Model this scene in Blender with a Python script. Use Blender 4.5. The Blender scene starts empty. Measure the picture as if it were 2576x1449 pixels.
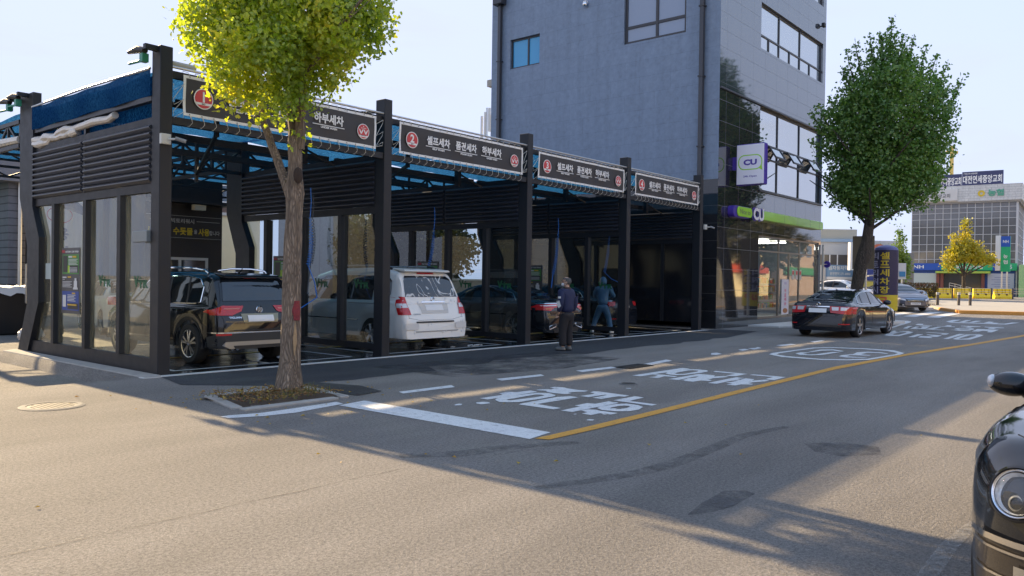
import bpy, bmesh, math, random
from mathutils import Vector, Matrix
from mathutils.bvhtree import BVHTree
R = math.radians
S = bpy.context.scene
COL = S.collection
random.seed(7)

# ------------------------------------------------------------------ camera, sky, sun, exposure
F, YAW, PITCH, ROLL = 2005.1, 0.8743, -0.0098, 0.0145
d_ = Vector((math.sin(YAW) * math.cos(PITCH), math.cos(YAW) * math.cos(PITCH), math.sin(PITCH)))
r_ = Vector((math.cos(YAW), -math.sin(YAW), 0)); u_ = r_.cross(d_)
r2 = r_ * math.cos(ROLL) + u_ * math.sin(ROLL); u2 = -r_ * math.sin(ROLL) + u_ * math.cos(ROLL)
cam = bpy.data.objects.new('camera', bpy.data.cameras.new('camera')); COL.objects.link(cam)
cam.matrix_world = Matrix.Translation((-5.9066, -12.0256, 1.5559)) @ Matrix((r2, u2, -d_)).transposed().to_4x4()
cam.data.sensor_width = 36; cam.data.lens = F / 2576 * 36
cam.data.clip_start = 0.05; cam.data.clip_end = 3000
S.camera = cam
SUN_EL, SUN_AZ = R(25.5), R(7.07)
w = bpy.data.worlds.new('World'); S.world = w; w.use_nodes = True
nt = w.node_tree; bg = nt.nodes['Background']
sk = nt.nodes.new('ShaderNodeTexSky'); sk.sky_type = 'NISHITA'; sk.sun_disc = False
sk.sun_elevation = SUN_EL; sk.sun_rotation = SUN_AZ
sk.altitude = 60; sk.air_density = 1.0; sk.dust_density = 1.3; sk.ozone_density = 1.6
# bright sky near the sun rolls off softly instead of clipping
def vm(op, a, b):
    v = nt.nodes.new('ShaderNodeVectorMath'); v.operation = op
    for i, q in ((0, a), (1, b)):
        if isinstance(q, tuple): v.inputs[i].default_value = q
        else: nt.links.new(q, v.inputs[i])
    return v.outputs[0]
q_ = vm('MULTIPLY', sk.outputs[0], (1 / 1.06, 1 / 1.14, 1 / 1.32))
q3 = vm('ADD', vm('MULTIPLY', vm('MULTIPLY', q_, q_), q_), (1.0, 1.0, 1.0))
pw = nt.nodes.new('ShaderNodeSeparateXYZ'); nt.links.new(q3, pw.inputs[0]); pc = nt.nodes.new('ShaderNodeCombineXYZ')
for i_ in range(3):
    m_ = nt.nodes.new('ShaderNodeMath'); m_.operation = 'POWER'; m_.inputs[1].default_value = 1 / 3; nt.links.new(pw.outputs[i_], m_.inputs[0]); nt.links.new(m_.outputs[0], pc.inputs[i_])
skc = vm('MULTIPLY', vm('DIVIDE', sk.outputs[0], pc.outputs[0]), (.92, .96, 1.12))
# thin cirrus streaks
tcw = nt.nodes.new('ShaderNodeTexCoord'); mpw = nt.nodes.new('ShaderNodeMapping'); mpw.inputs['Scale'].default_value = (1.6, 1.6, 9); nt.links.new(tcw.outputs['Generated'], mpw.inputs[0])
nw = nt.nodes.new('ShaderNodeTexNoise'); nw.inputs['Scale'].default_value = 2.3; nw.inputs['Detail'].default_value = 7; nw.inputs['Roughness'].default_value = .55; nw.inputs['Distortion'].default_value = .4; nt.links.new(mpw.outputs[0], nw.inputs['Vector'])
rw_ = nt.nodes.new('ShaderNodeMapRange'); rw_.inputs[1].default_value = .56; rw_.inputs[2].default_value = .80; rw_.inputs[3].default_value = 0; rw_.inputs[4].default_value = .45; nt.links.new(nw.outputs['Fac'], rw_.inputs[0])
mw = nt.nodes.new('ShaderNodeMix'); mw.data_type = 'RGBA'; nt.links.new(rw_.outputs[0], mw.inputs[0]); nt.links.new(skc, mw.inputs[6]); mw.inputs[7].default_value = (.92, .94, 1.02, 1)
nt.links.new(mw.outputs[2], bg.inputs[0]); bg.inputs[1].default_value = 0.15
sun = bpy.data.objects.new('sun', bpy.data.lights.new('sun', 'SUN')); COL.objects.link(sun)
sun.data.energy = 2.15; sun.data.angle = R(0.53); sun.data.color = (1.0, 0.76, 0.45)
sv = Vector((math.sin(SUN_AZ) * math.cos(SUN_EL), math.cos(SUN_AZ) * math.cos(SUN_EL), math.sin(SUN_EL)))
sun.rotation_euler = sv.to_track_quat('Z', 'Y').to_euler(); sun.location = (0, 60, 40)
S.view_settings.view_transform = 'Standard'; S.view_settings.look = 'None'
S.view_settings.exposure = 2.46; S.view_settings.gamma = 1
S.cycles.max_bounces = 8; S.cycles.transparent_max_bounces = 16; S.cycles.transmission_bounces = 6
S.cycles.glossy_bounces = 4; S.cycles.diffuse_bounces = 3
try: S.cycles.sample_clamp_indirect = 4
except Exception: pass

# ------------------------------------------------------------------ materials
def M(name, col, rough=0.6, metal=0.0, vary=0.0, vs=3.0, bump=0.0, bs=60.0, spec=0.5, coat=0.0, trans=0.0, emit=0.0, alpha=1.0, rvary=0.0):
    m = bpy.data.materials.new(name); m.use_nodes = True
    n = m.node_tree.nodes; l = m.node_tree.links; b = n['Principled BSDF']
    c = (*col, 1) if len(col) == 3 else col
    b.inputs['Base Color'].default_value = c; b.inputs['Roughness'].default_value = rough
    b.inputs['Metallic'].default_value = metal; b.inputs['Specular IOR Level'].default_value = spec
    if coat: b.inputs['Coat Weight'].default_value = coat; b.inputs['Coat Roughness'].default_value = 0.03
    if trans: b.inputs['Transmission Weight'].default_value = trans
    if alpha < 1: b.inputs['Alpha'].default_value = alpha
    if emit: b.inputs['Emission Color'].default_value = c; b.inputs['Emission Strength'].default_value = emit
    tc = n.new('ShaderNodeTexCoord')
    if vary or rvary:
        t = n.new('ShaderNodeTexNoise'); t.inputs['Scale'].default_value = vs; t.inputs['Detail'].default_value = 6
        t.inputs['Roughness'].default_value = 0.65
        l.new(tc.outputs['Object'], t.inputs['Vector'])
        if vary:
            mx = n.new('ShaderNodeMix'); mx.data_type = 'RGBA'
            mx.inputs[6].default_value = (*[x * (1 - vary) for x in c[:3]], 1)
            mx.inputs[7].default_value = (*[min(1, x * (1 + vary)) for x in c[:3]], 1)
            l.new(t.outputs['Fac'], mx.inputs[0]); l.new(mx.outputs[2], b.inputs['Base Color'])
        if rvary:
            mr = n.new('ShaderNodeMapRange'); mr.inputs[1].default_value = .3; mr.inputs[2].default_value = .7
            mr.inputs[3].default_value = max(.02, rough - rvary); mr.inputs[4].default_value = rough + rvary
            l.new(t.outputs['Fac'], mr.inputs[0]); l.new(mr.outputs[0], b.inputs['Roughness'])
    if bump:
        t2 = n.new('ShaderNodeTexNoise'); t2.inputs['Scale'].default_value = bs; t2.inputs['Detail'].default_value = 4
        l.new(tc.outputs['Object'], t2.inputs['Vector'])
        bp = n.new('ShaderNodeBump'); bp.inputs['Strength'].default_value = bump; bp.inputs['Distance'].default_value = 0.02
        l.new(t2.outputs['Fac'], bp.inputs['Height']); l.new(bp.outputs[0], b.inputs['Normal'])
    return m

def asphalt(name, dark, light, stain=0.2, speck=0.8, bump=0.6, smin=0.0):
    m = bpy.data.materials.new(name); m.use_nodes = True
    n = m.node_tree.nodes; l = m.node_tree.links; b = n['Principled BSDF']
    b.inputs['Roughness'].default_value = 0.85; b.inputs['Specular IOR Level'].default_value = 0.3
    tc = n.new('ShaderNodeTexCoord')
    def noise(sc, det=5, r=0.6, off=None, stretch=None):
        t = n.new('ShaderNodeTexNoise'); t.inputs['Scale'].default_value = sc; t.inputs['Detail'].default_value = det
        t.inputs['Roughness'].default_value = r
        if stretch:
            mp = n.new('ShaderNodeMapping'); mp.inputs['Scale'].default_value = stretch
            l.new(tc.outputs['Object'], mp.inputs[0]); l.new(mp.outputs[0], t.inputs['Vector'])
        else: l.new(tc.outputs['Object'], t.inputs['Vector'])
        return t.outputs['Fac']
    def ramp(src, a, b_, c0=(0, 0, 0, 1), c1=(1, 1, 1, 1)):
        r = n.new('ShaderNodeValToRGB'); r.color_ramp.elements[0].position = a; r.color_ramp.elements[1].position = b_
        r.color_ramp.elements[0].color = c0; r.color_ramp.elements[1].color = c1
        l.new(src, r.inputs[0]); return r.outputs[0]
    def mix(f, a, b_, mode='MIX'):
        x = n.new('ShaderNodeMix'); x.data_type = 'RGBA'; x.blend_type = mode
        for s, v in ((x.inputs[0], f), (x.inputs[6], a), (x.inputs[7], b_)):
            if isinstance(v, (int, float)): s.default_value = v
            elif isinstance(v, tuple): s.default_value = v
            else: l.new(v, s)
        return x.outputs[2]
    base = mix(noise(0.35, 6, .7), (*dark, 1), (*light, 1))
    fine = mix(.5, ramp(noise(38, 3, .8), .38, .62, (.35, .35, .35, 1), (1.65, 1.65, 1.65, 1)), ramp(noise(95, 3, .8), .36, .64, (.4, .4, .4, 1), (1.6, 1.6, 1.6, 1)))
    base = mix(speck, base, fine, 'MULTIPLY')
    vor = n.new('ShaderNodeTexVoronoi'); vor.inputs['Scale'].default_value = 55; l.new(tc.outputs['Object'], vor.inputs['Vector'])
    st = ramp(vor.outputs['Distance'], .10, .2, (1, 1, 1, 1), (0, 0, 0, 1))
    pick = ramp(vor.outputs['Color'], .62, .7)
    dots = mix(1.0, st, pick, 'MULTIPLY')
    base = mix(mix(1.0, dots, (.8, .8, .8, 1), 'MULTIPLY'), base, (.52, .49, .44, 1))
    str_ = ramp(noise(0.5, 5, .6, stretch=(.35, 1.6, 1)), .35, .68, (1 - stain, 1 - stain, 1 - stain, 1), (1.12, 1.12, 1.12, 1))
    base = mix(1.0, base, str_, 'MULTIPLY')
    # hairline cracks: thin bands of a warped voronoi edge, only in some places
    wp = n.new('ShaderNodeTexVoronoi'); wp.feature = 'DISTANCE_TO_EDGE'; wp.inputs['Scale'].default_value = .55
    wm = n.new('ShaderNodeVectorMath'); wm.operation = 'ADD'
    wn = n.new('ShaderNodeTexNoise'); wn.inputs['Scale'].default_value = 1.7; wn.inputs['Detail'].default_value = 5
    l.new(tc.outputs['Object'], wn.inputs['Vector']); l.new(tc.outputs['Object'], wm.inputs[0]); l.new(wn.outputs['Color'], wm.inputs[1])
    l.new(wm.outputs[0], wp.inputs['Vector'])
    cr = ramp(wp.outputs['Distance'], .0015, .005, (1, 1, 1, 1), (0, 0, 0, 1))
    cr = mix(1.0, cr, ramp(noise(.45, 2), .56, .66), 'MULTIPLY')
    base = mix(mix(1.0, cr, (.4, .4, .4, 1), 'MULTIPLY'), base, (.03, .029, .027, 1))
    l.new(base, b.inputs['Base Color'])
    bp = n.new('ShaderNodeBump'); bp.inputs['Strength'].default_value = min(1, bump * 1.6); bp.inputs['Distance'].default_value = 0.03
    l.new(noise(48, 4, .8), bp.inputs['Height']); l.new(bp.outputs[0], b.inputs['Normal'])
    return m

def paint_mat(name, col, wear=0.5, under=(.07, .068, .065)):
    m = bpy.data.materials.new(name); m.use_nodes = True
    n = m.node_tree.nodes; l = m.node_tree.links; b = n['Principled BSDF']; b.inputs['Roughness'].default_value = .7
    tc = n.new('ShaderNodeTexCoord')
    t = n.new('ShaderNodeTexNoise'); t.inputs['Scale'].default_value = 9; t.inputs['Detail'].default_value = 9; t.inputs['Roughness'].default_value = .75
    l.new(tc.outputs['Object'], t.inputs['Vector'])
    r = n.new('ShaderNodeValToRGB'); r.color_ramp.elements[0].position = .30 + .1 * wear; r.color_ramp.elements[1].position = .40 + .12 * wear
    r.color_ramp.elements[0].color = (*[u * .5 + c * .5 for u, c in zip(under, col)], 1); r.color_ramp.elements[1].color = (*col, 1)
    l.new(t.outputs['Fac'], r.inputs[0])
    t2 = n.new('ShaderNodeTexNoise'); t2.inputs['Scale'].default_value = 90; t2.inputs['Detail'].default_value = 2
    l.new(tc.outputs['Object'], t2.inputs['Vector'])
    x = n.new('ShaderNodeMix'); x.data_type = 'RGBA'; x.blend_type = 'MULTIPLY'; x.inputs[0].default_value = .5
    r2_ = n.new('ShaderNodeValToRGB'); r2_.color_ramp.elements[0].color = (.5, .5, .5, 1); r2_.color_ramp.elements[0].position = .35; r2_.color_ramp.elements[1].position = .6
    l.new(t2.outputs['Fac'], r2_.inputs[0]); l.new(r.outputs[0], x.inputs[6]); l.new(r2_.outputs[0], x.inputs[7])
    l.new(x.outputs[2], b.inputs['Base Color'])
    return m

def tiles_mat(name, col, jc, sx, sz, axis, rough, vary=.12, spec=.5, joint=.012, metal=0, rowoff=0.5, z0=0.0):
    """cladding panels: joints drawn by a brick texture in world metres; axis = horizontal axis of the wall"""
    m = bpy.data.materials.new(name); m.use_nodes = True
    n = m.node_tree.nodes; l = m.node_tree.links; b = n['Principled BSDF']
    b.inputs['Specular IOR Level'].default_value = spec; b.inputs['Metallic'].default_value = metal
    tc = n.new('ShaderNodeTexCoord'); sp = n.new('ShaderNodeSeparateXYZ'); cb = n.new('ShaderNodeCombineXYZ')
    l.new(tc.outputs['Object'], sp.inputs[0]); l.new(sp.outputs[axis], cb.inputs[0])
    ad = n.new('ShaderNodeMath'); ad.operation = 'ADD'; ad.inputs[1].default_value = z0
    l.new(sp.outputs[2], ad.inputs[0]); l.new(ad.outputs[0], cb.inputs[1])
    br = n.new('ShaderNodeTexBrick'); br.inputs['Scale'].default_value = 1; br.inputs['Brick Width'].default_value = sx
    br.inputs['Row Height'].default_value = sz; br.inputs['Mortar Size'].default_value = joint / 2; br.inputs['Mortar Smooth'].default_value = .3
    br.offset = rowoff; br.inputs['Bias'].default_value = 0
    br.inputs['Color1'].default_value = (*[c * (1 - vary) for c in col], 1); br.inputs['Color2'].default_value = (*[c * (1 + vary) for c in col], 1)
    br.inputs['Mortar'].default_value = (*jc, 1)
    l.new(cb.outputs[0], br.inputs['Vector'])
    t = n.new('ShaderNodeTexNoise'); t.inputs['Scale'].default_value = 6; t.inputs['Detail'].default_value = 8; t.inputs['Roughness'].default_value = .7
    l.new(tc.outputs['Object'], t.inputs['Vector'])
    x = n.new('ShaderNodeMix'); x.data_type = 'RGBA'; x.blend_type = 'MULTIPLY'; x.inputs[0].default_value = .5
    rr = n.new('ShaderNodeValToRGB'); rr.color_ramp.elements[0].color = (.7, .7, .7, 1); rr.color_ramp.elements[1].color = (1.15, 1.15, 1.15, 1)
    rr.color_ramp.elements[0].position = .35; rr.color_ramp.elements[1].position = .65
    l.new(t.outputs['Fac'], rr.inputs[0]); l.new(br.outputs['Color'], x.inputs[6]); l.new(rr.outputs[0], x.inputs[7])
    l.new(x.outputs[2], b.inputs['Base Color'])
    mps = n.new('ShaderNodeMapping'); mps.inputs['Scale'].default_value = (2.2, 2.2, .12); l.new(tc.outputs['Object'], mps.inputs[0])
    ts = n.new('ShaderNodeTexNoise'); ts.inputs['Scale'].default_value = 1.6; ts.inputs['Detail'].default_value = 7; l.new(mps.outputs[0], ts.inputs['Vector'])
    rs = n.new('ShaderNodeValToRGB'); rs.color_ramp.elements[0].color = (.93, .93, .93, 1); rs.color_ramp.elements[1].color = (1.03, 1.03, 1.03, 1); rs.color_ramp.elements[0].position = .35; rs.color_ramp.elements[1].position = .62; l.new(ts.outputs['Fac'], rs.inputs[0])
    xs = n.new('ShaderNodeMix'); xs.data_type = 'RGBA'; xs.blend_type = 'MULTIPLY'; xs.inputs[0].default_value = 1; l.new(x.outputs[2], xs.inputs[6]); l.new(rs.outputs[0], xs.inputs[7]); l.new(xs.outputs[2], b.inputs['Base Color'])
    mr = n.new('ShaderNodeMapRange'); mr.inputs[3].default_value = rough; mr.inputs[4].default_value = .8
    l.new(br.outputs['Fac'], mr.inputs[0]); l.new(mr.outputs[0], b.inputs['Roughness'])
    return m

def glass_mat(name, tint=(.75, .8, .8), film=0.12, rough=0.0, hazecol=(.62, .63, .55), refl=1.0):
    """thin pane: see-through + mirror reflection + a soap-film layer that scatters a little and can paint in reflected light"""
    m = bpy.data.materials.new(name); m.use_nodes = True
    n = m.node_tree.nodes; l = m.node_tree.links; n.remove(n['Principled BSDF']); out = n['Material Output']
    tr = n.new('ShaderNodeBsdfTransparent'); tr.inputs[0].default_value = (*tint, 1)
    gl = n.new('ShaderNodeBsdfGlossy'); gl.inputs['Roughness'].default_value = rough; gl.inputs[0].default_value = (refl, refl, refl, 1)
    fr = n.new('ShaderNodeFresnel'); ge = n.new('ShaderNodeNewGeometry'); mi = n.new('ShaderNodeMapRange'); mi.inputs[3].default_value = 1.65; mi.inputs[4].default_value = 1 / 1.65
    l.new(ge.outputs['Backfacing'], mi.inputs[0]); l.new(mi.outputs[0], fr.inputs[0])
    a = n.new('ShaderNodeMixShader'); l.new(fr.outputs[0], a.inputs[0]); l.new(tr.outputs[0], a.inputs[1]); l.new(gl.outputs[0], a.inputs[2])
    di = n.new('ShaderNodeBsdfDiffuse'); di.inputs[0].default_value = (*hazecol, 1)
    tl = n.new('ShaderNodeBsdfTranslucent'); tl.inputs[0].default_value = (*hazecol, 1)
    f = n.new('ShaderNodeMixShader'); l.new(di.outputs[0], f.inputs[1]); l.new(tl.outputs[0], f.inputs[2])
    tc = n.new('ShaderNodeTexCoord'); mp = n.new('ShaderNodeMapping'); mp.inputs['Scale'].default_value = (1.5, 1.5, .5)
    t = n.new('ShaderNodeTexNoise'); t.inputs['Scale'].default_value = 2.5; t.inputs['Detail'].default_value = 7; t.inputs['Roughness'].default_value = .6
    l.new(tc.outputs['Object'], mp.inputs[0]); l.new(mp.outputs[0], t.inputs['Vector'])
    mr = n.new('ShaderNodeMapRange'); mr.inputs[1].default_value = .35; mr.inputs[2].default_value = .7; mr.inputs[3].default_value = film * .35; mr.inputs[4].default_value = film * 1.8
    l.new(t.outputs['Fac'], mr.inputs[0])
    o = n.new('ShaderNodeMixShader'); l.new(mr.outputs[0], o.inputs[0]); l.new(a.outputs[0], o.inputs[1]); l.new(f.outputs[0], o.inputs[2])
    l.new(o.outputs[0], out.inputs[0])
    return m

def net_mat(name, c0, c1, clear=0.12, back=0.7):
    m = bpy.data.materials.new(name); m.use_nodes = True
    n = m.node_tree.nodes; l = m.node_tree.links; n.remove(n['Principled BSDF']); out = n['Material Output']
    tc = n.new('ShaderNodeTexCoord'); mp = n.new('ShaderNodeMapping'); mp.inputs['Scale'].default_value = (1, 2.6, 1)
    t = n.new('ShaderNodeTexNoise'); t.inputs['Scale'].default_value = 22; t.inputs['Detail'].default_value = 5; t.inputs['Roughness'].default_value = .8
    l.new(tc.outputs['Object'], mp.inputs[0]); l.new(mp.outputs[0], t.inputs['Vector'])
    r = n.new('ShaderNodeValToRGB'); r.color_ramp.elements[0].position = .42; r.color_ramp.elements[1].position = .62
    r.color_ramp.elements[0].color = (*c0, 1); r.color_ramp.elements[1].color = (*c1, 1); l.new(t.outputs['Fac'], r.inputs[0])
    di = n.new('ShaderNodeBsdfDiffuse'); tl = n.new('ShaderNodeBsdfTranslucent'); l.new(r.outputs[0], di.inputs[0]); l.new(r.outputs[0], tl.inputs[0])
    a = n.new('ShaderNodeMixShader'); a.inputs[0].default_value = back; l.new(di.outputs[0], a.inputs[1]); l.new(tl.outputs[0], a.inputs[2])
    tr = n.new('ShaderNodeBsdfTransparent'); tr.inputs[0].default_value = (.35, .7, 1, 1)
    mr = n.new('ShaderNodeMapRange'); mr.inputs[1].default_value = .5; mr.inputs[2].default_value = .7; mr.inputs[3].default_value = clear * .3; mr.inputs[4].default_value = clear * 2.5
    l.new(t.outputs['Fac'], mr.inputs[0])
    o = n.new('ShaderNodeMixShader'); l.new(mr.outputs[0], o.inputs[0]); l.new(a.outputs[0], o.inputs[1]); l.new(tr.outputs[0], o.inputs[2])
    l.new(o.outputs[0], out.inputs[0])
    return m

def leaf_mat(name, cols, tcol, back=.45, scale=1.6):
    m = bpy.data.materials.new(name); m.use_nodes = True
    n = m.node_tree.nodes; l = m.node_tree.links; n.remove(n['Principled BSDF']); out = n['Material Output']
    tc = n.new('ShaderNodeTexCoord'); t = n.new('ShaderNodeTexNoise'); t.inputs['Scale'].default_value = scale; t.inputs['Detail'].default_value = 3
    l.new(tc.outputs['Object'], t.inputs['Vector'])
    wn = n.new('ShaderNodeTexWhiteNoise'); sn = n.new('ShaderNodeVectorMath'); sn.operation = 'SNAP'; sn.inputs[1].default_value = (.06, .06, .06)
    l.new(tc.outputs['Object'], sn.inputs[0]); l.new(sn.outputs[0], wn.inputs['Vector'])
    ad = n.new('ShaderNodeMath'); ad.operation = 'MULTIPLY_ADD'; ad.inputs[1].default_value = .26; l.new(wn.outputs['Value'], ad.inputs[0]); l.new(t.outputs['Fac'], ad.inputs[2])
    r = n.new('ShaderNodeValToRGB'); r.color_ramp.elements[0].position = .42; r.color_ramp.elements[1].position = .95
    r.color_ramp.elements[0].color = (*cols[0], 1); r.color_ramp.elements[1].color = (*cols[-1], 1)
    for i, c in enumerate(cols[1:-1]): e = r.color_ramp.elements.new(.42 + .53 * (i + 1) / (len(cols) - 1)); e.color = (*c, 1)
    l.new(ad.outputs[0], r.inputs[0])
    di = n.new('ShaderNodeBsdfDiffuse'); tl = n.new('ShaderNodeBsdfTranslucent'); l.new(r.outputs[0], di.inputs[0])
    x = n.new('ShaderNodeMix'); x.data_type = 'RGBA'; x.blend_type = 'MULTIPLY'; x.inputs[0].default_value = 1; x.inputs[7].default_value = (*tcol, 1)
    l.new(r.outputs[0], x.inputs[6]); l.new(x.outputs[2], tl.inputs[0])
    a = n.new('ShaderNodeMixShader'); a.inputs[0].default_value = back; l.new(di.outputs[0], a.inputs[1]); l.new(tl.outputs[0], a.inputs[2])
    gl = n.new('ShaderNodeBsdfGlossy'); gl.inputs['Roughness'].default_value = .45
    b2 = n.new('ShaderNodeMixShader'); b2.inputs[0].default_value = .05; l.new(a.outputs[0], b2.inputs[1]); l.new(gl.outputs[0], b2.inputs[2])
    l.new(b2.outputs[0], out.inputs[0])
    return m

def bark_mat(name, c0, c1, spot=None):
    m = bpy.data.materials.new(name); m.use_nodes = True
    n = m.node_tree.nodes; l = m.node_tree.links; b = n['Principled BSDF']; b.inputs['Roughness'].default_value = .9
    tc = n.new('ShaderNodeTexCoord'); mp = n.new('ShaderNodeMapping'); mp.inputs['Scale'].default_value = (1, 1, .16)
    l.new(tc.outputs['Object'], mp.inputs[0])
    nn = n.new('ShaderNodeTexNoise'); nn.inputs['Scale'].default_value = 5; nn.inputs['Detail'].default_value = 3; l.new(mp.outputs[0], nn.inputs['Vector'])
    va = n.new('ShaderNodeVectorMath'); va.operation = 'MULTIPLY_ADD'; va.inputs[1].default_value = (.25, .25, .25)
    l.new(nn.outputs['Color'], va.inputs[0]); l.new(mp.outputs[0], va.inputs[2])
    t = n.new('ShaderNodeTexVoronoi'); t.feature = 'DISTANCE_TO_EDGE'; t.inputs['Scale'].default_value = 34; l.new(va.outputs[0], t.inputs['Vector'])
    r = n.new('ShaderNodeValToRGB'); r.color_ramp.elements[0].color = (*c0, 1); r.color_ramp.elements[1].color = (*c1, 1)
    r.color_ramp.elements[0].position = -.0; r.color_ramp.elements[1].position = .35; l.new(t.outputs['Distance'], r.inputs[0])
    t3 = n.new('ShaderNodeTexNoise'); t3.inputs['Scale'].default_value = 14; t3.inputs['Detail'].default_value = 8; l.new(mp.outputs[0], t3.inputs['Vector'])
    x = n.new('ShaderNodeMix'); x.data_type = 'RGBA'; x.blend_type = 'OVERLAY'; x.inputs[0].default_value = .8; l.new(r.outputs[0], x.inputs[6]); l.new(t3.outputs['Fac'], x.inputs[7])
    l.new(x.outputs[2], b.inputs['Base Color'])
    bp = n.new('ShaderNodeBump'); bp.inputs['Strength'].default_value = 1; bp.inputs['Distance'].default_value = .03; l.new(t.outputs['Distance'], bp.inputs['Height'])
    l.new(bp.outputs[0], b.inputs['Normal'])
    return m

# ------------------------------------------------------------------ geometry helpers
class MB:
    def __init__(s): s.v = []; s.f = []
    def add(s, vs, fs):
        o = len(s.v); s.v += [tuple(x) for x in vs]; s.f += [tuple(i + o for i in f) for f in fs]; return s
    def box(s, a, b):
        x0, y0, z0 = a; x1, y1, z1 = b
        return s.add([(x0, y0, z0), (x1, y0, z0), (x1, y1, z0), (x0, y1, z0), (x0, y0, z1), (x1, y0, z1), (x1, y1, z1), (x0, y1, z1)],
                     [(0, 3, 2, 1), (4, 5, 6, 7), (0, 1, 5, 4), (1, 2, 6, 5), (2, 3, 7, 6), (3, 0, 4, 7)])
    def bar(s, p, q, w=.05, h=.05, up=(0, 0, 1)):
        p = Vector(p); q = Vector(q); d = (q - p).normalized(); u = Vector(up)
        if abs(d.dot(u)) > .98: u = Vector((0, 1, 0))
        a = d.cross(u).normalized() * w / 2; b = a.cross(d).normalized() * h / 2
        vs = [c + sa * a + sb * b for c in (p, q) for sa, sb in ((-1, -1), (1, -1), (1, 1), (-1, 1))]
        return s.add(vs, [(0, 3, 2, 1), (4, 5, 6, 7), (0, 1, 5, 4), (1, 2, 6, 5), (2, 3, 7, 6), (3, 0, 4, 7)])
    def tube(s, pts, r, n=8, cap=True):
        pts = [Vector(p) for p in pts]; m = len(pts)
        rs = r if isinstance(r, (list, tuple)) else [r] * m
        vs = []; a = None
        for i, p in enumerate(pts):
            d = (pts[min(i + 1, m - 1)] - pts[max(i - 1, 0)]).normalized()
            if a is None: a = d.cross(Vector((.31, .17, 1)) if abs(d.z) < .9 else Vector((1, .1, 0))).normalized()
            else: a = (a - d * a.dot(d)).normalized()
            b = d.cross(a)
            vs += [p + rs[i] * (a * math.cos(t) + b * math.sin(t)) for t in (2 * math.pi * k / n for k in range(n))]
        fs = [(i * n + k, i * n + (k + 1) % n, (i + 1) * n + (k + 1) % n, (i + 1) * n + k) for i in range(m - 1) for k in range(n)]
        if cap: fs += [tuple(range(n - 1, -1, -1)), tuple(range((m - 1) * n, m * n))]
        return s.add(vs, fs)
    def prism(s, poly, a, b, axis='z'):
        """poly in the plane across axis, extruded from a to b"""
        f = {'z': lambda p, t: (p[0], p[1], t), 'y': lambda p, t: (p[0], t, p[1]), 'x': lambda p, t: (t, p[0], p[1])}[axis]
        n = len(poly)
        return s.add([f(p, a) for p in poly] + [f(p, b) for p in poly],
                     [tuple(range(n - 1, -1, -1)), tuple(range(n, 2 * n))] + [(i, (i + 1) % n, n + (i + 1) % n, n + i) for i in range(n)])
    def sheet(s, poly, z): return s.add([(p[0], p[1], z) for p in poly], [tuple(range(len(poly)))])
    def ring(s, o, i, z):
        n = len(o); m = len(i)
        if n == m: return s.add([(p[0], p[1], z) for p in o + i], [(k, (k + 1) % n, n + (k + 1) % n, n + k) for k in range(n)])
        # resample both outlines to the same count around their centroid angle
        def res(P, k=28):
            L = [0]; Q = P + [P[0]]
            for a, b in zip(Q, Q[1:]): L.append(L[-1] + math.dist(a, b))
            out = []
            for t in range(k):
                d = L[-1] * t / k; j = max(q for q in range(len(P)) if L[q] <= d); u = (d - L[j]) / max(1e-6, L[j + 1] - L[j])
                out.append((Q[j][0] + u * (Q[j + 1][0] - Q[j][0]), Q[j][1] + u * (Q[j + 1][1] - Q[j][1])))
            return out
        return s.ring(res(o), res(i), z)
    def lathe(s, prof, c=(0, 0, 0), n=24, axis='z', a0=0, a1=2 * math.pi):
        full = abs(a1 - a0 - 2 * math.pi) < 1e-6; k = n if full else n + 1; vs = []
        for r, t in prof:
            for j in range(k):
                a = a0 + (a1 - a0) * j / n; x, y = r * math.cos(a), r * math.sin(a)
                p = {'z': (x, y, t), 'y': (x, t, y), 'x': (t, x, y)}[axis]
                vs.append((c[0] + p[0], c[1] + p[1], c[2] + p[2]))
        fs = [(i * k + j, i * k + (j + 1) % k, (i + 1) * k + (j + 1) % k, (i + 1) * k + j) for i in range(len(prof) - 1) for j in range(n)]
        return s.add(vs, fs)
    def ell(s, c, r, n=16, m=10, rot=None):
        vs = []; 
        for i in range(m + 1):
            t = math.pi * i / m
            for j in range(n):
                a = 2 * math.pi * j / n; p = Vector((r[0] * math.sin(t) * math.cos(a), r[1] * math.sin(t) * math.sin(a), r[2] * math.cos(t)))
                if rot: p = rot @ p
                vs.append((c[0] + p.x, c[1] + p.y, c[2] + p.z))
        return s.add(vs, [(i * n + j, i * n + (j + 1) % n, (i + 1) * n + (j + 1) % n, (i + 1) * n + j) for i in range(m) for j in range(n)])
    def loft(s, secs, close=True, caps=True):
        n = len(secs[0]); vs = [p for q in secs for p in q]
        kk = n if close else n - 1
        fs = [(i * n + j, i * n + (j + 1) % n, (i + 1) * n + (j + 1) % n, (i + 1) * n + j) for i in range(len(secs) - 1) for j in range(kk)]
        if caps and close: fs += [tuple(range(n - 1, -1, -1)), tuple(range((len(secs) - 1) * n, len(secs) * n))]
        return s.add(vs, fs)
    def xf(s, mat): s.v = [tuple(mat @ Vector(p)) for p in s.v]; return s
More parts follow.
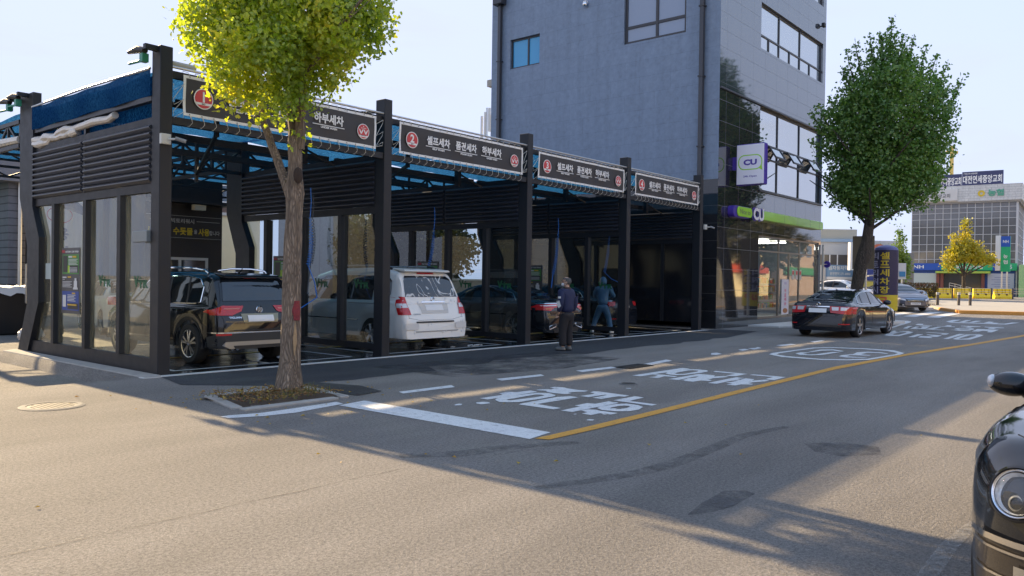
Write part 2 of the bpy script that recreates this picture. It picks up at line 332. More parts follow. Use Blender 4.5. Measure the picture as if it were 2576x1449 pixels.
    def build(s, name, mat, parent=None, smooth=False, bevel=0, seg=1, angle=35):
        me = bpy.data.meshes.new(name); me.from_pydata(s.v, [], s.f); me.validate()
        bm = bmesh.new(); bm.from_mesh(me)
        bmesh.ops.recalc_face_normals(bm, faces=bm.faces)
        if bevel:
            bmesh.ops.bevel(bm, geom=[e for e in bm.edges if len(e.link_faces) == 2 and e.calc_face_angle(0) > .5], offset=bevel, segments=seg, affect='EDGES', profile=.5)
        bm.to_mesh(me); bm.free()
        if smooth:
            me.polygons.foreach_set('use_smooth', [True] * len(me.polygons))
            try: me.set_sharp_from_angle(angle=R(angle))
            except Exception: pass
        for m_ in (mat if isinstance(mat, (list, tuple)) else [mat]): me.materials.append(m_)
        o = bpy.data.objects.new(name, me); COL.objects.link(o)
        if parent is not None: o.parent = parent; o.matrix_parent_inverse = wm(parent).inverted()
        return o

WM = {}
def wm(o):
    """world matrix of a freshly made object without a depsgraph update"""
    m = o.matrix_basis
    if o.parent: m = wm(o.parent) @ o.matrix_parent_inverse @ m
    return m
def tag(o, label=None, cat=None, group=None, kind=None):
    if label: o['label'] = label
    if cat: o['category'] = cat
    if group: o['group'] = group
    if kind: o['kind'] = kind
    return o
def empty(name, loc, label, cat, group=None, rz=0):
    o = bpy.data.objects.new(name, None); COL.objects.link(o); o.location = loc; o.rotation_euler = (0, 0, rz); o.empty_display_size = .2
    return tag(o, label, cat, group)
def struct(o): o['kind'] = 'structure'; return o
def copy_thing(root, loc=None, rz=None, label=None, group=None):
    def rec(o, par):
        c = o.copy(); COL.objects.link(c)
        if par is not None: c.parent = par; c.matrix_parent_inverse = o.matrix_parent_inverse.copy()
        for ch in [x for x in KIDS.get(o.name, [])] or list(o.children): 
            rec(ch, c)
        return c
    c = rec(root, None)
    if loc is not None: c.location = loc
    if rz is not None: c.rotation_euler = (0, 0, rz)
    if label: c['label'] = label
    if group: c['group'] = group
    return c
KIDS = {}

_tc = {}
def text_poly(body, bold=0.0):
    """letters as a flat mesh: verts (x, y) and faces"""
    k = (body, bold)
    if k not in _tc:
        c = bpy.data.curves.new('t', 'FONT'); c.body = body; c.offset = bold; c.resolution_u = 3; c.fill_mode = 'FRONT'
        o = bpy.data.objects.new('t', c); COL.objects.link(o)
        dg = bpy.context.evaluated_depsgraph_get(); dg.update()
        me = bpy.data.meshes.new_from_object(o.evaluated_get(dg))
        v = [(p.co.x, p.co.y) for p in me.vertices]; f = [tuple(p.vertices) for p in me.polygons]
        bpy.data.objects.remove(o); bpy.data.curves.remove(c); bpy.data.meshes.remove(me)
        x0 = min(a for a, _ in v); x1 = max(a for a, _ in v); y0 = min(b for _, b in v); y1 = max(b for _, b in v)
        _tc[k] = ([((a - x0) / (x1 - x0), (b - y0) / (y1 - y0)) for a, b in v], f, (x1 - x0) / (y1 - y0))
    return _tc[k]
def text(mb, body, o, right, up, w=None, h=None, bold=.02, centre=False):
    """put letters in a box of width w and height h whose lower left corner is o"""
    v, f, asp = text_poly(body, bold); right = Vector(right).normalized(); up = Vector(up).normalized(); o = Vector(o)
    if w is None: w = h * asp
    if h is None: h = w / asp
    if centre: o = o - right * w / 2
    mb.add([o + right * a * w + up * b * h for a, b in v], f); return w
def quad(mb, o, right, up, x0, y0, x1, y1, off=0):
    o = Vector(o); r = Vector(right).normalized(); u = Vector(up).normalized(); n = r.cross(u)
    mb.add([o + r * a + u * b + n * off for a, b in ((x0, y0), (x1, y0), (x1, y1), (x0, y1))], [(0, 1, 2, 3)])
def disc(mb, c, right, up, r, n=28, r0=0, a0=0, a1=360, sy=1):
    c = Vector(c); rt = Vector(right).normalized(); u = Vector(up).normalized()
    full = a1 - a0 >= 360; k = n if full else n + 1
    P = [(math.cos(R(a0 + (a1 - a0) * i / n)), math.sin(R(a0 + (a1 - a0) * i / n))) for i in range(k)]
    if r0 == 0: mb.add([c + rt * x * r + u * y * r * sy for x, y in P], [tuple(range(k))])
    else:
        mb.add([c + rt * x * r + u * y * r * sy for x, y in P] + [c + rt * x * r0 + u * y * r0 * sy for x, y in P],
               [(i, (i + 1) % k, k + (i + 1) % k, k + i) for i in range(n)])

def ss(a, b, x): t = max(0, min(1, (x - a) / (b - a))); return t * t * (3 - 2 * t)
def gz(x, y):
    """ground height"""
    z = .2 * ss(36, 43, x) + .12 * ss(43, 62, x) + .1 * ss(62, 100, x)
    z -= .17 * (1 - ss(-.44, -.30, x)) * ss(-.1, 1.2, y) * (1 - ss(5.5, 9, y))*ss(-9,-2,x) if x < 0 else 0
    return z
# ------------------------------------------------------------------ shared materials
ASPH = asphalt('asphalt', (.205, .188, .171), (.275, .253, .228))
ASPH_DARK = asphalt('new_asphalt', (.040, .042, .047), (.070, .072, .076), stain=.3, speck=.55, bump=.5)
ASPH_FAR = asphalt('far_asphalt', (.12, .115, .108), (.16, .15, .14))
WHITE_P = paint_mat('road_white', (.66, .66, .65), .55); ORANGE_P = paint_mat('road_yellow', (.62, .30, .035), .5)
STEEL = M('dark_steel', (.015, .017, .022), .5, vary=.12, vs=5, bump=.05, bs=140, rvary=.06, spec=.35)
STEEL2 = M('black_steel', (.014, .015, .018), .45, vary=.2, vs=6)
BLACK = M('black_plastic', (.012, .012, .014), .5)
WHITE = M('white_vinyl', (.75, .74, .72), .5, vary=.06)
CHROME = M('chrome', (.8, .8, .82), .08, metal=1)
GALV = M('galvanised', (.55, .56, .56), .35, metal=.8, vary=.15, vs=9)
CONC = M('concrete', (.33, .31, .28), .9, vary=.3, vs=5, bump=.5, bs=40)
CONC2 = M('pale_concrete', (.55, .54, .52), .85, vary=.12, vs=4, bump=.2, bs=60)
RED = M('sign_red', (.55, .045, .05), .5); GREEN_D = M('decal_green', (.004, .10, .035), .5)
BLUE_HOSE = M('blue_hose', (.01, .16, .62), .35); CREAM = M('cream_render', (.78, .69, .46), .85, vary=.08, vs=2, bump=.15, bs=30)

# ------------------------------------------------------------------ ground
def grid_axis(stops):
    out = []
    for (a, b, st) in stops:
        x = a
        while x < b - 1e-6: out.append(x); x += st
    out.append(stops[-1][1]); return out
gx = grid_axis([(-400, -40, 60), (-40, -8, 4), (-8, -1, .5), (-1, 0, .08), (0, 36, 3), (36, 110, 1.5), (110, 1200, 90)])
gy = grid_axis([(-400, -40, 60), (-40, -8, 4), (-8, -1, 1), (-1, 10, .5), (10, 60, 5), (60, 1000, 80)])
mb = MB(); mb.add([(x, y, gz(x, y)) for x in gx for y in gy], [(i * len(gy) + j, (i + 1) * len(gy) + j, (i + 1) * len(gy) + j + 1, i * len(gy) + j + 1) for i in range(len(gx) - 1) for j in range(len(gy) - 1)])
struct(mb.build('ground', ASPH, smooth=True))
def wob(x0, x1, y, n, amp, seed):
    rr = random.Random(seed); return [(x0 + (x1 - x0) * i / n, y + rr.uniform(-amp, amp)) for i in range(n + 1)]
mb = MB(); mb.sheet([(-.02, -.16), (-.25, -1.2), (.4, -1.9)] + wob(.8, 3.6, -2.35, 8, .12, 1) + wob(4, 7.8, -2.0, 9, .18, 2)+ [(8.2, -2.35)] + wob(9, 16, -2.15, 12, .12, 3) + [(17.4, -1.8), (19.2, -1.5), (19.2, -.16)], .004)
struct(mb.build('forecourt', ASPH_DARK))
PATCH = asphalt('patch_asphalt', (.10, .096, .092), (.14, .134, .125), stain=.25, bump=.7)
def stain_mat(name, col, a, sc=6):
    m = M(name, col, .8); n = m.node_tree.nodes; l = m.node_tree.links; b = n['Principled BSDF']
    t = n.new('ShaderNodeTexNoise'); t.inputs['Scale'].default_value = sc; t.inputs['Detail'].default_value = 8; t.inputs['Roughness'].default_value = .75
    tc = n.new('ShaderNodeTexCoord'); l.new(tc.outputs['Object'], t.inputs['Vector'])
    mr = n.new('ShaderNodeMapRange'); mr.inputs[1].default_value = .38; mr.inputs[2].default_value = .62; mr.inputs[3].default_value = 0; mr.inputs[4].default_value = a
    l.new(t.outputs['Fac'], mr.inputs[0]); l.new(mr.outputs[0], b.inputs['Alpha']); return m
mb = MB(); mb.sheet([(-1.06, -9.53), (-.73, -9.47), (-.31, -9.44), (-.19, -9.56), (-.23, -9.65), (-.66, -9.67), (-.87, -9.63)], .004); struct(mb.build('road_patch', stain_mat('patch', (.085, .08, .078), .9, 2.2)))
def strip(name, pts, w, mat, z):
    mb = MB(); P = [Vector((*p, z)) for p in pts]; Q = []
    for a, b in zip(P, P[1:]): Q += [a.lerp(b, t / 6) for t in range(6)]
    Q.append(P[-1]); n = len(Q); vs = []
    for i, p in enumerate(Q):
        d = (Q[min(i + 1, n - 1)] - Q[max(i - 1, 0)]).normalized(); k = Vector((-d.y, d.x, 0)); ww = w * (.35 + .65 * math.sin(math.pi * (i + 1) / (n + 1)) ** .5); vs += [p + k * ww / 2, p - k * ww / 2]
    mb.add(vs, [(2 * i, 2 * i + 1, 2 * i + 3, 2 * i + 2) for i in range(n - 1)]); return struct(mb.build(name, mat))
TM = stain_mat('rubber', (.07, .068, .066), .42, 5)
strip('tyre_mark', [(-1.21, -8.36), (-.74, -8.54), (-.26, -8.68), (.26, -8.73), (.85, -8.70), (1.9, -8.64), (2.68, -8.78)], .17, TM, .0045)
strip('tyre_mark', [(-1.19, -6.82), (-.96, -6.99), (-.74, -7.16), (-.37, -7.23), (0, -7.38), (.4, -7.62)], .22, TM, .005)
strip('worn_paint_line', [(-2.1, -11.06), (-1.2, -11.02), (-.6, -11.0), (.1, -11.02)], .10, stain_mat('worn_paint', (.34, .33, .31), .55, 16), .0052)
mb = MB(); mb.sheet([(1.9, -9.24), (2.21, -9.51), (2.24, -9.84), (1.89, -9.96), (1.55, -9.72), (1.58, -9.46)], .0048); struct(mb.build('oil_stain', stain_mat('oil', (.06, .06, .062), .5, 3)))
mb = MB(); mb.sheet([(3.2, -1.2), (8, -1.4), (8, -3.4), (5.5, -3.7), (3.2, -3.2)], .0052); struct(mb.build('damp_stain', stain_mat('damp', (.04, .04, .042), .7, 1.3)))
mb = MB()
for p in ([(.5, -2.2), (1.2, -2.0), (1.5, -3.0), (1.35, -3.65), (.85, -3.75), (.78, -2.55)],): mb.sheet(p, .008)
struct(mb.build('worn_asphalt', asphalt('worn', (.045, .045, .044), (.08, .078, .074))))
# the long resurfacing seam across the junction
mb = MB(); pts = [(-4.6 + .27 * i, -7.10 - .006 * i + .010 * math.sin(i * 2.1)) for i in range(13)]
mb.add([(a, b - .006 - .006 * (i % 3), .004) for i, (a, b) in enumerate(pts)] + [(a, b, .004) for a, b in pts], [(i, i + 1, len(pts) + i + 1, len(pts) + i) for i in range(len(pts) - 1)])
struct(mb.build('asphalt_seam', stain_mat('seam', (.09, .08, .07), .75, 9)))

# ------------------------------------------------------------------ painted markings (traced in ground metres)
MK={"A":[[[1.82,-5.04],[1.82,-5.18],[2.84,-5.2],[2.89,-5.04],[2.61,-5.01],[2.57,-4.9],[2.35,-4.92],[2.28,-5.04]],[[2.97,-5.05],[3.13,-5.09],[3.18,-5.18],[3.31,-5.15],[3.31,-5.06],[3.44,-5.04],[3.49,-5.17],[3.44,-5.29],[3.42,-5.48],[3.46,-5.63],[3.34,-5.65],[3.24,-5.57],[3.1,-5.54],[3.07,-5.62],[2.95,-5.61],[2.92,-5.46],[2.93,-5.31],[3.01,-5.22]],[[1.79,-5.73],[1.8,-6.27],[1.94,-6.27],[1.98,-5.87],[2.83,-5.9],[2.84,-5.76],[2.64,-5.68],[1.86,-5.7]],[[2.95,-5.85],[2.94,-5.99],[3.34,-6.02],[3.22,-6.06],[2.93,-6.06],[2.93,-6.2],[3.3,-6.23],[3.33,-6.31],[3.47,-6.3],[3.5,-5.78],[3.46,-5.72],[3.33,-5.75],[3.31,-5.84],[3.21,-5.87]],[[2.94,-6.38],[2.91,-6.97],[3.04,-6.97],[3.05,-6.56],[3.45,-6.54],[3.47,-6.39]],[[1.79,-6.38],[1.8,-6.54],[2.8,-6.55],[2.83,-6.5],[2.8,-6.48],[2.83,-6.38],[2.52,-6.38],[2.5,-6.27],[2.21,-6.28],[2.21,-6.37]],[[1.97,-6.55],[2.09,-6.56],[2.14,-6.65],[2.11,-6.72],[2.12,-6.97],[1.97,-6.97],[1.96,-6.83],[1.78,-6.82],[1.79,-6.68],[1.91,-6.68]]],"Ar":[[[1.86,-5.27],[1.98,-5.2],[2.25,-5.18],[2.76,-5.25],[2.86,-5.38],[2.77,-5.57],[2.67,-5.62],[2.37,-5.63],[1.94,-5.61],[1.82,-5.52],[1.77,-5.42]],[[1.99,-5.37],[2.01,-5.35],[2.14,-5.36],[2.61,-5.34],[2.67,-5.4],[2.64,-5.48],[2.58,-5.49],[2.42,-5.5],[2.03,-5.45],[1.98,-5.44],[1.97,-5.41]],[[2.25,-6.59],[2.38,-6.55],[2.69,-6.58],[2.82,-6.66],[2.82,-6.82],[2.73,-6.95],[2.51,-7.02],[2.31,-6.99],[2.21,-6.88],[2.17,-6.72]],[[2.35,-6.71],[2.41,-6.69],[2.56,-6.69],[2.65,-6.72],[2.68,-6.78],[2.62,-6.83],[2.5,-6.85],[2.38,-6.83],[2.34,-6.81],[2.32,-6.77]]],"B":[[[5.51,-5.1],[5.52,-5.26],[7.19,-5.29],[7.21,-5.12]],[[5.51,-5.41],[5.66,-5.44],[5.81,-5.41],[5.86,-5.29],[5.97,-5.3],[6.0,-5.42],[5.97,-5.69],[5.85,-5.7],[5.81,-5.54],[5.52,-5.58]],[[7.05,-5.8],[7.21,-5.78],[7.19,-6.37],[6.72,-6.37],[6.66,-6.21],[7.05,-6.22]],[[5.52,-5.77],[5.54,-5.94],[6.12,-5.9],[6.24,-5.94],[6.02,-5.99],[5.86,-5.93],[5.79,-5.96],[5.55,-5.98],[5.57,-6.02],[5.5,-6.07],[5.51,-6.21],[5.75,-6.22],[5.79,-6.35],[5.92,-6.33],[5.96,-6.24],[6.18,-6.23],[6.39,-6.3],[6.57,-6.32],[6.59,-6.21],[6.4,-6.13],[6.58,-6.07],[6.56,-5.78]],[[5.54,-6.44],[5.55,-6.59],[6.04,-6.58],[6.25,-6.64],[6.34,-6.61],[6.39,-6.55],[6.56,-6.59],[6.59,-6.44]],[[5.79,-6.62],[5.75,-6.75],[5.56,-6.74],[5.57,-6.88],[5.76,-6.89],[5.86,-7.02],[5.95,-7.0],[5.98,-6.91],[6.16,-6.91],[6.38,-7.0],[6.55,-7.02],[6.62,-6.91],[6.33,-6.82],[6.54,-6.77],[6.57,-6.61],[6.02,-6.66],[5.89,-6.65]],[[7.07,-6.46],[7.21,-6.46],[7.24,-7.02],[6.69,-7.04],[6.68,-6.89],[7.08,-6.87]]],"Br":[[[6.2,-5.34],[6.5,-5.24],[7.08,-5.31],[7.2,-5.46],[7.18,-5.63],[7.05,-5.71],[6.81,-5.74],[6.23,-5.68],[6.1,-5.59],[6.1,-5.46]],[[6.32,-5.45],[6.47,-5.42],[6.89,-5.41],[6.99,-5.45],[7.01,-5.53],[6.96,-5.57],[6.84,-5.6],[6.39,-5.6],[6.28,-5.56],[6.27,-5.51]]],"C":[[[32.11,-2.59],[32.58,-2.8],[31.82,-3.13],[30.88,-3.31],[25.28,-4.02],[25.64,-3.87],[30.96,-3.09],[31.5,-2.91],[31.62,-2.72]],[[28.8,-3.98],[29.99,-3.83],[30.03,-4.01],[29.2,-4.17],[28.71,-4.63],[28.4,-4.69],[28.54,-4.32]],[[25.58,-4.33],[27.66,-4.01],[27.74,-4.16],[27.13,-4.22],[25.51,-4.49]],[[25.48,-4.59],[27.46,-4.32],[27.37,-4.48],[26.08,-4.62],[26.18,-4.77],[27.38,-4.58],[27.83,-4.36],[28.08,-4.69],[25.78,-5.02]],[[28.72,-4.78],[28.77,-5.04],[29.8,-4.94],[29.81,-5.09],[28.85,-5.25],[28.78,-5.42],[28.41,-5.47],[28.44,-4.85]],[[25.68,-5.03],[27.74,-4.98],[27.79,-5.14],[25.94,-5.26],[25.93,-5.62],[25.54,-5.68]],[[29.87,-5.42],[29.88,-6.09],[29.46,-6.15],[29.07,-5.95],[28.5,-5.98],[28.43,-5.84],[29.25,-5.77],[29.4,-5.5]],[[26.22,-5.75],[26.22,-6.04],[26.27,-6.39],[25.91,-6.43],[25.66,-6.12]],[[29.77,-6.24],[29.75,-6.9],[29.35,-6.96],[28.96,-6.76],[28.3,-6.78],[28.27,-6.58],[29.13,-6.53],[29.41,-6.3]],[[25.67,-6.52],[27.67,-6.35],[27.8,-7.03],[25.63,-7.13],[25.64,-6.99],[26.44,-6.91],[26.44,-6.72],[25.79,-6.72]],[[23.6,-5.49],[23.81,-5.54],[23.52,-6.25],[22.73,-6.31],[22.73,-6.14],[23.25,-6.11]],[[20.32,-5.75],[22.27,-5.58],[22.27,-5.75],[20.4,-5.9]],[[20.44,-6.0],[21.3,-5.9],[21.3,-6.06],[21.65,-6.18],[22.08,-5.87],[22.37,-5.86],[22.22,-6.3],[21.21,-6.37],[21.07,-6.19],[20.61,-6.37],[20.45,-6.39]],[[20.4,-6.7],[23.63,-6.51],[23.68,-6.68],[20.45,-6.83]],[[33.34,-4.18],[35.67,-3.98],[36.3,-4.22],[33.31,-4.44],[33.56,-6.35],[35.33,-6.4],[35.54,-6.66],[32.84,-6.52],[32.49,-4.53]],[[33.61,-4.64],[35.94,-4.48],[36.06,-4.68],[33.72,-4.83]],[[33.73,-5.01],[35.86,-4.91],[35.85,-5.14],[33.59,-5.19]],[[33.74,-5.57],[35.41,-5.49],[35.17,-5.73],[34.3,-5.79],[34.21,-6.07],[33.48,-6.09]]],"Cr":[[[26.77,-5.76],[27.53,-5.7],[28.22,-5.86],[27.89,-6.18],[27.26,-6.34],[26.69,-6.32],[26.37,-6.19],[26.3,-6.02]],[[26.92,-5.87],[27.33,-5.85],[27.7,-5.95],[27.61,-6.1],[27.32,-6.17],[26.99,-6.17],[26.8,-6.11],[26.69,-5.99]],[[20.58,-5.02],[21.96,-4.75],[23.68,-4.51],[23.57,-4.65],[23.06,-4.7],[23.72,-4.95],[23.33,-5.21],[22.47,-5.32],[20.6,-5.44],[20.41,-5.19]],[[21.22,-5.09],[21.71,-5.01],[22.65,-4.93],[22.79,-4.93],[22.91,-4.96],[23.1,-5.0],[23.05,-5.06],[22.59,-5.14],[21.38,-5.25],[21.1,-5.2]],[[20.56,-6.92],[21.69,-6.84],[23.41,-6.75],[23.89,-7.06],[23.48,-7.24],[22.46,-7.3],[20.74,-7.35],[20.32,-7.07]],[[20.9,-7.02],[21.6,-6.98],[23.13,-6.93],[23.2,-7.04],[23.03,-7.11],[22.47,-7.15],[21.28,-7.18],[20.81,-7.1]]],"Or":[[[11.17,-5.14],[11.59,-5.04],[12.92,-5.1],[13.9,-5.16],[14.4,-5.49],[14.69,-6.13],[14.65,-6.81],[14.01,-7.2],[13.48,-7.24],[11.57,-7.11],[11.09,-6.78],[10.79,-6.41],[10.78,-5.58]],[[11.3,-5.26],[11.62,-5.19],[12.72,-5.21],[13.71,-5.27],[14.19,-5.56],[14.43,-6.19],[14.31,-6.74],[13.88,-7.09],[13.49,-7.13],[11.83,-7.01],[11.3,-6.72],[11.0,-6.34],[11.07,-5.56]]],"O":[[[12.52,-5.51],[13.43,-5.48],[13.74,-5.69],[13.44,-6.04],[13.25,-6.01],[13.44,-5.77],[13.16,-5.61],[12.56,-5.59]],[[11.88,-5.46],[12.27,-5.43],[12.42,-5.61],[11.98,-5.6],[11.86,-5.75],[12.03,-5.85],[12.99,-5.91],[13.09,-6.06],[11.98,-6.0],[11.71,-5.86],[11.65,-5.64]],[[12.76,-6.44],[13.34,-6.35],[13.73,-6.48],[13.8,-6.76],[13.59,-6.96],[13.44,-6.96],[13.57,-6.77],[13.42,-6.55],[12.86,-6.58],[12.79,-6.81],[12.63,-6.81],[12.45,-6.46],[12.09,-6.51],[12.07,-6.73],[12.16,-6.92],[12.0,-6.89],[11.8,-6.6],[11.95,-6.38],[12.31,-6.34]]],"dash":[[[1.48,-3.85],[1.41,-4.02],[2.38,-4.05],[2.49,-3.87]],[[3.53,-3.84],[3.43,-4.04],[4.4,-4.12],[4.53,-3.95]],[[5.4,-4.04],[5.31,-4.24],[6.32,-4.29],[6.4,-4.11]],[[7.19,-4.29],[7.14,-4.47],[8.26,-4.35],[8.39,-4.14]]],"dash2":[[[10.11,-4.28],[10.14,-4.38],[10.48,-4.36],[10.7,-4.13],[10.47,-4.11]],[[11.8,-4.14],[11.58,-4.35],[12.05,-4.3],[12.19,-4.14]],[[12.36,-4.14],[12.14,-4.38],[12.74,-4.32],[12.96,-4.13],[12.66,-4.2]],[[13.87,-4.22],[13.75,-4.43],[14.57,-4.49],[14.72,-4.29]],[[15.91,-4.36],[15.66,-4.57],[16.57,-4.54],[16.75,-4.39]]],"stop":[[[0.18,-4.22],[0.19,-7.18],[0.61,-7.12],[0.64,-4.14]]],"curve":[[[-1.23,-3.95],[-1.21,-4.09],[-0.88,-4.24],[-0.49,-4.3],[0.29,-4.16],[0.33,-3.98],[-0.38,-4.03],[-0.8,-4.04],[-1.12,-3.93]]]}
def zs(poly): return [(a, b, gz(a, b) + .005) for a, b in poly]
def marking(name, polys, rings=(), mat=WHITE_P):
    mb = MB()
    for p in polys: mb.add(zs(p), [tuple(range(len(p)))])
    for o, i in rings: mb.ring(o, i, gz(o[0][0], o[0][1]) + .006)
    # letters lie a hair apart in height so strokes never share a plane
    return struct(mb.build(name, mat))
marking('road_lettering', MK['A'], [(MK['Ar'][0], MK['Ar'][1]), (MK['Ar'][2], MK['Ar'][3])])
marking('road_lettering', MK['B'], [(MK['Br'][0], MK['Br'][1])])
marking('road_lettering', MK['C'], [(MK['Cr'][0], MK['Cr'][1]), (MK['Cr'][2], MK['Cr'][3]), (MK['Cr'][4], MK['Cr'][5])])
marking('speed_limit_marking', MK['O'], [(MK['Or'][0], MK['Or'][1])])
for p in MK['dash'] + MK['dash2']: marking('dashed_line', [p])
marking('stop_line', MK['stop']); marking('edge_line', MK['curve'])
YA = [(0.24, -7.20), (1.06, -7.21), (2.57, -7.19), (5.73, -7.12), (9.7, -7.05), (14.42, -7.31), (18.89, -7.72), (24.64, -8.12), (60, -10.6)]
YB = [(0.30, -7.34), (1.1, -7.36), (2.65, -7.34), (5.38, -7.28), (9.04, -7.22), (13.49, -7.42), (17.74, -7.82), (23.42, -8.25), (60, -10.85)]
mb = MB(); mb.add([(a, b, gz(a, b) + .006) for a, b in YA + YB], [(i, i + 1, len(YA) + i + 1, len(YA) + i) for i in range(len(YA) - 1)])
struct(mb.build('centre_line', ORANGE_P))
mb = MB()
for (x, y, s) in ((1.55, -5.35, .12), (4.1, -5.9, .05), (1.5, -7.0, .06), (1.95, -6.9, .05), (2.35, -6.75, .06), (1.25, -5.2, .08), (1.7, -6.65, .03)):
    rr = random.Random(x); mb.sheet([(x + s * rr.uniform(.5, 1.2) * math.cos(a), y + s * rr.uniform(.4, 1) * math.sin(a)) for a in (i * .9 for i in range(7))], .005)
struct(mb.build('paint_scraps', WHITE_P))
PAINTLINE = 1
struct(MB().sheet([(35.5, -3.2), (36.3, -4.3), (44.5, -6.5), (44.3, -5.8), (37.0, -3.6)], .21*0+.12).build('crossing_paint', WHITE_P)) if False else None
for k in range(3):
    y0 = -.4 - k * 1.05; p = [(37.3, y0), (41.3, y0 - .35), (41.3, y0 - .95), (37.3, y0 - .6)]
    mb = MB(); mb.add([(a, b, gz(a, b) + .012) for a, b in p], [(0, 1, 2, 3)]); struct(mb.build('crossing_stripe', WHITE_P))

# manhole, drain, leaves
def manhole(c, rx, ry, label, ring=True):
    e = empty('manhole_cover', (c[0], c[1], 0), label, 'manhole cover')
    a = MB(); a.lathe([(0, .008), (.86 * rx, .008), (.86 * rx, .004)], (c[0], c[1], 0), 32)
    for k in range(-4, 5):
        for j in range(-4, 5):
            if math.hypot(k, j) < 4.3: a.box((c[0] + k * rx * .17 - .02 * rx, c[1] + j * rx * .17 - .05 * rx, .007), (c[0] + k * rx * .17 + .05 * rx, c[1] + j * rx * .17 + .05 * rx, .012))
    a.build('cover', M('cast_iron', (.085, .082, .078), .7, metal=.3, vary=.3, vs=8), e)
    b = MB(); b.lathe([(.86 * rx, .004), (.86 * rx, .014), (rx, .014), (1.12 * rx, .005)], (c[0], c[1], 0), 40); b.build('rim', M('worn_rim', (.13, .125, .118), .8, vary=.3, vs=20, bump=.4), e)
manhole((-2.2, -1.93), .31, .31, 'round patterned manhole cover with worn pale rim on the sunlit asphalt left of the tree')
manhole((4.53, -5.63), .13, .13, 'small dark round valve cover in the shaded lane between the road letterings')
e = empty('drain_grate', (6.78, -4.38, 0), 'dark iron drain grate at the lane edge beside a white dash', 'drain')
mb = MB(); mb.box((6.35, -4.55, .002), (7.2, -4.2, .006)); mb.build('pit', BLACK, e)
mb = MB()
for k in range(14): mb.box((6.37 + k * .06, -4.54, .006), (6.395 + k * .06, -4.21, .016))
mb.box((6.35, -4.39, .006), (7.2, -4.36, .017)); mb.build('grate', M('iron', (.05, .05, .05), .6, metal=.5), e)
rr = random.Random(5); mb = MB()
for k in range(95):
    if k < 60: x, y = rr.uniform(-1.2, 1.6), rr.uniform(-5.2, -2.2)
    elif k < 80: x, y = rr.uniform(-4, 4), rr.uniform(-10, -3)
    else: x, y = rr.uniform(-3.5, -.5), rr.uniform(-3, .2)
    s = rr.uniform(.02, .045); a = rr.uniform(0, 6.28); h = .012
    mb.add([(x, y, h), (x + s * math.cos(a), y + s * math.sin(a), h + s * .35), (x + s * 1.25 * math.cos(a + .5), y + s * 1.25 * math.sin(a + .5), h), (x + s * math.cos(a + 1), y + s * math.sin(a + 1), h + s * .3)], [(0, 1, 2), (0, 2, 3)])
tag(mb.build('fallen_leaves', leaf_mat('dry_leaf', [(.5, .36, .03), (.42, .2, .03)], (1, .9, .4), .2)), kind='stuff')

# ------------------------------------------------------------------ tree pit
pit = empty('tree_pit', (.05, -3.1, 0), 'square stone kerb around the trunk foot of the front ginkgo, filled with soil', 'tree pit')
co = [(-.85, -3.75), (.62, -3.78), (.82, -2.55), (-.55, -2.5)]
for i in range(4):
    a = Vector((*co[i], 0)); b = Vector((*co[(i + 1) % 4], 0)); d = (b - a).normalized()
    MB().bar(a + Vector((0, 0, -.005)) + d * .005, b + Vector((0, 0, -.005)) - d * .14, .13, .07).build('kerb_stone', CONC, pit, bevel=.012)
mb = MB(); mb.add([(x, y, .015 + .02 * math.sin(x * 9) * math.cos(y * 8) + .05 * math.exp(-((x - .25) ** 2 + (y + 2.95) ** 2) * 9)) for x in [-.72 + .09 * i for i in range(16)] for y in [-3.68 + .09 * j for j in range(13)]],
    [(i * 13 + j, i * 13 + 13 + j, i * 13 + 14 + j, i * 13 + 1 + j) for i in range(15) for j in range(12)])
mb.build('soil', M('soil', (.075, .05, .03), .95, vary=.5, vs=15, bump=1, bs=50), pit, smooth=True)
rr = random.Random(9); mb = MB()
for k in range(230):
    x, y = rr.uniform(-.72, .66), rr.uniform(-3.66, -2.6); 
    if rr.random() < .5: x, y = rr.choice([(.35, -3.35), (.55, -2.9), (-.1, -3.5)]); x += rr.gauss(0, .13); y += rr.gauss(0, .1)
    h = rr.uniform(.03, .11); a = rr.uniform(0, 6.28); l = rr.uniform(.0, .06); wd = .006
    mb.add([(x - wd, y, .05), (x + wd, y, .05), (x + l * math.cos(a), y + l * math.sin(a), .05 + h)], [(0, 1, 2)])
tag(mb.build('weeds', leaf_mat('weed', [(.08, .11, .025), (.13, .13, .035), (.16, .10, .04)], (1, 1, .5), .3, 5)), kind='stuff')
mb = MB()
for k in range(700):
    x, y = rr.uniform(-.75, .7), rr.uniform(-3.7, -2.55); s = rr.uniform(.02, .05); a = rr.uniform(0, 6.28); h = .075 + rr.uniform(-.01, .02)
    mb.add([(x, y, h), (x + s * math.cos(a), y + s * math.sin(a), h + s * rr.uniform(0, .6)), (x + s * 1.2 * math.cos(a + .5), y + s * 1.2 * math.sin(a + .5), h), (x + s * math.cos(a + 1), y + s * math.sin(a + 1), h + s * .2)], [(0, 1, 2), (0, 2, 3)])
tag(mb.build('leaf_litter', leaf_mat('litter', [(.16, .07, .03), (.3, .17, .05), (.5, .38, .06)], (1, .9, .5), .15, 8)), kind='stuff')

# ------------------------------------------------------------------ the car wash
BW = 4.5
wash = empty('car_wash', (9, 2.6, 0), 'black steel self-service car wash with four open bays under blue net roofs', 'car wash')
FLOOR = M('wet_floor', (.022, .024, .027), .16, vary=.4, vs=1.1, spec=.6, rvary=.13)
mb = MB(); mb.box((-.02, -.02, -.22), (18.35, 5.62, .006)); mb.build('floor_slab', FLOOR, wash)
mb = MB(); mb.box((-.3, -.17, -.3), (18.4, -.03, .012)); mb.build('front_sill', CONC2, wash)
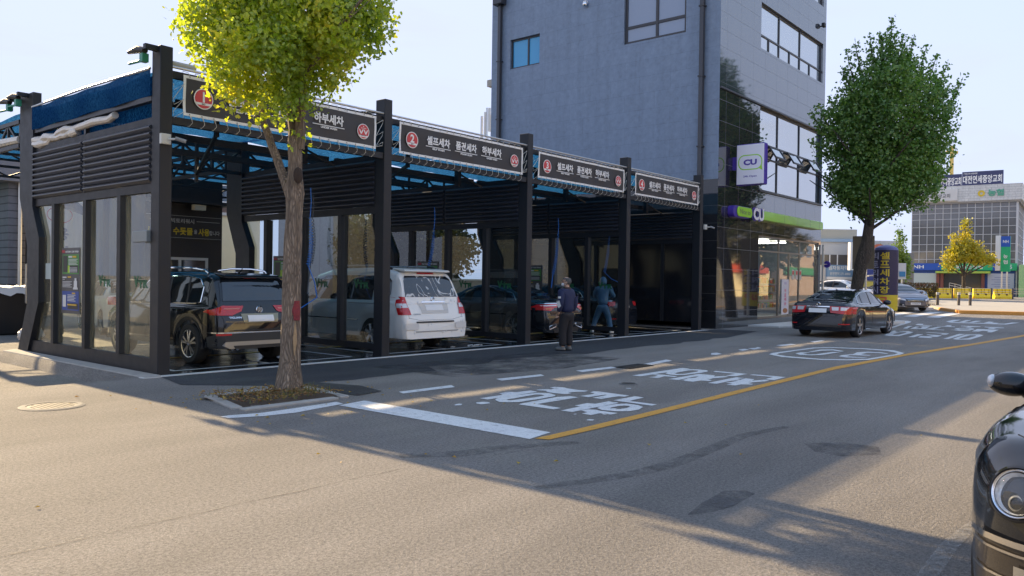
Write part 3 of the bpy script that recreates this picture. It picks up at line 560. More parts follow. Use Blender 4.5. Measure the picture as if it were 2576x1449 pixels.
# curb under the left wall, its outer face sunk to the lower yard
mb = MB(); mb.prism([(-.32, -.32), (-.02, -.32), (-.02, .035), (-.26, .02)], -.16, 5.85, 'y'); mb.build('kerb', CONC, wash, bevel=.01)
mb = MB()
for k in range(4):
    x = k * BW
    for (a, b) in (((x + .45, .38), (x + 4.1, .46)), ((x + .45, .46), (x + .53, 4.6)), ((x + 4.02, .46), (x + 4.1, 4.6)), ((x+2.2,.46),(x+2.28,1.2))):
        mb.sheet([a, (b[0], a[1]), b, (a[0], b[1])], .0105)
mb.build('bay_line', M('bay_white', (.5, .5, .5), .45, vary=.3, vs=8), wash)
mb = MB()
for k in range(4): mb.sheet([(k * BW + .25, 2.33), (k * BW + 4.3, 2.33), (k * BW + 4.3, 2.45), (k * BW + .25, 2.45)], .0145)
mb.build('drain_cover', M('yellow_grate', (.5, .32, .02), .5, vary=.4, vs=14), wash)
KINK = [(5.06, 5.07), (5.06, 2.85), (4.72, 2.25), (4.72, 1.0), (5.25, .03), (5.75, .03), (5.30, .95), (5.30, 2.1), (5.72, 3.05), (5.74, 5.07)]
for k in range(5):
    x = k * BW
    MB().box((x, 0, -.02), (x + .2, .27, 5.09)).build('front_post', STEEL, wash, bevel=.008)
    mb = MB(); mb.prism(KINK, x - .02, x + .13, 'x'); mb.build('rear_post', STEEL, wash)
GL = glass_mat('pane_glass', (.92, .95, .84), .15, hazecol=(.86, .78, .50)); GL2 = glass_mat('inner_glass', (.50, .58, .62), .02)  # outer panes: warm film colour paints sunlit reflections in with the soap haze
SLAT = M('louver_steel', (.036, .040, .052), .34, vary=.1, vs=5)
def partition(k):
    x = k * BW; outer = k == 0
    fr = MB(); zb = .0 if outer else .13
    X0, X1 = x + .03, x + .10
    fr.box((X0, .275, zb), (X1, 5.24, .25)); fr.box((X0, .275, 2.855), (X1, 5.05, 2.99)); fr.box((X0, .275, 3.91), (X1, 5.05, 4.02))
    for y in (1.38, 2.72, 4.10): fr.box((X0 - .035, y - .07, .252), (X1 + .06, y + .05, 2.853))
    fr.box((X0 - .02, 2.74, 2.992), (X1, 2.82, 3.908))
    f = fr.build('partition_frame', STEEL, wash)
    lv = MB(); n = 9
    for i in range(n):
        z = 2.995 + i * .1015
        for y0, y1 in ((.28, 2.738), (2.822, 5.055)):
            lv.prism([(x + .02, z + .002), (x - .035, z + .045), (x - .035, z + .062), (x + .012, z + .098), (x + .065, z + .098), (x + .065, z + .002)], y0, y1, 'y')
    lv.build('louver_panel', SLAT, f)
    if k == 4:
        return f
    for a, b in ((.28, 1.305), (1.435, 2.645), (2.775, 4.025), (4.155, 5.2)):
        p = MB(); gx_ = x + .085
        if b > 5: p.add([(gx_, a, .252), (gx_, 5.12, .252), (gx_, 4.74, 1.0), (gx_, 4.74, 2.25), (gx_, 5.04, 2.853), (gx_, a, 2.853)], [(0, 1, 2, 3, 4, 5)])
        else: p.add([(gx_, a, .252), (gx_, b, .252), (gx_, b, 2.853), (gx_, a, 2.853)], [(0, 1, 2, 3)])
        p.build('glass_pane', GL if outer else GL2, f)
    return f
PART = [partition(k) for k in range(5)]
mb = MB(); mb.box((18.03, .28, .13), (18.1, 5.1, 2.86)); mb.build('end_panel', M('smoked_panel', (.012, .013, .016), .12), wash)
# fascia beams, tubes, net
NET = net_mat('blue_net', (.002, .018, .075), (.035, .20, .40), .06, .7)
NETD = net_mat('blue_net_flap', (.004, .03, .10), (.02, .10, .24), .05, .35)
for k in range(4):
    a, b = k * BW + .2, (k + 1) * BW
    MB().box((a, .03, 3.915), (b, .14, 4.03)).build('fascia_beam', STEEL, wash)
    MB().box((a, .07, 4.64), (b, .16, 4.75)).build('top_beam', STEEL, wash)
    MB().tube([(a, .04, 4.80), (b, .04, 4.80)], .022, 8).build('roller_tube', GALV, wash, smooth=True)
    mb = MB(); n = 14
    vs = [(a - .1 + (b - a + .2) * i / n, .10 + 4.95 * j / n, 4.735 + .02 * math.sin(i * 1.3 + j) - .04 * math.sin(math.pi * i / n)) for i in range(n + 1) for j in range(n + 1)]
    mb.add(vs, [(i * (n + 1) + j, (i + 1) * (n + 1) + j, (i + 1) * (n + 1) + j + 1, i * (n + 1) + j + 1) for i in range(n) for j in range(n)])
    mb.build('roof_net', NET, wash, smooth=True)
    # a rolled and lapped part of the net near the middle of the bay
    for y, z in ((1.75, 3.98), (3.4, 3.98)):
        MB().box((a, y, z), (b, y + .1, z + .12)).build('cross_beam', STEEL2, wash)
    tr = MB(); y = 5.16
    tr.bar((a, y, 4.0), (b, y, 4.0), .07, .08); tr.bar((a, y, 4.52), (b, y, 4.52), .07, .07)
    for i in range(7):
        xa = a + (b - a) * i / 6; tr.bar((xa, y, 4.0), (xa, y, 4.52), .05, .05)
        if i < 6: xb = a + (b - a) * (i + 1) / 6; tr.bar((xa, y, 4.0 if i % 2 else 4.52), (xb, y, 4.52 if i % 2 else 4.0), .045, .045)
    tr.build('roof_truss', STEEL2, wash)
    hb = MB(); xc = (a + b) / 2
    hb.bar((xc - .9, .9, 4.02), (xc + .2, 3.6, 3.66), .06, .06); hb.bar((xc - .9, .9, 4.45), (xc - .9, .9, 3.98), .07, .07); hb.bar((xc + .2, 3.6, 4.3), (xc + .2, 3.6, 3.5), .06, .06)
    hb.bar((xc + 1.4, 1.6, 4.25), (xc + 1.4, 1.6, 3.85), .12, .12); hb.bar((xc + 1.45, 1.6, 4.15), (xc + 1.95, 1.3, 3.85), .04, .04)
    hb.build('hose_boom', STEEL2, wash)
    mb = MB(); mb.bar((a+.3, .5, 4.36), (b-.3, .5, 4.36), .05, .1); mb.tube([(a+.1, .32, 4.28), (b-.1, .32, 4.24)], .05, 8); mb.build('blind_rail', STEEL2, wash)
mb = MB(); n = 26
mb.add([(-.02 + .02 * math.sin(j * .9), .28 + 4.78 * j / n, z) for j in range(n + 1) for z in (4.765 + .004 * math.sin(j * .5), 4.34 + .012 * math.sin(j * .7))], [(2 * j, 2 * j + 2, 2 * j + 3, 2 * j + 1) for j in range(n)])
mb.build('side_net', NETD, wash)
MB().tube([(-.02, .3, 4.77), (-.03, 2.7, 4.80), (-.02, 5.1, 4.78)], .022, 8).build('side_tube', GALV, wash, smooth=True)
MB().box((.0, .28, 4.27), (.1, 5.05, 4.35)).build('side_beam', STEEL2, wash)
mb = MB(); mb.add([(.13 + .02 * math.sin(j), .28 + 4.75 * j / 24, z) for j in range(25) for z in (4.72, 4.0)], [(2 * j, 2 * j + 2, 2 * j + 3, 2 * j + 1) for j in range(24)]); mb.build('sun_stop_net', NET, wash)  # net flap added to keep a sun streak out of the side gap
MB().box((.02, 2.74, 4.02), (.09, 2.81, 4.268)).build('side_strut', STEEL2, wash)
# net motors on the post tops
for (y, z, s) in ((.05, 4.86, 1), (5.3, 4.86, 1), (5.75, 4.82, 1)):
    mt = MB(); mt.tube([(-.18, y + .18, z - .02), (-.18, y + .6, z + .0)], .022, 8); mt.box((-.20, y + .12, z - .04), (-.10, y + .22, z + .09)); mt.build('net_winder', M('winder_green', (.01, .2, .12), .4), wash)
    MB().tube([(-.16, y + .12, z + .13), (-.18, y + .3, z + .17), (-.18, y + .62, z + .18)], [.05, .06, .03], 10).build('winder_motor', BLACK, wash, smooth=True)
    MB().box((-.2, y + .02, z + .14), (.0, y + .1, z + .22)).build('bracket', STEEL, wash)
MB().tube([(.2, .12, 4.86), (.62, .12, 4.86)], .055, 12).build('roller_drum', M('drum_grey', (.4, .38, .33), .5), wash, smooth=True)
for k in (1, 2, 3):
    MB().bar((k * BW - .02, .15, 4.83), (k * BW - .55, .9, 4.83), .05, .04).build('roof_brace', STEEL, wash)
# foil-wrapped pipe lying on the louver rail
FOIL = M('foil_lagging', (.62, .58, .52), .38, metal=.35, vary=.25, vs=9, bump=.5, bs=18)
for dz, y0, y1, sd in ((.09, 1.6, 5.1, 1), (.0, 3.2, 5.1, 2)):
    rr = random.Random(sd); P = [(.05 + rr.uniform(-.03, .03), y0 + (y1 - y0) * i / 12, 4.10 + dz + rr.uniform(-.02, .025) - (.05 if i > 7 else 0)) for i in range(13)]
    MB().tube(P, [.07 + rr.uniform(-.012, .012) for _ in P], 10).build('lagged_pipe', FOIL, wash, smooth=True)
e = wash
MB().box((-.06, .28, 2.07), (.02, .76, 2.25)).build('control_box', M('box_grey', (.22, .24, .24), .5), wash, bevel=.01)

# rear canopy (second row) behind the bays
rc = empty('rear_canopy', (9, 9, 0), 'dark trussed canopy with blue net standing behind the wash bays', 'canopy')
mb = MB(); n = 20
mb.add([(18.1 * i / n, 5.32 + 7.5 * j / n, 4.72 + .025 * math.sin(i * 1.7 + j)) for i in range(n + 1) for j in range(n + 1)], [(i * (n + 1) + j, (i + 1) * (n + 1) + j, (i + 1) * (n + 1) + j + 1, i * (n + 1) + j + 1) for i in range(n) for j in range(n)])
mb.build('net', NET, rc, smooth=True)
for x in (0, 4.5, 9, 13.5, 18):
    MB().box((x, 12.6, 0), (x + .18, 12.8, 4.9)).build('post', STEEL2, rc)
    t = MB(); t.bar((x + .05, 5.9, 4.6), (x + .05, 12.6, 4.6), .08, .08); t.bar((x + .05, 5.9, 4.12), (x + .05, 12.6, 4.12), .08, .08)
    for i in range(10):
        ya = 5.9 + .67 * i; t.bar((x + .05, ya, 4.12), (x + .05, ya, 4.6), .05, .05); t.bar((x + .05, ya, 4.6 if i % 2 else 4.12), (x + .05, ya + .67, 4.12 if i % 2 else 4.6), .045, .045)
    t.build('truss', STEEL2, rc)
for y in (8.0, 10.4, 12.7):
    t = MB(); t.bar((0, y, 4.66), (18, y, 4.66), .07, .06); t.bar((0, y, 4.2), (18, y, 4.2), .07, .06)
    for i in range(18): t.bar((i, y, 4.66 if i % 2 else 4.2), (i + 1, y, 4.2 if i % 2 else 4.66), .04, .04)
    t.build('truss', STEEL2, rc)
MB().tube([(.05, 5.9, 4.24), (.08, 7.2, 4.28), (.0, 8.4, 4.2), (.05, 10, 4.28)], [.08, .1, .085, .09], 10).build('lagged_pipe', FOIL, rc, smooth=True)
MB().tube([(1.2, 9.0, 3.25), (1.6, 9.3, 3.42), (2.3, 9.6, 3.4), (2.9, 9.9, 3.15)], [.1, .2, .2, .08], 10).build('net_bundle', M('bundle', (.13, .13, .14), .6, vary=.4, vs=6, bump=.6), rc, smooth=True)

# ------------------------------------------------------------------ banners
BAN = M('banner_black', (.030, .028, .030), .55, vary=.25, vs=2.5)
ROPE = M('rope', (.55, .53, .48), .8)
LAB = ['black banner with red number 1 circle behind the yellow ginkgo leaves', 'black banner with red number 2 circle between second and third posts', 'black banner with red number 3 circle, third along the fascia', 'black banner with red number 4 circle, nearest the tall dark building']
for k in range(4):
    x0 = k * BW + .34; x1 = k * BW + 4.24; z0, z1 = 4.06, 4.69; y = -.05
    b = empty('banner', ((x0 + x1) / 2, y, z0), LAB[k], 'banner', 'banners laced along the car wash fascia')
    n = 40; rr = random.Random(k); ph = [rr.uniform(0, 6) for _ in range(4)]
    def yy(x, z): return y + .006 * math.sin(x * 5 + ph[0] + z * 6) + .005 * math.sin(x * 11 + ph[1] - z * 9) + .003 * math.sin(x * 23 + z * 14 + ph[2])
    for nm, a0, a1, c0, c1, off, mt in (('sheet', x0, x1, z0, z1, 0, BAN),):
        mb = MB(); m_ = 10
        mb.add([(a0 + (a1 - a0) * i / n, yy(a0 + (a1 - a0) * i / n, c0 + (c1 - c0) * j / m_), c0 + (c1 - c0) * j / m_) for i in range(n + 1) for j in range(m_ + 1)], [(i * (m_ + 1) + j, (i + 1) * (m_ + 1) + j, (i + 1) * (m_ + 1) + j + 1, i * (m_ + 1) + j + 1) for i in range(n) for j in range(m_)])
        sh = mb.build(nm, mt, b, smooth=True)
    mb = MB(); bw = .045
    for i in range(n):
        xa = x0 + (x1 - x0) * i / n; xb = x0 + (x1 - x0) * (i + 1) / n
        for za, zb in ((z0, z0 + bw), (z1 - bw, z1)): mb.add([(p, yy(p, q) - .004, q) for p, q in ((xa, za), (xb, za), (xb, zb), (xa, zb))], [(0, 1, 2, 3)])
    for xa in (x0, x1 - bw):
        for j in range(8):
            za = z0 + bw + (z1 - z0 - 2 * bw) * j / 8; zb = za + (z1 - z0 - 2 * bw) / 8
            mb.add([(p, yy(p, q) - .004, q) for p, q in ((xa, za), (xa + bw, za), (xa + bw, zb), (xa, zb))], [(0, 1, 2, 3)])
    mb.build('border', WHITE, b)
    pr = MB(); red = MB(); wh = MB(); rt, up = (1, 0, 0), (0, 0, 1); yf = y - .022
    cx = x0 + .33; cz = 4.365
    disc(wh, (cx, yf, cz), rt, up, .165); disc(red, (cx, yf - .002, cz), rt, up, .148); disc(wh, (cx, yf - .004, cz), rt, up, .148, a0=205, a1=335); disc(red, (cx, yf - .0045, cz), rt, up, .148, a0=222, a1=318)
    text(wh, str(k + 1), (cx, yf - .006, cz - .055), rt, up, h=.165, bold=.03, centre=True)
    bk = MB(); text(bk, 'BAY', (cx, yf - .007, cz - .095), rt, up, h=.026, bold=.03, centre=True)
    for (t, xa, xb, s, zt) in (('셀프세차', x0 + .74, x0 + 1.42, 'SELF WASH', 4.38), ('폼건세차', x0 + 1.60, x0 + 2.26, 'FOAM GUN', 4.39), ('하부세차', x0 + 2.44, x0 + 3.10, 'UNDER WASH', 4.40)):
        text(wh, t, (xa, yf - .002, zt - .045), rt, up, w=xb - xa, h=.185, bold=.034)
        quad(wh, (xa - .03, yf - .002, zt - .085), rt, up, 0, 0, xb - xa + .05, .014)
        text(wh, s, ((xa + xb) / 2, yf - .002, zt - .135), rt, up, w=.36, h=.04, bold=.045, centre=True)
    red.build('red_roundel', RED, b); red = MB()
    cx = x1 - .33; disc(wh, (cx, yf, cz - .02), rt, up, .145); disc(red, (cx, yf - .002, cz - .02), rt, up, .13); disc(wh, (cx, yf - .004, cz - .02), rt, up, .13, a0=215, a1=325)
    disc(red, (cx, yf - .0045, cz - .02), rt, up, .13, a0=235, a1=305)
    for s in (-1, 1):
        o3 = Vector((cx + s * .055, yf - .006, cz - .07))
        wh.add([o3 + Vector(p) for p in ((-.055, 0, .085), (-.03, 0, .085), (0, 0, .03), (.03, 0, .085), (.055, 0, .085), (.012, 0, 0), (-.012, 0, 0))], [(0, 6, 5, 4, 3, 2, 1)])
    text(wh, 'VICTORY', (cx, yf - .006, cz + .03), rt, up, w=.13, h=.02, bold=.02, centre=True); disc(wh, (cx, yf - .006, cz + .075), rt, up, .012, 5)
    text(bk, 'CAR WASH', (cx, yf - .007, cz - .108), rt, up, w=.13, h=.018, bold=.02, centre=True)
    wh.build('lettering', WHITE, b); red.build('red_emblem', RED, b); bk.build('small_lettering', BLACK, b)
    rp = MB(); Q = []
    for i in range(19):
        xa = x0 + .1 + (x1 - x0 - .2) * i / 18
        Q += [(xa, y - .012, z1 - .02), (xa - .02, y - .014, z1 + .04), (xa - .05, .05, z1 + .08), (xa - .01, .2, z1 + .03)]
    Q.append((x1 - .01, y - .012, z1 - .04))
    for zz in (z1 - .15, z0 + .25, z0 + .05): Q += [(x1 - .01, y - .012, zz), (x1 + .22, .0, zz + .12), (x1 + .22, .02, zz + .05)]
    for i in range(18, -1, -1):
        xa = x0 + .1 + (x1 - x0 - .2) * i / 18
        Q += [(xa, y - .012, z0 + .02), (xa + .03, y - .016, z0 - .02), (xa + .06, y - .0, z0 - .1), (xa + .03, y + .05, z0 - .155), (xa, .16, z0 - .1)]
    for zz in (z0 + .05, z0 + .25, z1 - .15): Q += [(x0 + .01, y - .012, zz), (x0 - .12, .0, zz - .1), (x0 - .12, .02, zz)]
    rp.tube(Q, .0055, 4)
    rp.build('lacing_rope', ROPE, b)
    ey = MB()
    for i in range(19):
        xa = x0 + .1 + (x1 - x0 - .2) * i / 18
        for zz in (z0 + .022, z1 - .022): disc(ey, (xa, y - .02, zz), rt, up, .009, 8)
    ey.build('eyelet', BLACK, b)

# ------------------------------------------------------------------ posters, decals, cameras, hoses
for k in range(4):
    # decals are part of the panes' frame
    for (ya, yb) in ((2.31, 1.80), (.99, .48)):
        mb = MB(); X = k * BW + .08; o = (X, ya, 1.35)
        text(mb, 'V', o, (0, -1, 0), (0, 0, 1), w=.17, h=.19, bold=.05); text(mb, 'TR', (X, ya - .15, 1.345), (0, -1, 0), (0, 0, 1), w=.34, h=.12, bold=.05)
        quad(mb, (X, ya - .12, 1.455), (0, -1, 0), (0, 0, 1), 0, 0, .33, .02)
        disc(mb, (X, ya - .23, 1.50), (0, -1, 0), (0, 0, 1), .022, 5)
        mb.build('logo_decal', GREEN_D, PART[k])
PLAB = ['tall black wash instruction poster on the second pane of the outer left wall', 'wash instruction poster on the partition glass right behind the trunk of the front ginkgo',
        'black and green wash poster on the glass above the white minivan', 'green wash poster on the glass behind the blue coil hose, nearest the tall building']
def poster(k, y0, y1, z0=.83, z1=2.03):
    X = k * BW + .075; p = empty('poster', (X, (y0 + y1) / 2, z0), PLAB[k], 'poster', 'instruction posters on the bay glass')
    rt, up = (0, -1, 0), (0, 0, 1); W = y0 - y1; o = (X, y0, z0); H = z1 - z0
    a = MB(); quad(a, o, rt, up, 0, 0, W, H); a.build('backing', M('poster_black', (.05, .05, .055), .45), p)
    def part(nm, col, rects, off):
        m_ = MB()
        for (u0, v0, u1, v1) in rects: quad(m_, o, rt, up, u0 * W, v0 * H, u1 * W, v1 * H, -off)
        for i, v in enumerate(m_.v): m_.v[i] = (X - off, v[1], v[2])
        m_.build(nm, M(nm + '_ink', col, .5), p)
    part('green_panel', (.05, .22, .04), [(.06, .60, .95, .90)], .003); part('blue_panel', (.02, .06, .28), [(.05, .05, .95, .34)], .003)
    [part('dark_box', (.02, .02, .022), [q_], .006) for q_ in ((.42, .62, .92, .73), (.10, .63, .34, .88), (.36, .07, .92, .16))]; part('lime_bar', (.35, .55, .03), [(.36, .62, .47, .73)], .008)
    part('yellow_text', (.65, .4, .02), [(.62, .85, .82, .875), (.36, .545, .55, .565), (.36, .125, .85, .145), (.6, .3, .78, .32)], .009)
    part('white_text', (.6, .6, .6), [(.4, .85, .6, .875)] + [(.4, .74 + .02 * i, .9 - .06 * (i % 2), .748 + .02 * i) for i in range(5)] + [(.08, .54, .3, .56), (.08, .515, .2, .525)] + [(.08, .40 + .02 * i, .6 - .08 * (i % 2), .408 + .02 * i) for i in range(5)] + [(.36, .19 + .022 * i, .8 - .07 * (i % 2), .2 + .022 * i) for i in range(5)] + [(.45, .63 + .02 * i, .88, .638 + .02 * i) for i in range(4)] + [(.66, .37, .92, .40), (.70, .40, .88, .5), (.74, .5, .84, .54)] + [(.1, .1, .28, .28)], .009)
    m_ = MB(); text(m_, 'VICTORY CAR WASH', (X - .009, y0 - .22 * W, z1 - .075 * H), rt, up, w=.72 * W, h=.035, bold=.03); m_.build('heading', WHITE, p)
    part('red_mark', (.4, .02, .04), [(.03, .925, .2, .965)], .009)
poster(0, 3.87, 3.06); poster(1, 3.87, 3.06); poster(2, 3.87, 3.06); poster(3, 3.87, 3.06)
nt_ = MB(); nt_.add([(.07, 4.62, 1.45), (.07, 4.17, 1.45), (.07, 4.17, 1.75), (.07, 4.62, 1.75)], [(0, 1, 2, 3)])
tag(nt_.build('notice_sheet', M('pale_sheet', (.4, .47, .47), .5)), 'blank pale sheet stuck on the leftmost pane beside the bent post', 'notice')

def camera(loc, label, body=(.55, .55, .52)):
    e = empty('security_camera', loc, label, 'camera', 'security cameras on the posts'); x, y, z = loc; m_ = M('cam_body', body, .4)
    MB().box((x - .09, y - .0, z - .08), (x + .07, y + .06, z + .08)).build('junction_box', m_, e, bevel=.006)
    MB().tube([(x + .02, y, z), (x + .1, y - .09, z), (x + .14, y - .12, z - .01)], .018, 8).build('arm', m_, e)
    MB().tube([(x + .08, y - .1, z + .01), (x + .22, y - .17, z - .03)], .03, 12).build('housing', M('cam_grey', (.25, .26, .28), .3), e, smooth=True)
camera((.08, -.065, 3.65), 'small white boxed camera on the first post under the left banner')
camera((18.32, -.065, 3.4), 'small white camera on the last post beside the stone wall')

def coil(top, straight, bottom, rad, turns, label, mat=BLUE_HOSE, tail=None):
    e = empty('coil_hose', bottom, label, 'hose'); t = Vector(top); s = Vector(straight); b = Vector(bottom)
    MB().tube([t, (t + s) / 2 + Vector((.02, 0, 0)), s], .011, 6).build('hose_top', mat, e, smooth=True)
    P = []
    N = turns * 12
    for i in range(N + 1):
        q = i / N; c = s.lerp(b, q ** .85) + Vector((.05 * math.sin(q * 3), 0, 0)); a = i / 12 * 2 * math.pi
        P.append(c + Vector((math.cos(a), math.sin(a), 0)) * rad * (.35 + .65 * min(1, q * 3)))
    MB().tube(P, .0085, 5).build('coil', mat, e, smooth=True)
    if tail: MB().tube([b] + [Vector(p) for p in tail], .011, 6).build('hose_tail', mat, e, smooth=True)
coil((3.86, 1.5, 3.37), (3.86, 1.5, 2.80), (3.82, 1.5, 1.80), .038, 17, 'bright blue coiled air hose hanging just right of the tree trunk', tail=[(3.95, 1.45, 1.45), (3.9, 1.3, 1.15), (3.45, 1.2, .95), (3.3, 1.2, 1.35)])
coil((4.36, 2.1, 3.3), (4.36, 2.1, 2.85), (4.32, 2.1, 1.85), .038, 16, 'dark coiled hose hanging beside the blue one behind the front glass', M('grey_hose', (.06, .07, .09), .4), tail=[(4.2, 2.0, 1.5), (4.1, 1.9, 1.2)])
coil((8.3, 2.45, 3.37), (8.25, 2.4, 2.85), (8.0, 2.35, 1.82), .038, 16, 'blue coiled air hose hanging over the white minivan roof')
coil((13.0, 2.05, 3.4), (12.95, 2.0, 2.95), (12.65, 1.95, 1.75), .04, 17, 'blue coiled air hose hanging above the tail of the washed dark sedan', tail=[(12.55, 1.9, 1.55), (12.45, 1.85, 1.35)])
coil((15.45, 1.8, 3.1), (15.38, 1.8, 2.95), (15.05, 1.75, 1.85), .04, 16, 'blue coiled hose farthest right, reaching to the person in the rain suit', tail=[(15.2, 1.6, 1.65), (15.4, 1.35, 1.5), (15.6, 1.2, 1.42)])
# ------------------------------------------------------------------ buildings
CP = Vector((-5.9066, -12.0256, 1.5559))
def AT(u, depth, z=None):
    """ground position seen in image column u (2576 wide) at a given depth"""
    p = CP + depth * (d_ + r_ * ((u - 1288) / F)); return Vector((p.x, p.y, gz(p.x, p.y) if z is None else z))
def wall(mb, axis, plane, a0, a1, z0, z1, holes, depth, side):
    """wall sheet with real openings; axis 0: wall runs along x at y=plane, axis 1: along y at x=plane; reveals go `depth` towards `side`"""
    A = sorted({a0, a1} | {h[0] for h in holes} | {h[1] for h in holes}); Z = sorted({z0, z1} | {h[2] for h in holes} | {h[3] for h in holes})
    P = (lambda a, z, o=0: (a, plane + o, z)) if axis == 0 else (lambda a, z, o=0: (plane + o, a, z))
    for i in range(len(A) - 1):
        for j in range(len(Z) - 1):
            ca, cz = (A[i] + A[i + 1]) / 2, (Z[j] + Z[j + 1]) / 2
            if any(h[0] < ca < h[1] and h[2] < cz < h[3] for h in holes): continue
            mb.add([P(A[i], Z[j]), P(A[i + 1], Z[j]), P(A[i + 1], Z[j + 1]), P(A[i], Z[j + 1])], [(0, 1, 2, 3)])
    for h in holes:
        o = depth * side; c = [(h[0], h[2]), (h[1], h[2]), (h[1], h[3]), (h[0], h[3])]
        for k in range(4):
            p, q = c[k], c[(k + 1) % 4]; mb.add([P(*p), P(*q), P(*q, o), P(*p, o)], [(0, 1, 2, 3)])
GRAN = tiles_mat('honed_granite', (.185, .240, .325), (.135, .17, .225), 1.25, .6, 1, .42, .02, joint=.009, spec=.5)
POL = tiles_mat('polished_granite', (.030, .031, .034), (.10, .10, .10), 1.1, .72, 0, .045, .08, joint=.012, spec=.9, rowoff=0, z0=.12)
POLU = tiles_mat('upper_granite', (.040, .050, .068), (.02, .022, .03), 1.1, .6, 0, .07, .06, joint=.010, spec=.9, rowoff=0)
POLS = tiles_mat('polished_side_granite', (.022, .024, .028), (.07, .07, .075), 1.25, .6, 1, .08, .08, joint=.012, spec=.7)
for _m in (POL, POLU): _m.node_tree.nodes['Principled BSDF'].inputs['IOR'].default_value = 2.0
WGL = M('mirror_glass', (.10, .13, .15), .015, spec=1.0); WGL.node_tree.nodes['Principled BSDF'].inputs['IOR'].default_value = 3.2
FRM = M('window_frame_dark', (.035, .035, .04), .4)
cu = empty('corner_building', (24.5, 5, 0), 'tall dark stone corner building with a convenience shop at street level', 'building')
X0, X1, DY, HT = 19.27, 29.65, 10.32, 15.4
SH = [(1.30, 3.83, 10.29, 13.1), (7.77, 9.31, 10.25, 11.46)]
mb = MB(); wall(mb, 1, X0, 0, DY, 5.1, HT, SH, .22, 1); mb.build('side_wall', GRAN, cu)
mb = MB(); wall(mb, 1, X0, 0, DY, 0, 5.1, [], .22, 1); mb.build('lower_side_wall', POLS, cu)
FH1 = [(22.68, 29.44, 5.05, 8.15)]; FH2 = [(22.65, 29.3, 10.3, 12.0), (22.65, 29.3, 13.6, 15.0)]
mb = MB(); wall(mb, 0, 0, X0, X1, 8.16, HT, FH2, .2, 1); mb.build('upper_front_wall', POLU, cu)
mb = MB(); wall(mb, 0, 0, X0, X1 - .25, 0, 8.16, [(22.74, 29.2, .25, 3.37)] + FH1, .2, 1)
mb.build('lower_front_wall', POL, cu)
mb = MB(); mb.add([(X0, DY, 0), (X1, DY, 0), (X1, DY, HT), (X0, DY, HT)], [(0, 1, 2, 3)]); mb.add([(X1 - .25, 0, 0), (X1 - .25, DY, 0), (X1 - .25, DY, HT), (X1 - .25, 0, HT)], [(0, 1, 2, 3)])
mb.add([(X0, 0, HT), (X1, 0, HT), (X1, DY, HT), (X0, DY, HT)], [(0, 1, 2, 3)])
mb.add([(X1 - .25, -.0, 8.16), (X1, 0, 8.16), (X1, DY, 8.16), (X1 - .25, DY, 8.16)], [(0, 1, 2, 3)]); mb.add([(X1, 0, 8.16), (X1, DY, 8.16), (X1, DY, HT), (X1, 0, HT)], [(0, 1, 2, 3)])
mb.build('rear_wall', GRAN, cu)
MB().box((X0, -.06, 8.17), (X1 + .02, -.004, 8.23)).build('ledge', FRM, cu)
MB().box((22.6, -.07, 4.98), (X1 - .2, -.004, 5.045)).build('ledge', FRM, cu)
def window(name, axis, plane, a0, a1, z0, z1, va, hz, extra=(), fw=.06, glass=WGL, inset=.14, side=1, par=None):
    P = (lambda a, z, o: (a, plane + o * side, z)) if axis == 0 else (lambda a, z, o: (plane + o * side, a, z))
    f = MB()
    def bx(aa, ab, za, zb, o0, o1): p = P(aa, za, o0); q = P(ab, zb, o1); f.box(tuple(min(i, j) for i, j in zip(p, q)), tuple(max(i, j) for i, j in zip(p, q)))
    bx(a0, a0 + fw, z0, z1, inset - .05, inset + .02); bx(a1 - fw, a1, z0, z1, inset - .05, inset + .02)
    bx(a0 + fw, a1 - fw, z0, z0 + fw, inset - .05, inset + .02); bx(a0 + fw, a1 - fw, z1 - fw, z1, inset - .05, inset + .02)
    for a in va: bx(a - fw / 2, a + fw / 2, z0 + fw, z1 - fw, inset - .048, inset + .02)
    for z in hz: bx(a0 + fw, a1 - fw, z - fw / 2, z + fw / 2, inset - .044, inset + .02)
    for (aa, ab, za, zb) in extra: bx(aa, ab, za, zb, inset - .046, inset + .02)
    o = f.build(name, FRM, par)
    A = [a0 + fw] + sorted(va) + [a1 - fw]; Z = [z0 + fw] + sorted(hz) + [z1 - fw]
    for i in range(len(A) - 1):
        for j in range(len(Z) - 1):
            g = MB(); rr = random.Random(i * 7 + j + a0); t = rr.uniform(-.004, .004)
            g.add([P(A[i], Z[j], inset - .01 + t), P(A[i + 1], Z[j], inset - .01 - t), P(A[i + 1], Z[j + 1], inset - .01), P(A[i], Z[j + 1], inset - .01 + t)], [(0, 1, 2, 3)]); g.build('pane', glass, o)
    return o
BLIND = M('blind_glass', (.22, .27, .36), .06, spec=1.0)
BLUEG = M('blue_glass', (.03, .30, .55), .06, spec=.8)
window('window', 1, X0, 1.30, 3.83, 10.29, 13.1, (2.5,), (10.9,), fw=.1, par=cu, glass=BLIND)
window('window', 1, X0, 7.77, 9.31, 10.25, 11.46, (8.42,), (), fw=.07, par=cu, glass=BLUEG)
window('window', 0, 0, 22.65, 29.3, 10.3, 12.0, (24.63, 26.84), (10.86,), [(23.6, 23.66, 10.3, 10.86), (25.7, 25.76, 10.3, 10.86), (27.95, 28.01, 10.3, 10.86)], par=cu)
window('window', 0, 0, 22.65, 29.3, 13.6, 15.0, (24.63, 26.84), (), par=cu)
w2 = window('window', 0, 0, 22.68, 29.44, 5.05, 8.15, (24.64, 26.95), (6.83, 6.31), par=cu)
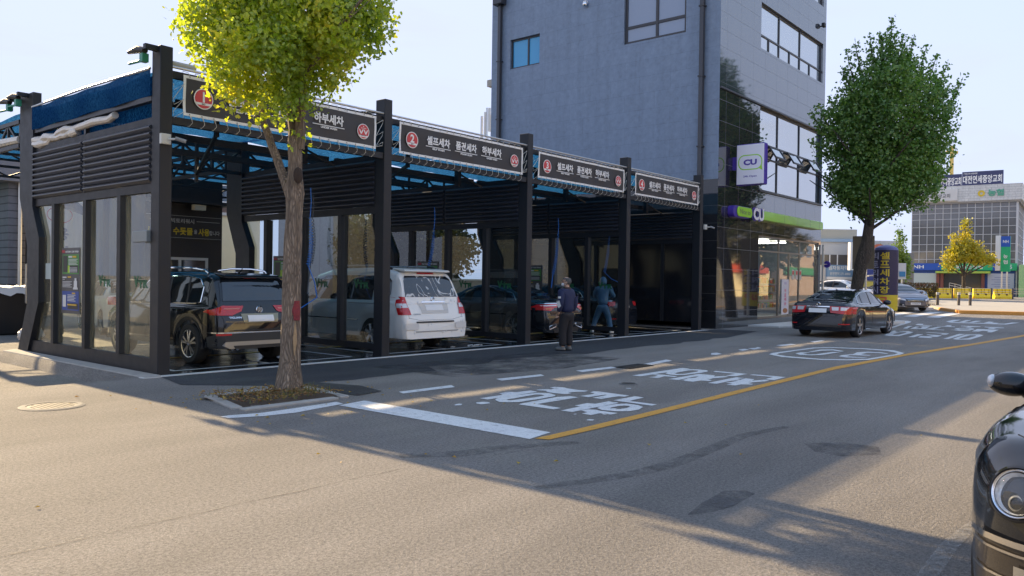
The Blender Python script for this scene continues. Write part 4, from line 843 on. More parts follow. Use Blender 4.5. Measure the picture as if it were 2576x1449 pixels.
for xa in (23.7, 25.55, 27.8):
    m_ = MB(); h = .50; t = R(32); dy, dz = -math.sin(t) * h, -math.cos(t) * h; y0, z0 = .05, 6.8
    for (p, q) in (((xa, y0, z0), (xa + 1.0, y0, z0)), ((xa, y0 + dy, z0 + dz), (xa + 1.0, y0 + dy, z0 + dz)), ((xa, y0, z0), (xa, y0 + dy, z0 + dz)), ((xa + 1.0, y0, z0), (xa + 1.0, y0 + dy, z0 + dz))): m_.bar(p, q, .055, .055)
    s_ = m_.build('open_sash', FRM, cu); g = MB(); g.add([(xa, y0, z0), (xa + 1, y0, z0), (xa + 1, y0 + dy, z0 + dz), (xa, y0 + dy, z0 + dz)], [(0, 1, 2, 3)]); g.build('pane', WGL, s_)
# shop front: real glass, a lit-by-day interior behind it
SGL = glass_mat('shop_glass', (.62, .66, .66), .02)
FRS = M('shop_frame', (.16, .145, .13), .35, metal=.3)
sf = window('shop_front', 0, 0, 22.74, 29.2, .25, 3.37, (24.88, 27.1), (2.8,), [(25.95, 26.01, .25, 2.8)], par=cu, glass=SGL, inset=.1)
sf.data.materials[0] = FRS
mb = MB(); mb.add([(22.7, .35, .24), (29.3, .35, .24), (29.3, 4, .24), (22.7, 4, .24)], [(0, 1, 2, 3)]); mb.add([(22.7, 4, .24), (29.3, 4, .24), (29.3, 4, 3.4), (22.7, 4, 3.4)], [(0, 1, 2, 3)]); mb.add([(22.7, .3, 3.4), (29.3, .3, 3.4), (29.3, 4, 3.4), (22.7, 4, 3.4)], [(0, 1, 2, 3)])
mb.add([(22.7, .3, .24), (22.7, 4, .24), (22.7, 4, 3.4), (22.7, .3, 3.4)], [(0, 1, 2, 3)])
mb.build('shop_interior', M('interior', (.5, .48, .43), .8), cu)
rr = random.Random(3)
for y in (1.6, 2.6):
    sh_ = MB()
    for z in (.5, .85, 1.2, 1.55): sh_.box((23.3, y, z), (28.6, y + .35, z + .03))
    s_ = sh_.build('shelf', M('shelf_grey', (.35, .35, .34), .5), cu)
    for q, c in enumerate(((.5, .08, .05), (.5, .4, .06), (.07, .25, .4), (.1, .35, .1), (.5, .5, .48))):
        g = MB()
        for z in (.53, .88, 1.23, 1.58):
            for i in range(9):
                x = 23.35 + .58 * i + rr.uniform(0, .4); g.box((x, y + .02, z), (x + .11, y + .28, z + rr.uniform(.12, .26)))
        tag(g.build('goods', M('goods_ink', c, .5), s_), kind='stuff')
for x in (23.9, 25.6, 27.4):
    MB().box((x, .8, 3.3), (x + .12, 2.4, 3.34)).build('strip_light', M('tube_light', (1, .97, .9), emit=4), cu)
# poster and stickers on the shop glass
p = empty('door_banner', (25.6, .05, .3), 'white upright banner with pink lettering standing inside the shop door', 'banner')
m_ = MB(); m_.box((25.22, .05, .35), (25.95, .062, 1.75)); m_.build('sheet', M('banner_white', (.62, .60, .66), .6), p)
m_ = MB(); text(m_, 'CU', (25.58, .046, 1.55), (1, 0, 0), (0, 0, 1), w=.22, h=.09, centre=True); m_.build('heading', M('vio', (.12, .06, .4), .5), p)
m_ = MB()
for i, c in enumerate('무료배송'): text(m_, c, (25.58, .046, 1.22 - .17 * i), (1, 0, 0), (0, 0, 1), w=.2, h=.14, centre=True)
m_.build('lettering', M('pink', (.6, .06, .18), .5), p)
m_ = MB(); m_.ell((25.6, .05, .5), (.25, .006, .1)); m_.build('picture', M('brown_pic', (.35, .14, .05), .5), p)
for i, x in enumerate((26.35, 26.75, 27.15)):
    n_ = empty('paper_notice', (x, .085, 1.9), ['leftmost small red and white paper notice on the shop glass', 'middle small red and white paper notice on the shop glass', 'rightmost small red and white paper notice on the shop glass'][i], 'notice', 'paper notices on the shop glass')
    m_ = MB(); m_.box((x, .082, 1.75), (x + .26, .086, 2.15)); m_.build('sheet', M('paper', (.6, .55, .5), .7), n_)
    m_ = MB(); m_.box((x + .04, .078, 1.95), (x + .22, .081, 2.1)); m_.build('print', RED, n_)
# drainpipes, camera
DP = M('pipe_dark', (.05, .052, .06), .3, metal=.3)
for (y, z0, z1) in ((9.78, 0, 12.95), (.62, 5.2, 15.4)):
    e = empty('drainpipe', (X0 - .12, y, z0), 'square drainpipe with hopper head at the rear end of the tall side wall' if y > 5 else 'dark drainpipe on the tall side wall next to the street corner', 'drainpipe', 'drainpipes on the tall building')
    MB().box((X0 - .2, y - .07, z0), (X0 - .05, y + .07, z1)).build('pipe', DP, e, bevel=.01)
    if y > 5: MB().box((X0 - .36, y - .24, z1), (X0 - .01, y + .24, z1 + .34)).build('hopper', DP, e, bevel=.02)
    b_ = MB()
    for k in range(int((z1 - z0) / 2.4)): b_.box((X0 - .22, y - .1, z0 + 1 + 2.4 * k), (X0 - .004, y + .1, z0 + 1.05 + 2.4 * k))
    b_.build('bracket', FRM, e)
e = empty('dome_camera', (X0 - .1, 5.52, 12.15), 'small silver dome camera high on the side wall', 'camera'); MB().ell((X0 - .1, 5.52, 12.12), (.1, .1, .1)).build('dome', CHROME, e, smooth=True); MB().box((X0 - .14, 5.46, 12.16), (X0 - .003, 5.58, 12.24)).build('mount', WHITE, e)
e = empty('wall_floodlight', (28.95, -.12, 12.7), 'tiny dark floodlight high on the front wall under the top windows row', 'floodlight'); MB().box((28.85, -.2, 12.62), (29.05, -.06, 12.8)).build('lamp_head', BLACK, e, bevel=.02); MB().box((28.92, -.06, 12.66), (28.98, -.003, 12.7)).build('mount', BLACK, e)

# shop signs
VIO = M('sign_violet', (.055, .025, .30), .4); LIME = M('sign_lime', (.29, .62, .02), .4, coat=.3); SW = M('sign_white', (.72, .71, .78), .35); GREY_T = M('sign_grey', (.10, .09, .11), .5)
def pill(x0, x1, z0, z1, y0, y1, r, both=True):
    P = []; n = 8
    for cx, cz, a in ((x1 - r, z1 - r, 0), (x0 + r if both else x0, z1 - r if both else z1, 90), (x0 + r if both else x0, z0 + r if both else z0, 180), (x1 - r, z0 + r, 270)):
        if not both and a in (90, 180): P.append((cx, cz)); continue
        P += [(cx + r * math.cos(R(a + 90 * i / n)), cz + r * math.sin(R(a + 90 * i / n))) for i in range(n + 1)]
    return MB().prism(P, y0, y1, 'y')
s = empty('shop_sign', (24.5, -.1, 3.9), 'long lime green shop fascia sign with white letters and violet end', 'sign')
pill(20.02, 21.45, 3.86, 4.26, -.23, -.004, .17).build('violet_back', VIO, s, bevel=.01)
pill(20.28, 21.50, 3.90, 4.24, -.27, -.235, .15).build('lime_pill', LIME, s, bevel=.01)
m_ = MB(); text(m_, 'Nice to', (20.48, -.274, 3.99), (1, 0, 0), (0, 0, 1), w=.86, h=.17, bold=.01); m_.build('small_lettering', GREY_T, s)
m_ = MB(); text(m_, 'CU', (21.56, -.30, 3.85), (1, 0, 0), (0, 0, 1), w=.93, h=.44, bold=.045); v0 = list(m_.v); m_.build('lettering', SW, s)
m_ = MB(); text(m_, 'CU', (21.53, -.22, 3.82), (1, 0, 0), (0, 0, 1), w=.99, h=.5, bold=.09); m_.build('letter_shadow_board', VIO, s)
pill(22.52, 28.98, 3.91, 4.24, -.25, -.004, .1, False).build('lime_bar', LIME, s, bevel=.012)
m_ = MB()
for x in (24.6, 26.0, 27.4, 28.5): m_.box((x, -.253, 3.912), (x + .008, -.25, 4.238))
m_.build('seam', GREY_T, s)
s = empty('projecting_sign', (20.35, -.6, 4.95), 'white square sign with violet edge and green speech bubble projecting from the corner', 'sign')
bx = 20.3
MB().box((bx, -1.2, 4.94), (bx + .26, -.17, 6.36)).build('case', VIO, s, bevel=.04, seg=2)
MB().box((bx - .02, -1.17, 4.97), (bx - .001, -.2, 6.33)).build('face', SW, s, bevel=.008)
MB().box((bx + .08, -.17, 5.5), (bx + .2, .0, 5.95)).build('bracket', VIO, s)
rt, up = (0, -1, 0), (0, 0, 1); fx = bx - .024
m_ = MB(); text(m_, 'CU', (fx, -.685, 5.62), rt, up, w=.48, h=.2, bold=.05, centre=True); m_.build('lettering', VIO, s)
m_ = MB(); text(m_, '24h Open', (fx, -.685, 5.19), rt, up, w=.48, h=.085, bold=.02, centre=True); m_.build('small_lettering', VIO, s)
m_ = MB(); c = (-.685, 5.72); w_, h_, r_c, t_ = .43, .26, .25, .035
def rr_(w, h, r): return [(sx * (w - r) + r * math.cos(R(a)), sy * (h - r) + r * math.sin(R(a))) for sx, sy, b in ((1, 1, 0), (-1, 1, 90), (-1, -1, 180), (1, -1, 270)) for a in range(b, b + 91, 15)]
o_, i_ = rr_(w_, h_, .22), rr_(w_ - t_, h_ - t_, .19)
for k in range(len(o_)):
    k2 = (k + 1) % len(o_)
    if o_[k][1] > .2 and -.12 < o_[k][0] < .02: continue
    m_.add([(fx, c[0] - a, c[1] + b) for a, b in (o_[k], o_[k2], i_[k2], i_[k])], [(0, 1, 2, 3)])
m_.add([(fx - .001, c[0] - .30, c[1] - .22), (fx - .001, c[0] - .44, c[1] - .30), (fx - .001, c[0] - .41, c[1] - .08)], [(0, 1, 2)])
m_.build('speech_bubble', LIME, s)

# paving in front of the shop
mb = MB(); mb.prism([(21.9, -.01), (21.9, -1.15), (23.3, -1.45), (29.6, -1.7), (31.0, -2.0), (31.0, -.01)], -.02, .05); struct(mb.build('pavement', CONC2))
mb = MB(); mb.prism([(24.7, -2.1), (29.9, -2.1), (29.9, -3.35), (26.5, -3.3)], -.02, .12); struct(mb.build('kerb_island', CONC2, bevel=.02))

# hidden neighbour behind the corner building: shades the junction
nb = empty('neighbour_building', (35.5, 16, 0), 'plain grey block standing behind the corner building', 'building')
MB().box((30.2, 12.5, 0), (40.6, 20, 13.2)).build('wall', GRAN, nb); MB().box((30, 12.3, 13.2), (40.8, 20.2, 13.6)).build('parapet', CONC, nb)

# black office with the yellow and white sign, behind bay one
of = empty('wash_office', (6.2, 12, 0), 'black clad car wash office with white framed sliding window at the back of bay one', 'office')
BLK = M('black_cladding', (.018, .018, .022), .5, vary=.2, vs=3)
mb = MB(); wall(mb, 0, 11, 5.0, 7.42, 0, 4.45, [(5.2, 6.95, 1.1, 2.1)], .1, 1); mb.add([(7.42, 11, 0), (7.42, 15, 0), (7.42, 15, 4.45), (7.42, 11, 4.45)], [(0, 1, 2, 3)]); mb.add([(5, 11, 0), (5, 15, 0), (5, 15, 4.45), (5, 11, 4.45)], [(0, 1, 2, 3)]); mb.add([(5, 11, 4.45), (7.42, 11, 4.45), (7.42, 15, 4.45), (5, 15, 4.45)], [(0, 1, 2, 3)])
mb.build('wall', BLK, of)
wf = window('window', 0, 11, 5.2, 6.95, 1.1, 2.1, (6.05,), (), fw=.08, glass=M('dim_glass', (.05, .05, .05), .05, spec=.8), inset=.02, par=of); wf.data.materials[0] = M('upvc', (.6, .58, .54), .5)
MB().box((5.0, 10.4, 3.7), (7.5, 10.995, 3.8)).build('canopy', BLK, of)
MB().box((6.25, 10.5, 3.52), (6.6, 10.7, 3.68)).build('flood_lamp', M('lamp_face', (.6, .57, .45), .4), of)
sg = empty('office_sign', (6.2, 10.97, 2.7), 'black sign with white and yellow Korean lettering on the office wall', 'sign')
MB().box((4.95, 10.94, 2.66), (7.36, 10.97, 3.36)).build('board', M('sign_black', (.02, .02, .024), .4), sg)
m_ = MB(); text(m_, '빅토리워시', (6.1, 10.93, 3.12), (1, 0, 0), (0, 0, 1), w=.72, h=.14, bold=.02, centre=True); text(m_, '을', (6.46, 10.93, 2.82), (1, 0, 0), (0, 0, 1), w=.1, h=.13, bold=.02); text(m_, '합니다', (6.95, 10.93, 2.8), (1, 0, 0), (0, 0, 1), w=.35, h=.14, bold=.02)
for (a, b) in ((5.1, 5.66), (6.54, 7.3)): quad(m_, (a, 10.93, 3.19), (1, 0, 0), (0, 0, 1), 0, 0, b - a, .014)
for z in (2.68, 3.335): quad(m_, (4.98, 10.93, z), (1, 0, 0), (0, 0, 1), 0, 0, 2.36, .01)
m_.build('lettering', M('sign_silver', (.45, .45, .43), .5), sg)
m_ = MB(); text(m_, '100%', (5.05, 10.93, 2.8), (1, 0, 0), (0, 0, 1), w=.62, h=.17, bold=.03); text(m_, '수돗물', (5.8, 10.93, 2.77), (1, 0, 0), (0, 0, 1), w=.62, h=.22, bold=.03); text(m_, '사용', (6.6, 10.93, 2.77), (1, 0, 0), (0, 0, 1), w=.36, h=.22, bold=.03)
m_.build('yellow_lettering', M('sign_yellow', (.62, .45, .02), .5), sg)

# buildings behind the yard
CORR = tiles_mat('corrugated_grey', (.17, .17, .19), (.08, .08, .09), 50, .28, 0, .5, .04, joint=.05)
gb = empty('grey_shed', (4.0, 23, 0), 'grey corrugated shed with a white framed door, left edge behind the canopy', 'shed')
mb = MB(); mb.box((5.0, 22, 0), (7.6, 27, 5.0)); mb.build('wall', CORR, gb)
MB().box((4.4, 21.5, 5.0), (7.9, 27, 5.8)).build('eaves', M('eave_grey', (.2, .2, .22), .6), gb)
MB().box((5.9, 21.93, 0), (7.2, 21.995, 2.3)).build('door_frame', WHITE, gb); MB().box((6.0, 21.9, .1), (6.55, 21.925, 2.2)).build('door', M('door_dim', (.2, .19, .17), .4), gb)
MB().tube([(5.35, 21.85, 0), (5.35, 21.85, 5)], .07, 8).build('downpipe', GALV, gb, smooth=True); MB().tube([(5.6, 21.88, 0), (5.6, 21.88, 5)], .05, 8).build('downpipe', STEEL2, gb, smooth=True)
g2 = empty('green_building', (3, 30, 0), 'green rendered building with red band at the far left edge', 'building')
MB().box((-4, 28, 0), (8.6, 34, 6.4)).build('wall', M('green_render', (.03, .22, .09), .7, vary=.2), g2); MB().box((-4, 27.9, 6.4), (8.6, 34, 6.9)).build('band', M('red_band', (.3, .06, .04), .7), g2)
MB().box((-4, 27.95, 6.9), (8.8, 34, 7.6)).build('upper_wall', M('greywall', (.4, .39, .36), .8), g2)
m_ = empty('white_house', (9, 30, 0), 'cream rendered house with brick upper storey behind the panes of the left wall', 'house')
mb = MB(); wall(mb, 0, 20, 5.9, 14.5, 0, 4.2, [], .1, 1); mb.build('wall', CREAM, m_)
BRK = tiles_mat('brick', (.17, .10, .075), (.14, .13, .12), .22, .075, 0, .85, .25, joint=.014)
mb = MB(); wall(mb, 0, 20.6, 5.9, 14.5, 4.2, 7.4, [(9.0, 10.6, 4.8, 6.1), (11.6, 13.6, 4.8, 6.1)], .15, 1); mb.build('upper_wall', BRK, m_)
MB().box((5.85, 19.9, 4.2), (14.6, 20.62, 4.32)).build('coping', CONC2, m_)
for a, b in ((9.0, 10.6), (11.6, 13.6)):
    o = window('window', 0, 20.6, a, b, 4.8, 6.1, ((a + b) / 2,), (5.6,), fw=.07, par=m_, inset=.06); o.data.materials[0] = WHITE
# charging banner seen in the leftmost pane
e = empty('charging_banner', (3.25, 13.5, 0), 'white upright banner with lightning bolt in an oval, seen through the leftmost pane', 'banner')
MB().box((3.15, 13.48, .6), (4.25, 13.5, 3.7)).build('sheet', M('ban_w', (.62, .60, .54), .6), e); MB().tube([(3.1, 13.52, 0), (3.1, 13.52, 3.8)], .03, 6).build('pole', GALV, e)
b_ = MB(); disc(b_, (3.62, 13.46, 3.3), (1, 0, 0), (0, 0, 1), .36, 24, r0=.33, sy=.7); b_.add([(3.66, 13.455, 3.5), (3.52, 13.455, 3.28), (3.62, 13.455, 3.28), (3.56, 13.455, 3.1), (3.74, 13.455, 3.34), (3.64, 13.455, 3.34)], [(0, 1, 2, 5), (2, 3, 4, 5)]); b_.build('bolt_emblem', RED, e)
b_ = MB()
for i, c_ in enumerate(('용', '전')): text(b_, c_, (3.66, 13.46, 2.55 - .55 * i), (1, 0, 0), (0, 0, 1), w=.42, h=.38, bold=.04, centre=True)
b_.build('lettering', M('navy', (.03, .03, .07), .5), e)
WHC = tiles_mat('white_siding', (.27, .28, .29), (.22, .22, .23), 1.1, 40, 0, .5, .05, joint=.05)
e = empty('white_warehouse', (15, 20, 0), 'pale ribbed metal warehouse wall beyond the second bay', 'warehouse')
mb = MB(); wall(mb, 0, 19, 14.8, 26.5, 0, 5.6, [(19.0, 20.5, 4.0, 5.0)], .1, 1); mb.build('wall', WHC, e)
MB().box((14.7, 18.9, 5.6), (26.6, 19.3, 5.75)).build('coping', CONC2, e); o = window('window', 0, 19, 19.0, 20.5, 4.0, 5.0, (19.75,), (), fw=.07, par=e, inset=.05); o.data.materials[0] = WHITE
e = empty('yard_wall', (20, 16, 0), 'low grey block wall across the back of the yard', 'wall'); MB().box((9.5, 15.6, 0), (30, 15.85, 1.5)).build('wall', CONC, e); MB().box((9.45, 15.55, 1.5), (30, 15.9, 1.58)).build('coping', CONC2, e)

# bins and bags at the left edge
e = empty('waste_skip', (2.3, 10.6, 0), 'black waste container under a white cover at the left edge of the yard', 'skip')
MB().box((.6, 10.4, 0), (2.25, 11.4, 1.15)).build('container', BLACK, e, bevel=.04); mb = MB()
for i in range(9):
    pass
n = 14; mb.add([(.5 + 1.9 * i / n, 10.3 + 1.2 * j / n, 1.2 + .05 * math.sin(i * 1.9) * math.cos(j) - (.18 if j == 0 else 0) - (.1 if i == n else 0)) for i in range(n + 1) for j in range(n + 1)], [(i * (n + 1) + j, (i + 1) * (n + 1) + j, (i + 1) * (n + 1) + j + 1, i * (n + 1) + j + 1) for i in range(n) for j in range(n)])
mb.build('cover', WHITE, e, smooth=True)
for i, (x, y, s, c_, lb) in enumerate(((.95, 7.9, .26, (.5, .48, .46), 'pale plastic rubbish bag on the ground at the left edge'), (1.5, 8.6, .42, (.02, .02, .025), 'black rubbish bag leaning behind the bent post'))):
    rr = random.Random(i); b_ = MB(); b_.ell((x, y, s * .6), (s, s * .9, s * .72), 18, 12)
    b_.v = [(a + rr.uniform(-.03, .03), b + rr.uniform(-.03, .03), max(0, c + rr.uniform(-.03, .03))) for a, b, c in b_.v]
    e = empty('rubbish_bag', (x, y, 0), lb, 'rubbish bag'); b_.build('bag', M('bag', c_, .35, vary=.2, vs=8), e, smooth=True); MB().tube([(x, y, s * 1.15), (x + .02, y, s * 1.6)], [.05, .12], 8).build('knot', M('bagk', c_, .35), e, smooth=True)
e = empty('framed_board', (1.9, 9.6, 0), 'small framed dark notice board with round shapes beside the bent post', 'notice board')
MB().box((1.42, 9.55, .85), (1.95, 9.6, 1.75)).build('board', M('board_dark', (.03, .03, .05), .4), e); b_ = MB(); disc(b_, (1.75, 9.545, 1.3), (1, 0, 0), (0, 0, 1), .12, 20, r0=.06, sy=1.3); disc(b_, (1.55, 9.545, 1.2), (1, 0, 0), (0, 0, 1), .1, 20, r0=.05, sy=1.4); b_.build('print', WHITE, e)
b_ = MB()
for p, q in (((1.4, 9.54, .83), (1.4, 9.54, 1.77)), ((1.97, 9.54, .83), (1.97, 9.54, 1.77)), ((1.4, 9.54, 1.77), (1.97, 9.54, 1.77)), ((1.4, 9.54, .83), (1.97, 9.54, .83))): b_.bar(p, q, .03, .03)
b_.build('frame', GALV, e); MB().box((1.5, 9.6, 0), (1.56, 9.64, .85)).build('leg', STEEL, e); MB().box((1.8, 9.6, 0), (1.86, 9.64, .85)).build('leg', STEEL, e)

# cell mast beyond the roofs
mp = AT(1219, 95, 0); e = empty('phone_mast', mp, 'slim white antenna mast beyond the roofs beside the tall building', 'antenna mast')
MB().tube([mp, mp + Vector((0, 0, 22))], .14, 6).build('pole', GALV, e); b_ = MB()
for dx, dz in ((-.6, 16), (-.2, 16.5), (.3, 17), (.6, 16.2)): b_.box((mp.x + dx * .64 - .12, mp.y - dx * .77 - .1, dz + 2.2), (mp.x + dx * .64 + .12, mp.y - dx * .77 + .1, dz + 5.0))
b_.build('antenna_panel', M('ant', (.6, .6, .58), .5), e); b_ = MB()
for k in range(5): 
    xx = -.7 + .3 * k; q0 = mp + Vector((xx * .64, -xx * .77, 18.4)); b_.tube([q0, q0 + Vector((.1, 0, -1.6)), q0 + Vector((.1, .1, -2.3)), mp + Vector((0, 0, 15.5 - .3 * k))], .04, 5)
b_.build('cable', M('cab', (.5, .5, .5), .6), e)

# ------------------------------------------------------------------ the far side of the junction
bA = Vector((105.1, 2.8, 0)); dF = Vector((-.078, .997, 0)).normalized(); nF = Vector((-.997, -.078, 0)); GZ = .42
bank = empty('bank_building', bA + Vector((0, 0, GZ)), 'four storey bank building with grid glass front and white fascia across the junction', 'building')
def FP(t, o, z): return bA + dF * t + nF * o + Vector((0, 0, z))
def fbox(mb, t0, t1, o0, o1, z0, z1):
    vs = [FP(t, o, z) for z in (z0, z1) for t, o in ((t0, o0), (t1, o0), (t1, o1), (t0, o1))]
    return mb.add(vs, [(0, 3, 2, 1), (4, 5, 6, 7), (0, 1, 5, 4), (1, 2, 6, 5), (2, 3, 7, 6), (3, 0, 4, 7)])
L_ = 11.3
fbox(MB(), 0, L_, -14, 0, GZ, 13.4).build('core_wall', M('bank_glass', (.13, .125, .12), .08, spec=1.0, vary=.3, vs=.35), bank)
fbox(MB(), -.5, L_ + .5, -14.4, .55, 11.95, 13.9).build('fascia', tiles_mat('fascia_tile', (.66, .645, .615), (.35, .34, .33), 1.2, .3, 1, .6, .04, joint=.03), bank)
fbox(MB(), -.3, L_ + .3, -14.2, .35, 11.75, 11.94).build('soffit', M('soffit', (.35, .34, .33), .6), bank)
mb = MB()
for i in range(14): fbox(mb, i * L_ / 13 - .035, i * L_ / 13 + .035, .0, .07, 4.5, 11.74)
for z in (4.9, 5.85, 6.75, 7.9, 8.9, 9.85, 10.6, 11.2): fbox(mb, 0, L_, .002, .06, z, z + .06)
for i in range(1, 9):
    x_ = -14 * i / 9; fbox(mb, -.06, -.002, x_, x_ + .06, .5, 11.74)
for z in (2, 3.5, 4.9, 5.85, 6.75, 7.9, 8.9, 9.85, 10.8): fbox(mb, -.05, -.003, -14, 0, z, z + .06)
fbox(mb, -.1, .12, -.1, .12, GZ, 11.74)
mb.build('mullion_grid', M('mullion', (.55, .54, .53), .4), bank)
BLU = M('bank_blue', (.02, .09, .42), .5); GRN = M('bank_green', (.02, .42, .16), .5); YEL = M('emblem_yellow', (.7, .5, .03), .5)
fbox(MB(), 0, L_, .0, .12, GZ, 3.55).build('ground_floor_wall', M('gf_blue', (.015, .06, .24), .5), bank)
fbox(MB(), 3.6, 8.0, .12, .16, GZ, 3.2).build('entrance', M('entrance_dark', (.05, .05, .05), .15, spec=.8), bank)
for t in (7.6, 8.05, 3.2): fbox(MB(), t, t + .35, .16, .35, GZ, 3.2).build('pillar', M('brown_pillar', (.22, .07, .05), .5), bank)
fbox(MB(), 2.6, 8.4, .12, 1.1, 3.2, 3.45).build('entrance_canopy', M('lime_canopy', (.42, .55, .08), .5), bank)
sgn = empty('bank_fascia_sign', FP(L_ / 2, .2, 3.6), 'blue and green bank fascia sign above the ground floor across the junction', 'sign')
fbox(MB(), 7.9, 11.5, .15, .4, 3.56, 4.42).build('blue_panel', BLU, sgn); fbox(MB(), 2.4, 7.9, .15, .42, 3.56, 4.42).build('green_panel', GRN, sgn)
fbox(MB(), 1.0, 2.4, .15, .4, 3.56, 4.42).build('blue_panel', BLU, sgn); fbox(MB(), -.1, 1.0, .15, .41, 3.56, 4.42).build('green_panel', GRN, sgn)
rF = -dF; m_ = MB(); text(m_, 'NH', FP(11.0, .44, 3.78), rF, (0, 0, 1), w=1.2, h=.42, bold=.03); text(m_, '농대전농협', FP(6.3, .44, 3.75), rF, (0, 0, 1), w=2.9, h=.45, bold=.03); text(m_, '365', FP(1.4, .44, 3.75), rF, (0, 0, 1), w=1.0, h=.5, bold=.02); m_.build('lettering', WHITE, sgn)
m_ = MB(); disc(m_, FP(6.8, .45, 4.0), rF, (0, 0, 1), .25, 16); m_.build('emblem', YEL, sgn)
s1 = empty('church_sign', FP(8.5, .7, 12.2), 'pale church name board mounted on the left half of the white bank fascia', 'sign')
fbox(MB(), 6.2, 11.6, .55, .85, 12.1, 13.5).build('board', M('board_pale', (.66, .63, .59), .6), s1); m_ = MB(); text(m_, '대전연세중앙교회', FP(10.6, .87, 12.45), rF, (0, 0, 1), w=3.6, h=.5, bold=.01); text(m_, '기독교한국침례회', FP(10.6, .87, 13.1), rF, (0, 0, 1), w=1.6, h=.16, bold=.01); m_.build('lettering', M('dg', (.12, .12, .12), .6), s1)
s2 = empty('bank_name_letters', FP(3, .7, 12.6), 'green bank name letters with yellow emblem on the white fascia', 'sign'); m_ = MB(); text(m_, '농협', FP(3.0, .62, 12.5), rF, (0, 0, 1), w=1.6, h=.8, bold=.03); m_.build('lettering', M('gl', (.10, .40, .25), .5), s2)
m_ = MB(); disc(m_, FP(3.7, .62, 12.85), rF, (0, 0, 1), .38, 18, r0=.16); m_.build('emblem', YEL, s2); m_ = MB(); text(m_, '농협', FP(3.05, .6, 12.45), rF, (0, 0, 1), w=1.7, h=.85, bold=.05); m_.build('letter_back', M('lback', (.3, .34, .3), .6), s2)
s3 = empty('rooftop_sign', FP(6, -3, 13.9), 'two dark blue rooftop boards with white Korean church lettering', 'sign')
NAVY = M('navy_board', (.035, .04, .11), .5)
fbox(MB(), 1.7, 6.15, -3.2, -3.0, 13.95, 16.0).build('right_board', NAVY, s3); fbox(MB(), 6.2, 9.4, -3.3, -3.1, 13.95, 15.8).build('left_board', NAVY, s3)
m_ = MB(); text(m_, '대전연세중앙교회', FP(6.05, -2.98, 14.5), rF, (0, 0, 1), w=4.2, h=1.0, bold=.02); text(m_, '대전연세중앙교회', FP(9.35, -3.08, 14.4), rF, (0, 0, 1), w=3.1, h=1.0, bold=.02); text(m_, '기독교한국침례회', FP(6.0, -2.98, 15.65), rF, (0, 0, 1), w=1.5, h=.2, bold=.01); m_.build('lettering', WHITE, s3)
cp = AT(2388, 108, 0); e = empty('church_cross', (cp.x, cp.y, 14), 'tall gold cross rising behind the rooftop boards', 'cross'); GOLD = M('gold_paint', (.62, .45, .12), .5)
MB().box((cp.x - .2, cp.y - .2, 13.4), (cp.x + .2, cp.y + .2, 20.6)).build('upright', GOLD, e); MB().bar(cp + Vector((-.75 * .64, .75 * .77, 19.7)), cp + Vector((.75 * .64, -.75 * .77, 19.7)), .34, .34).build('crossbar', GOLD, e)
for i, (t0, t1, z0, z1, lb, cc) in enumerate(((8.2, 11.0, 1.0, 3.2, 'white and green announcement banner with red lettering left of the bank door', (.5, .56, .52)), (.2, 2.9, .9, 3.2, 'pale violet bordered banner right of the bank door', (.5, .5, .58)))):
    e = empty('wall_banner', FP((t0 + t1) / 2, .2, z0), lb, 'banner'); fbox(MB(), t0, t1, .14, .17, z0, z1).build('sheet', M('bn', cc, .6), e)
    m_ = MB()
    if i == 0: text(m_, '평화상 수상', FP(t1 - .3, .19, z0 + .45), rF, (0, 0, 1), w=2.1, h=.45, bold=.02); m_.build('lettering', M('redt', (.55, .12, .1), .5), e)
    else:
        for k in range(6): fbox(m_, .6, 2.5 - .3 * (k % 2), .17, .18, z0 + .4 + .28 * k, z0 + .46 + .28 * k)
        m_.build('print', M('vb', (.25, .25, .4), .5), e)
# pylon sign of the bank
pp = AT(2525, 84); e = empty('pylon_sign', pp, 'green and blue vertical pylon sign with white side on two poles', 'sign')
for k in (-.15, .2): MB().tube([pp + Vector((k, -k * 1.2, 0)), pp + Vector((k, -k * 1.2, 6.0))], .07, 8).build('pole', GALV, e)
c_ = pp + Vector((-.5, .3, 0)); MB().box((c_.x - .1, c_.y - .9, 3.2), (c_.x + .1, c_.y - .05, 6.9)).build('green_face', GRN, e); MB().box((c_.x - .12, c_.y - .9, 5.8), (c_.x - .101, c_.y - .05, 6.9)).build('blue_top', BLU, e)
MB().box((c_.x - .08, c_.y - .03, 3.3), (c_.x + .1, c_.y + .45, 7.0)).build('white_side', WHITE, e)
m_ = MB(); text(m_, 'NH', (c_.x - .13, c_.y - .48, 6.2), (0, -1, 0), (0, 0, 1), w=.5, h=.3, centre=True)
for k, t in enumerate('농협'): text(m_, t, (c_.x - .11, c_.y - .48, 4.6 - .6 * k), (0, -1, 0), (0, 0, 1), w=.4, h=.4, centre=True)
m_.build('lettering', WHITE, e)

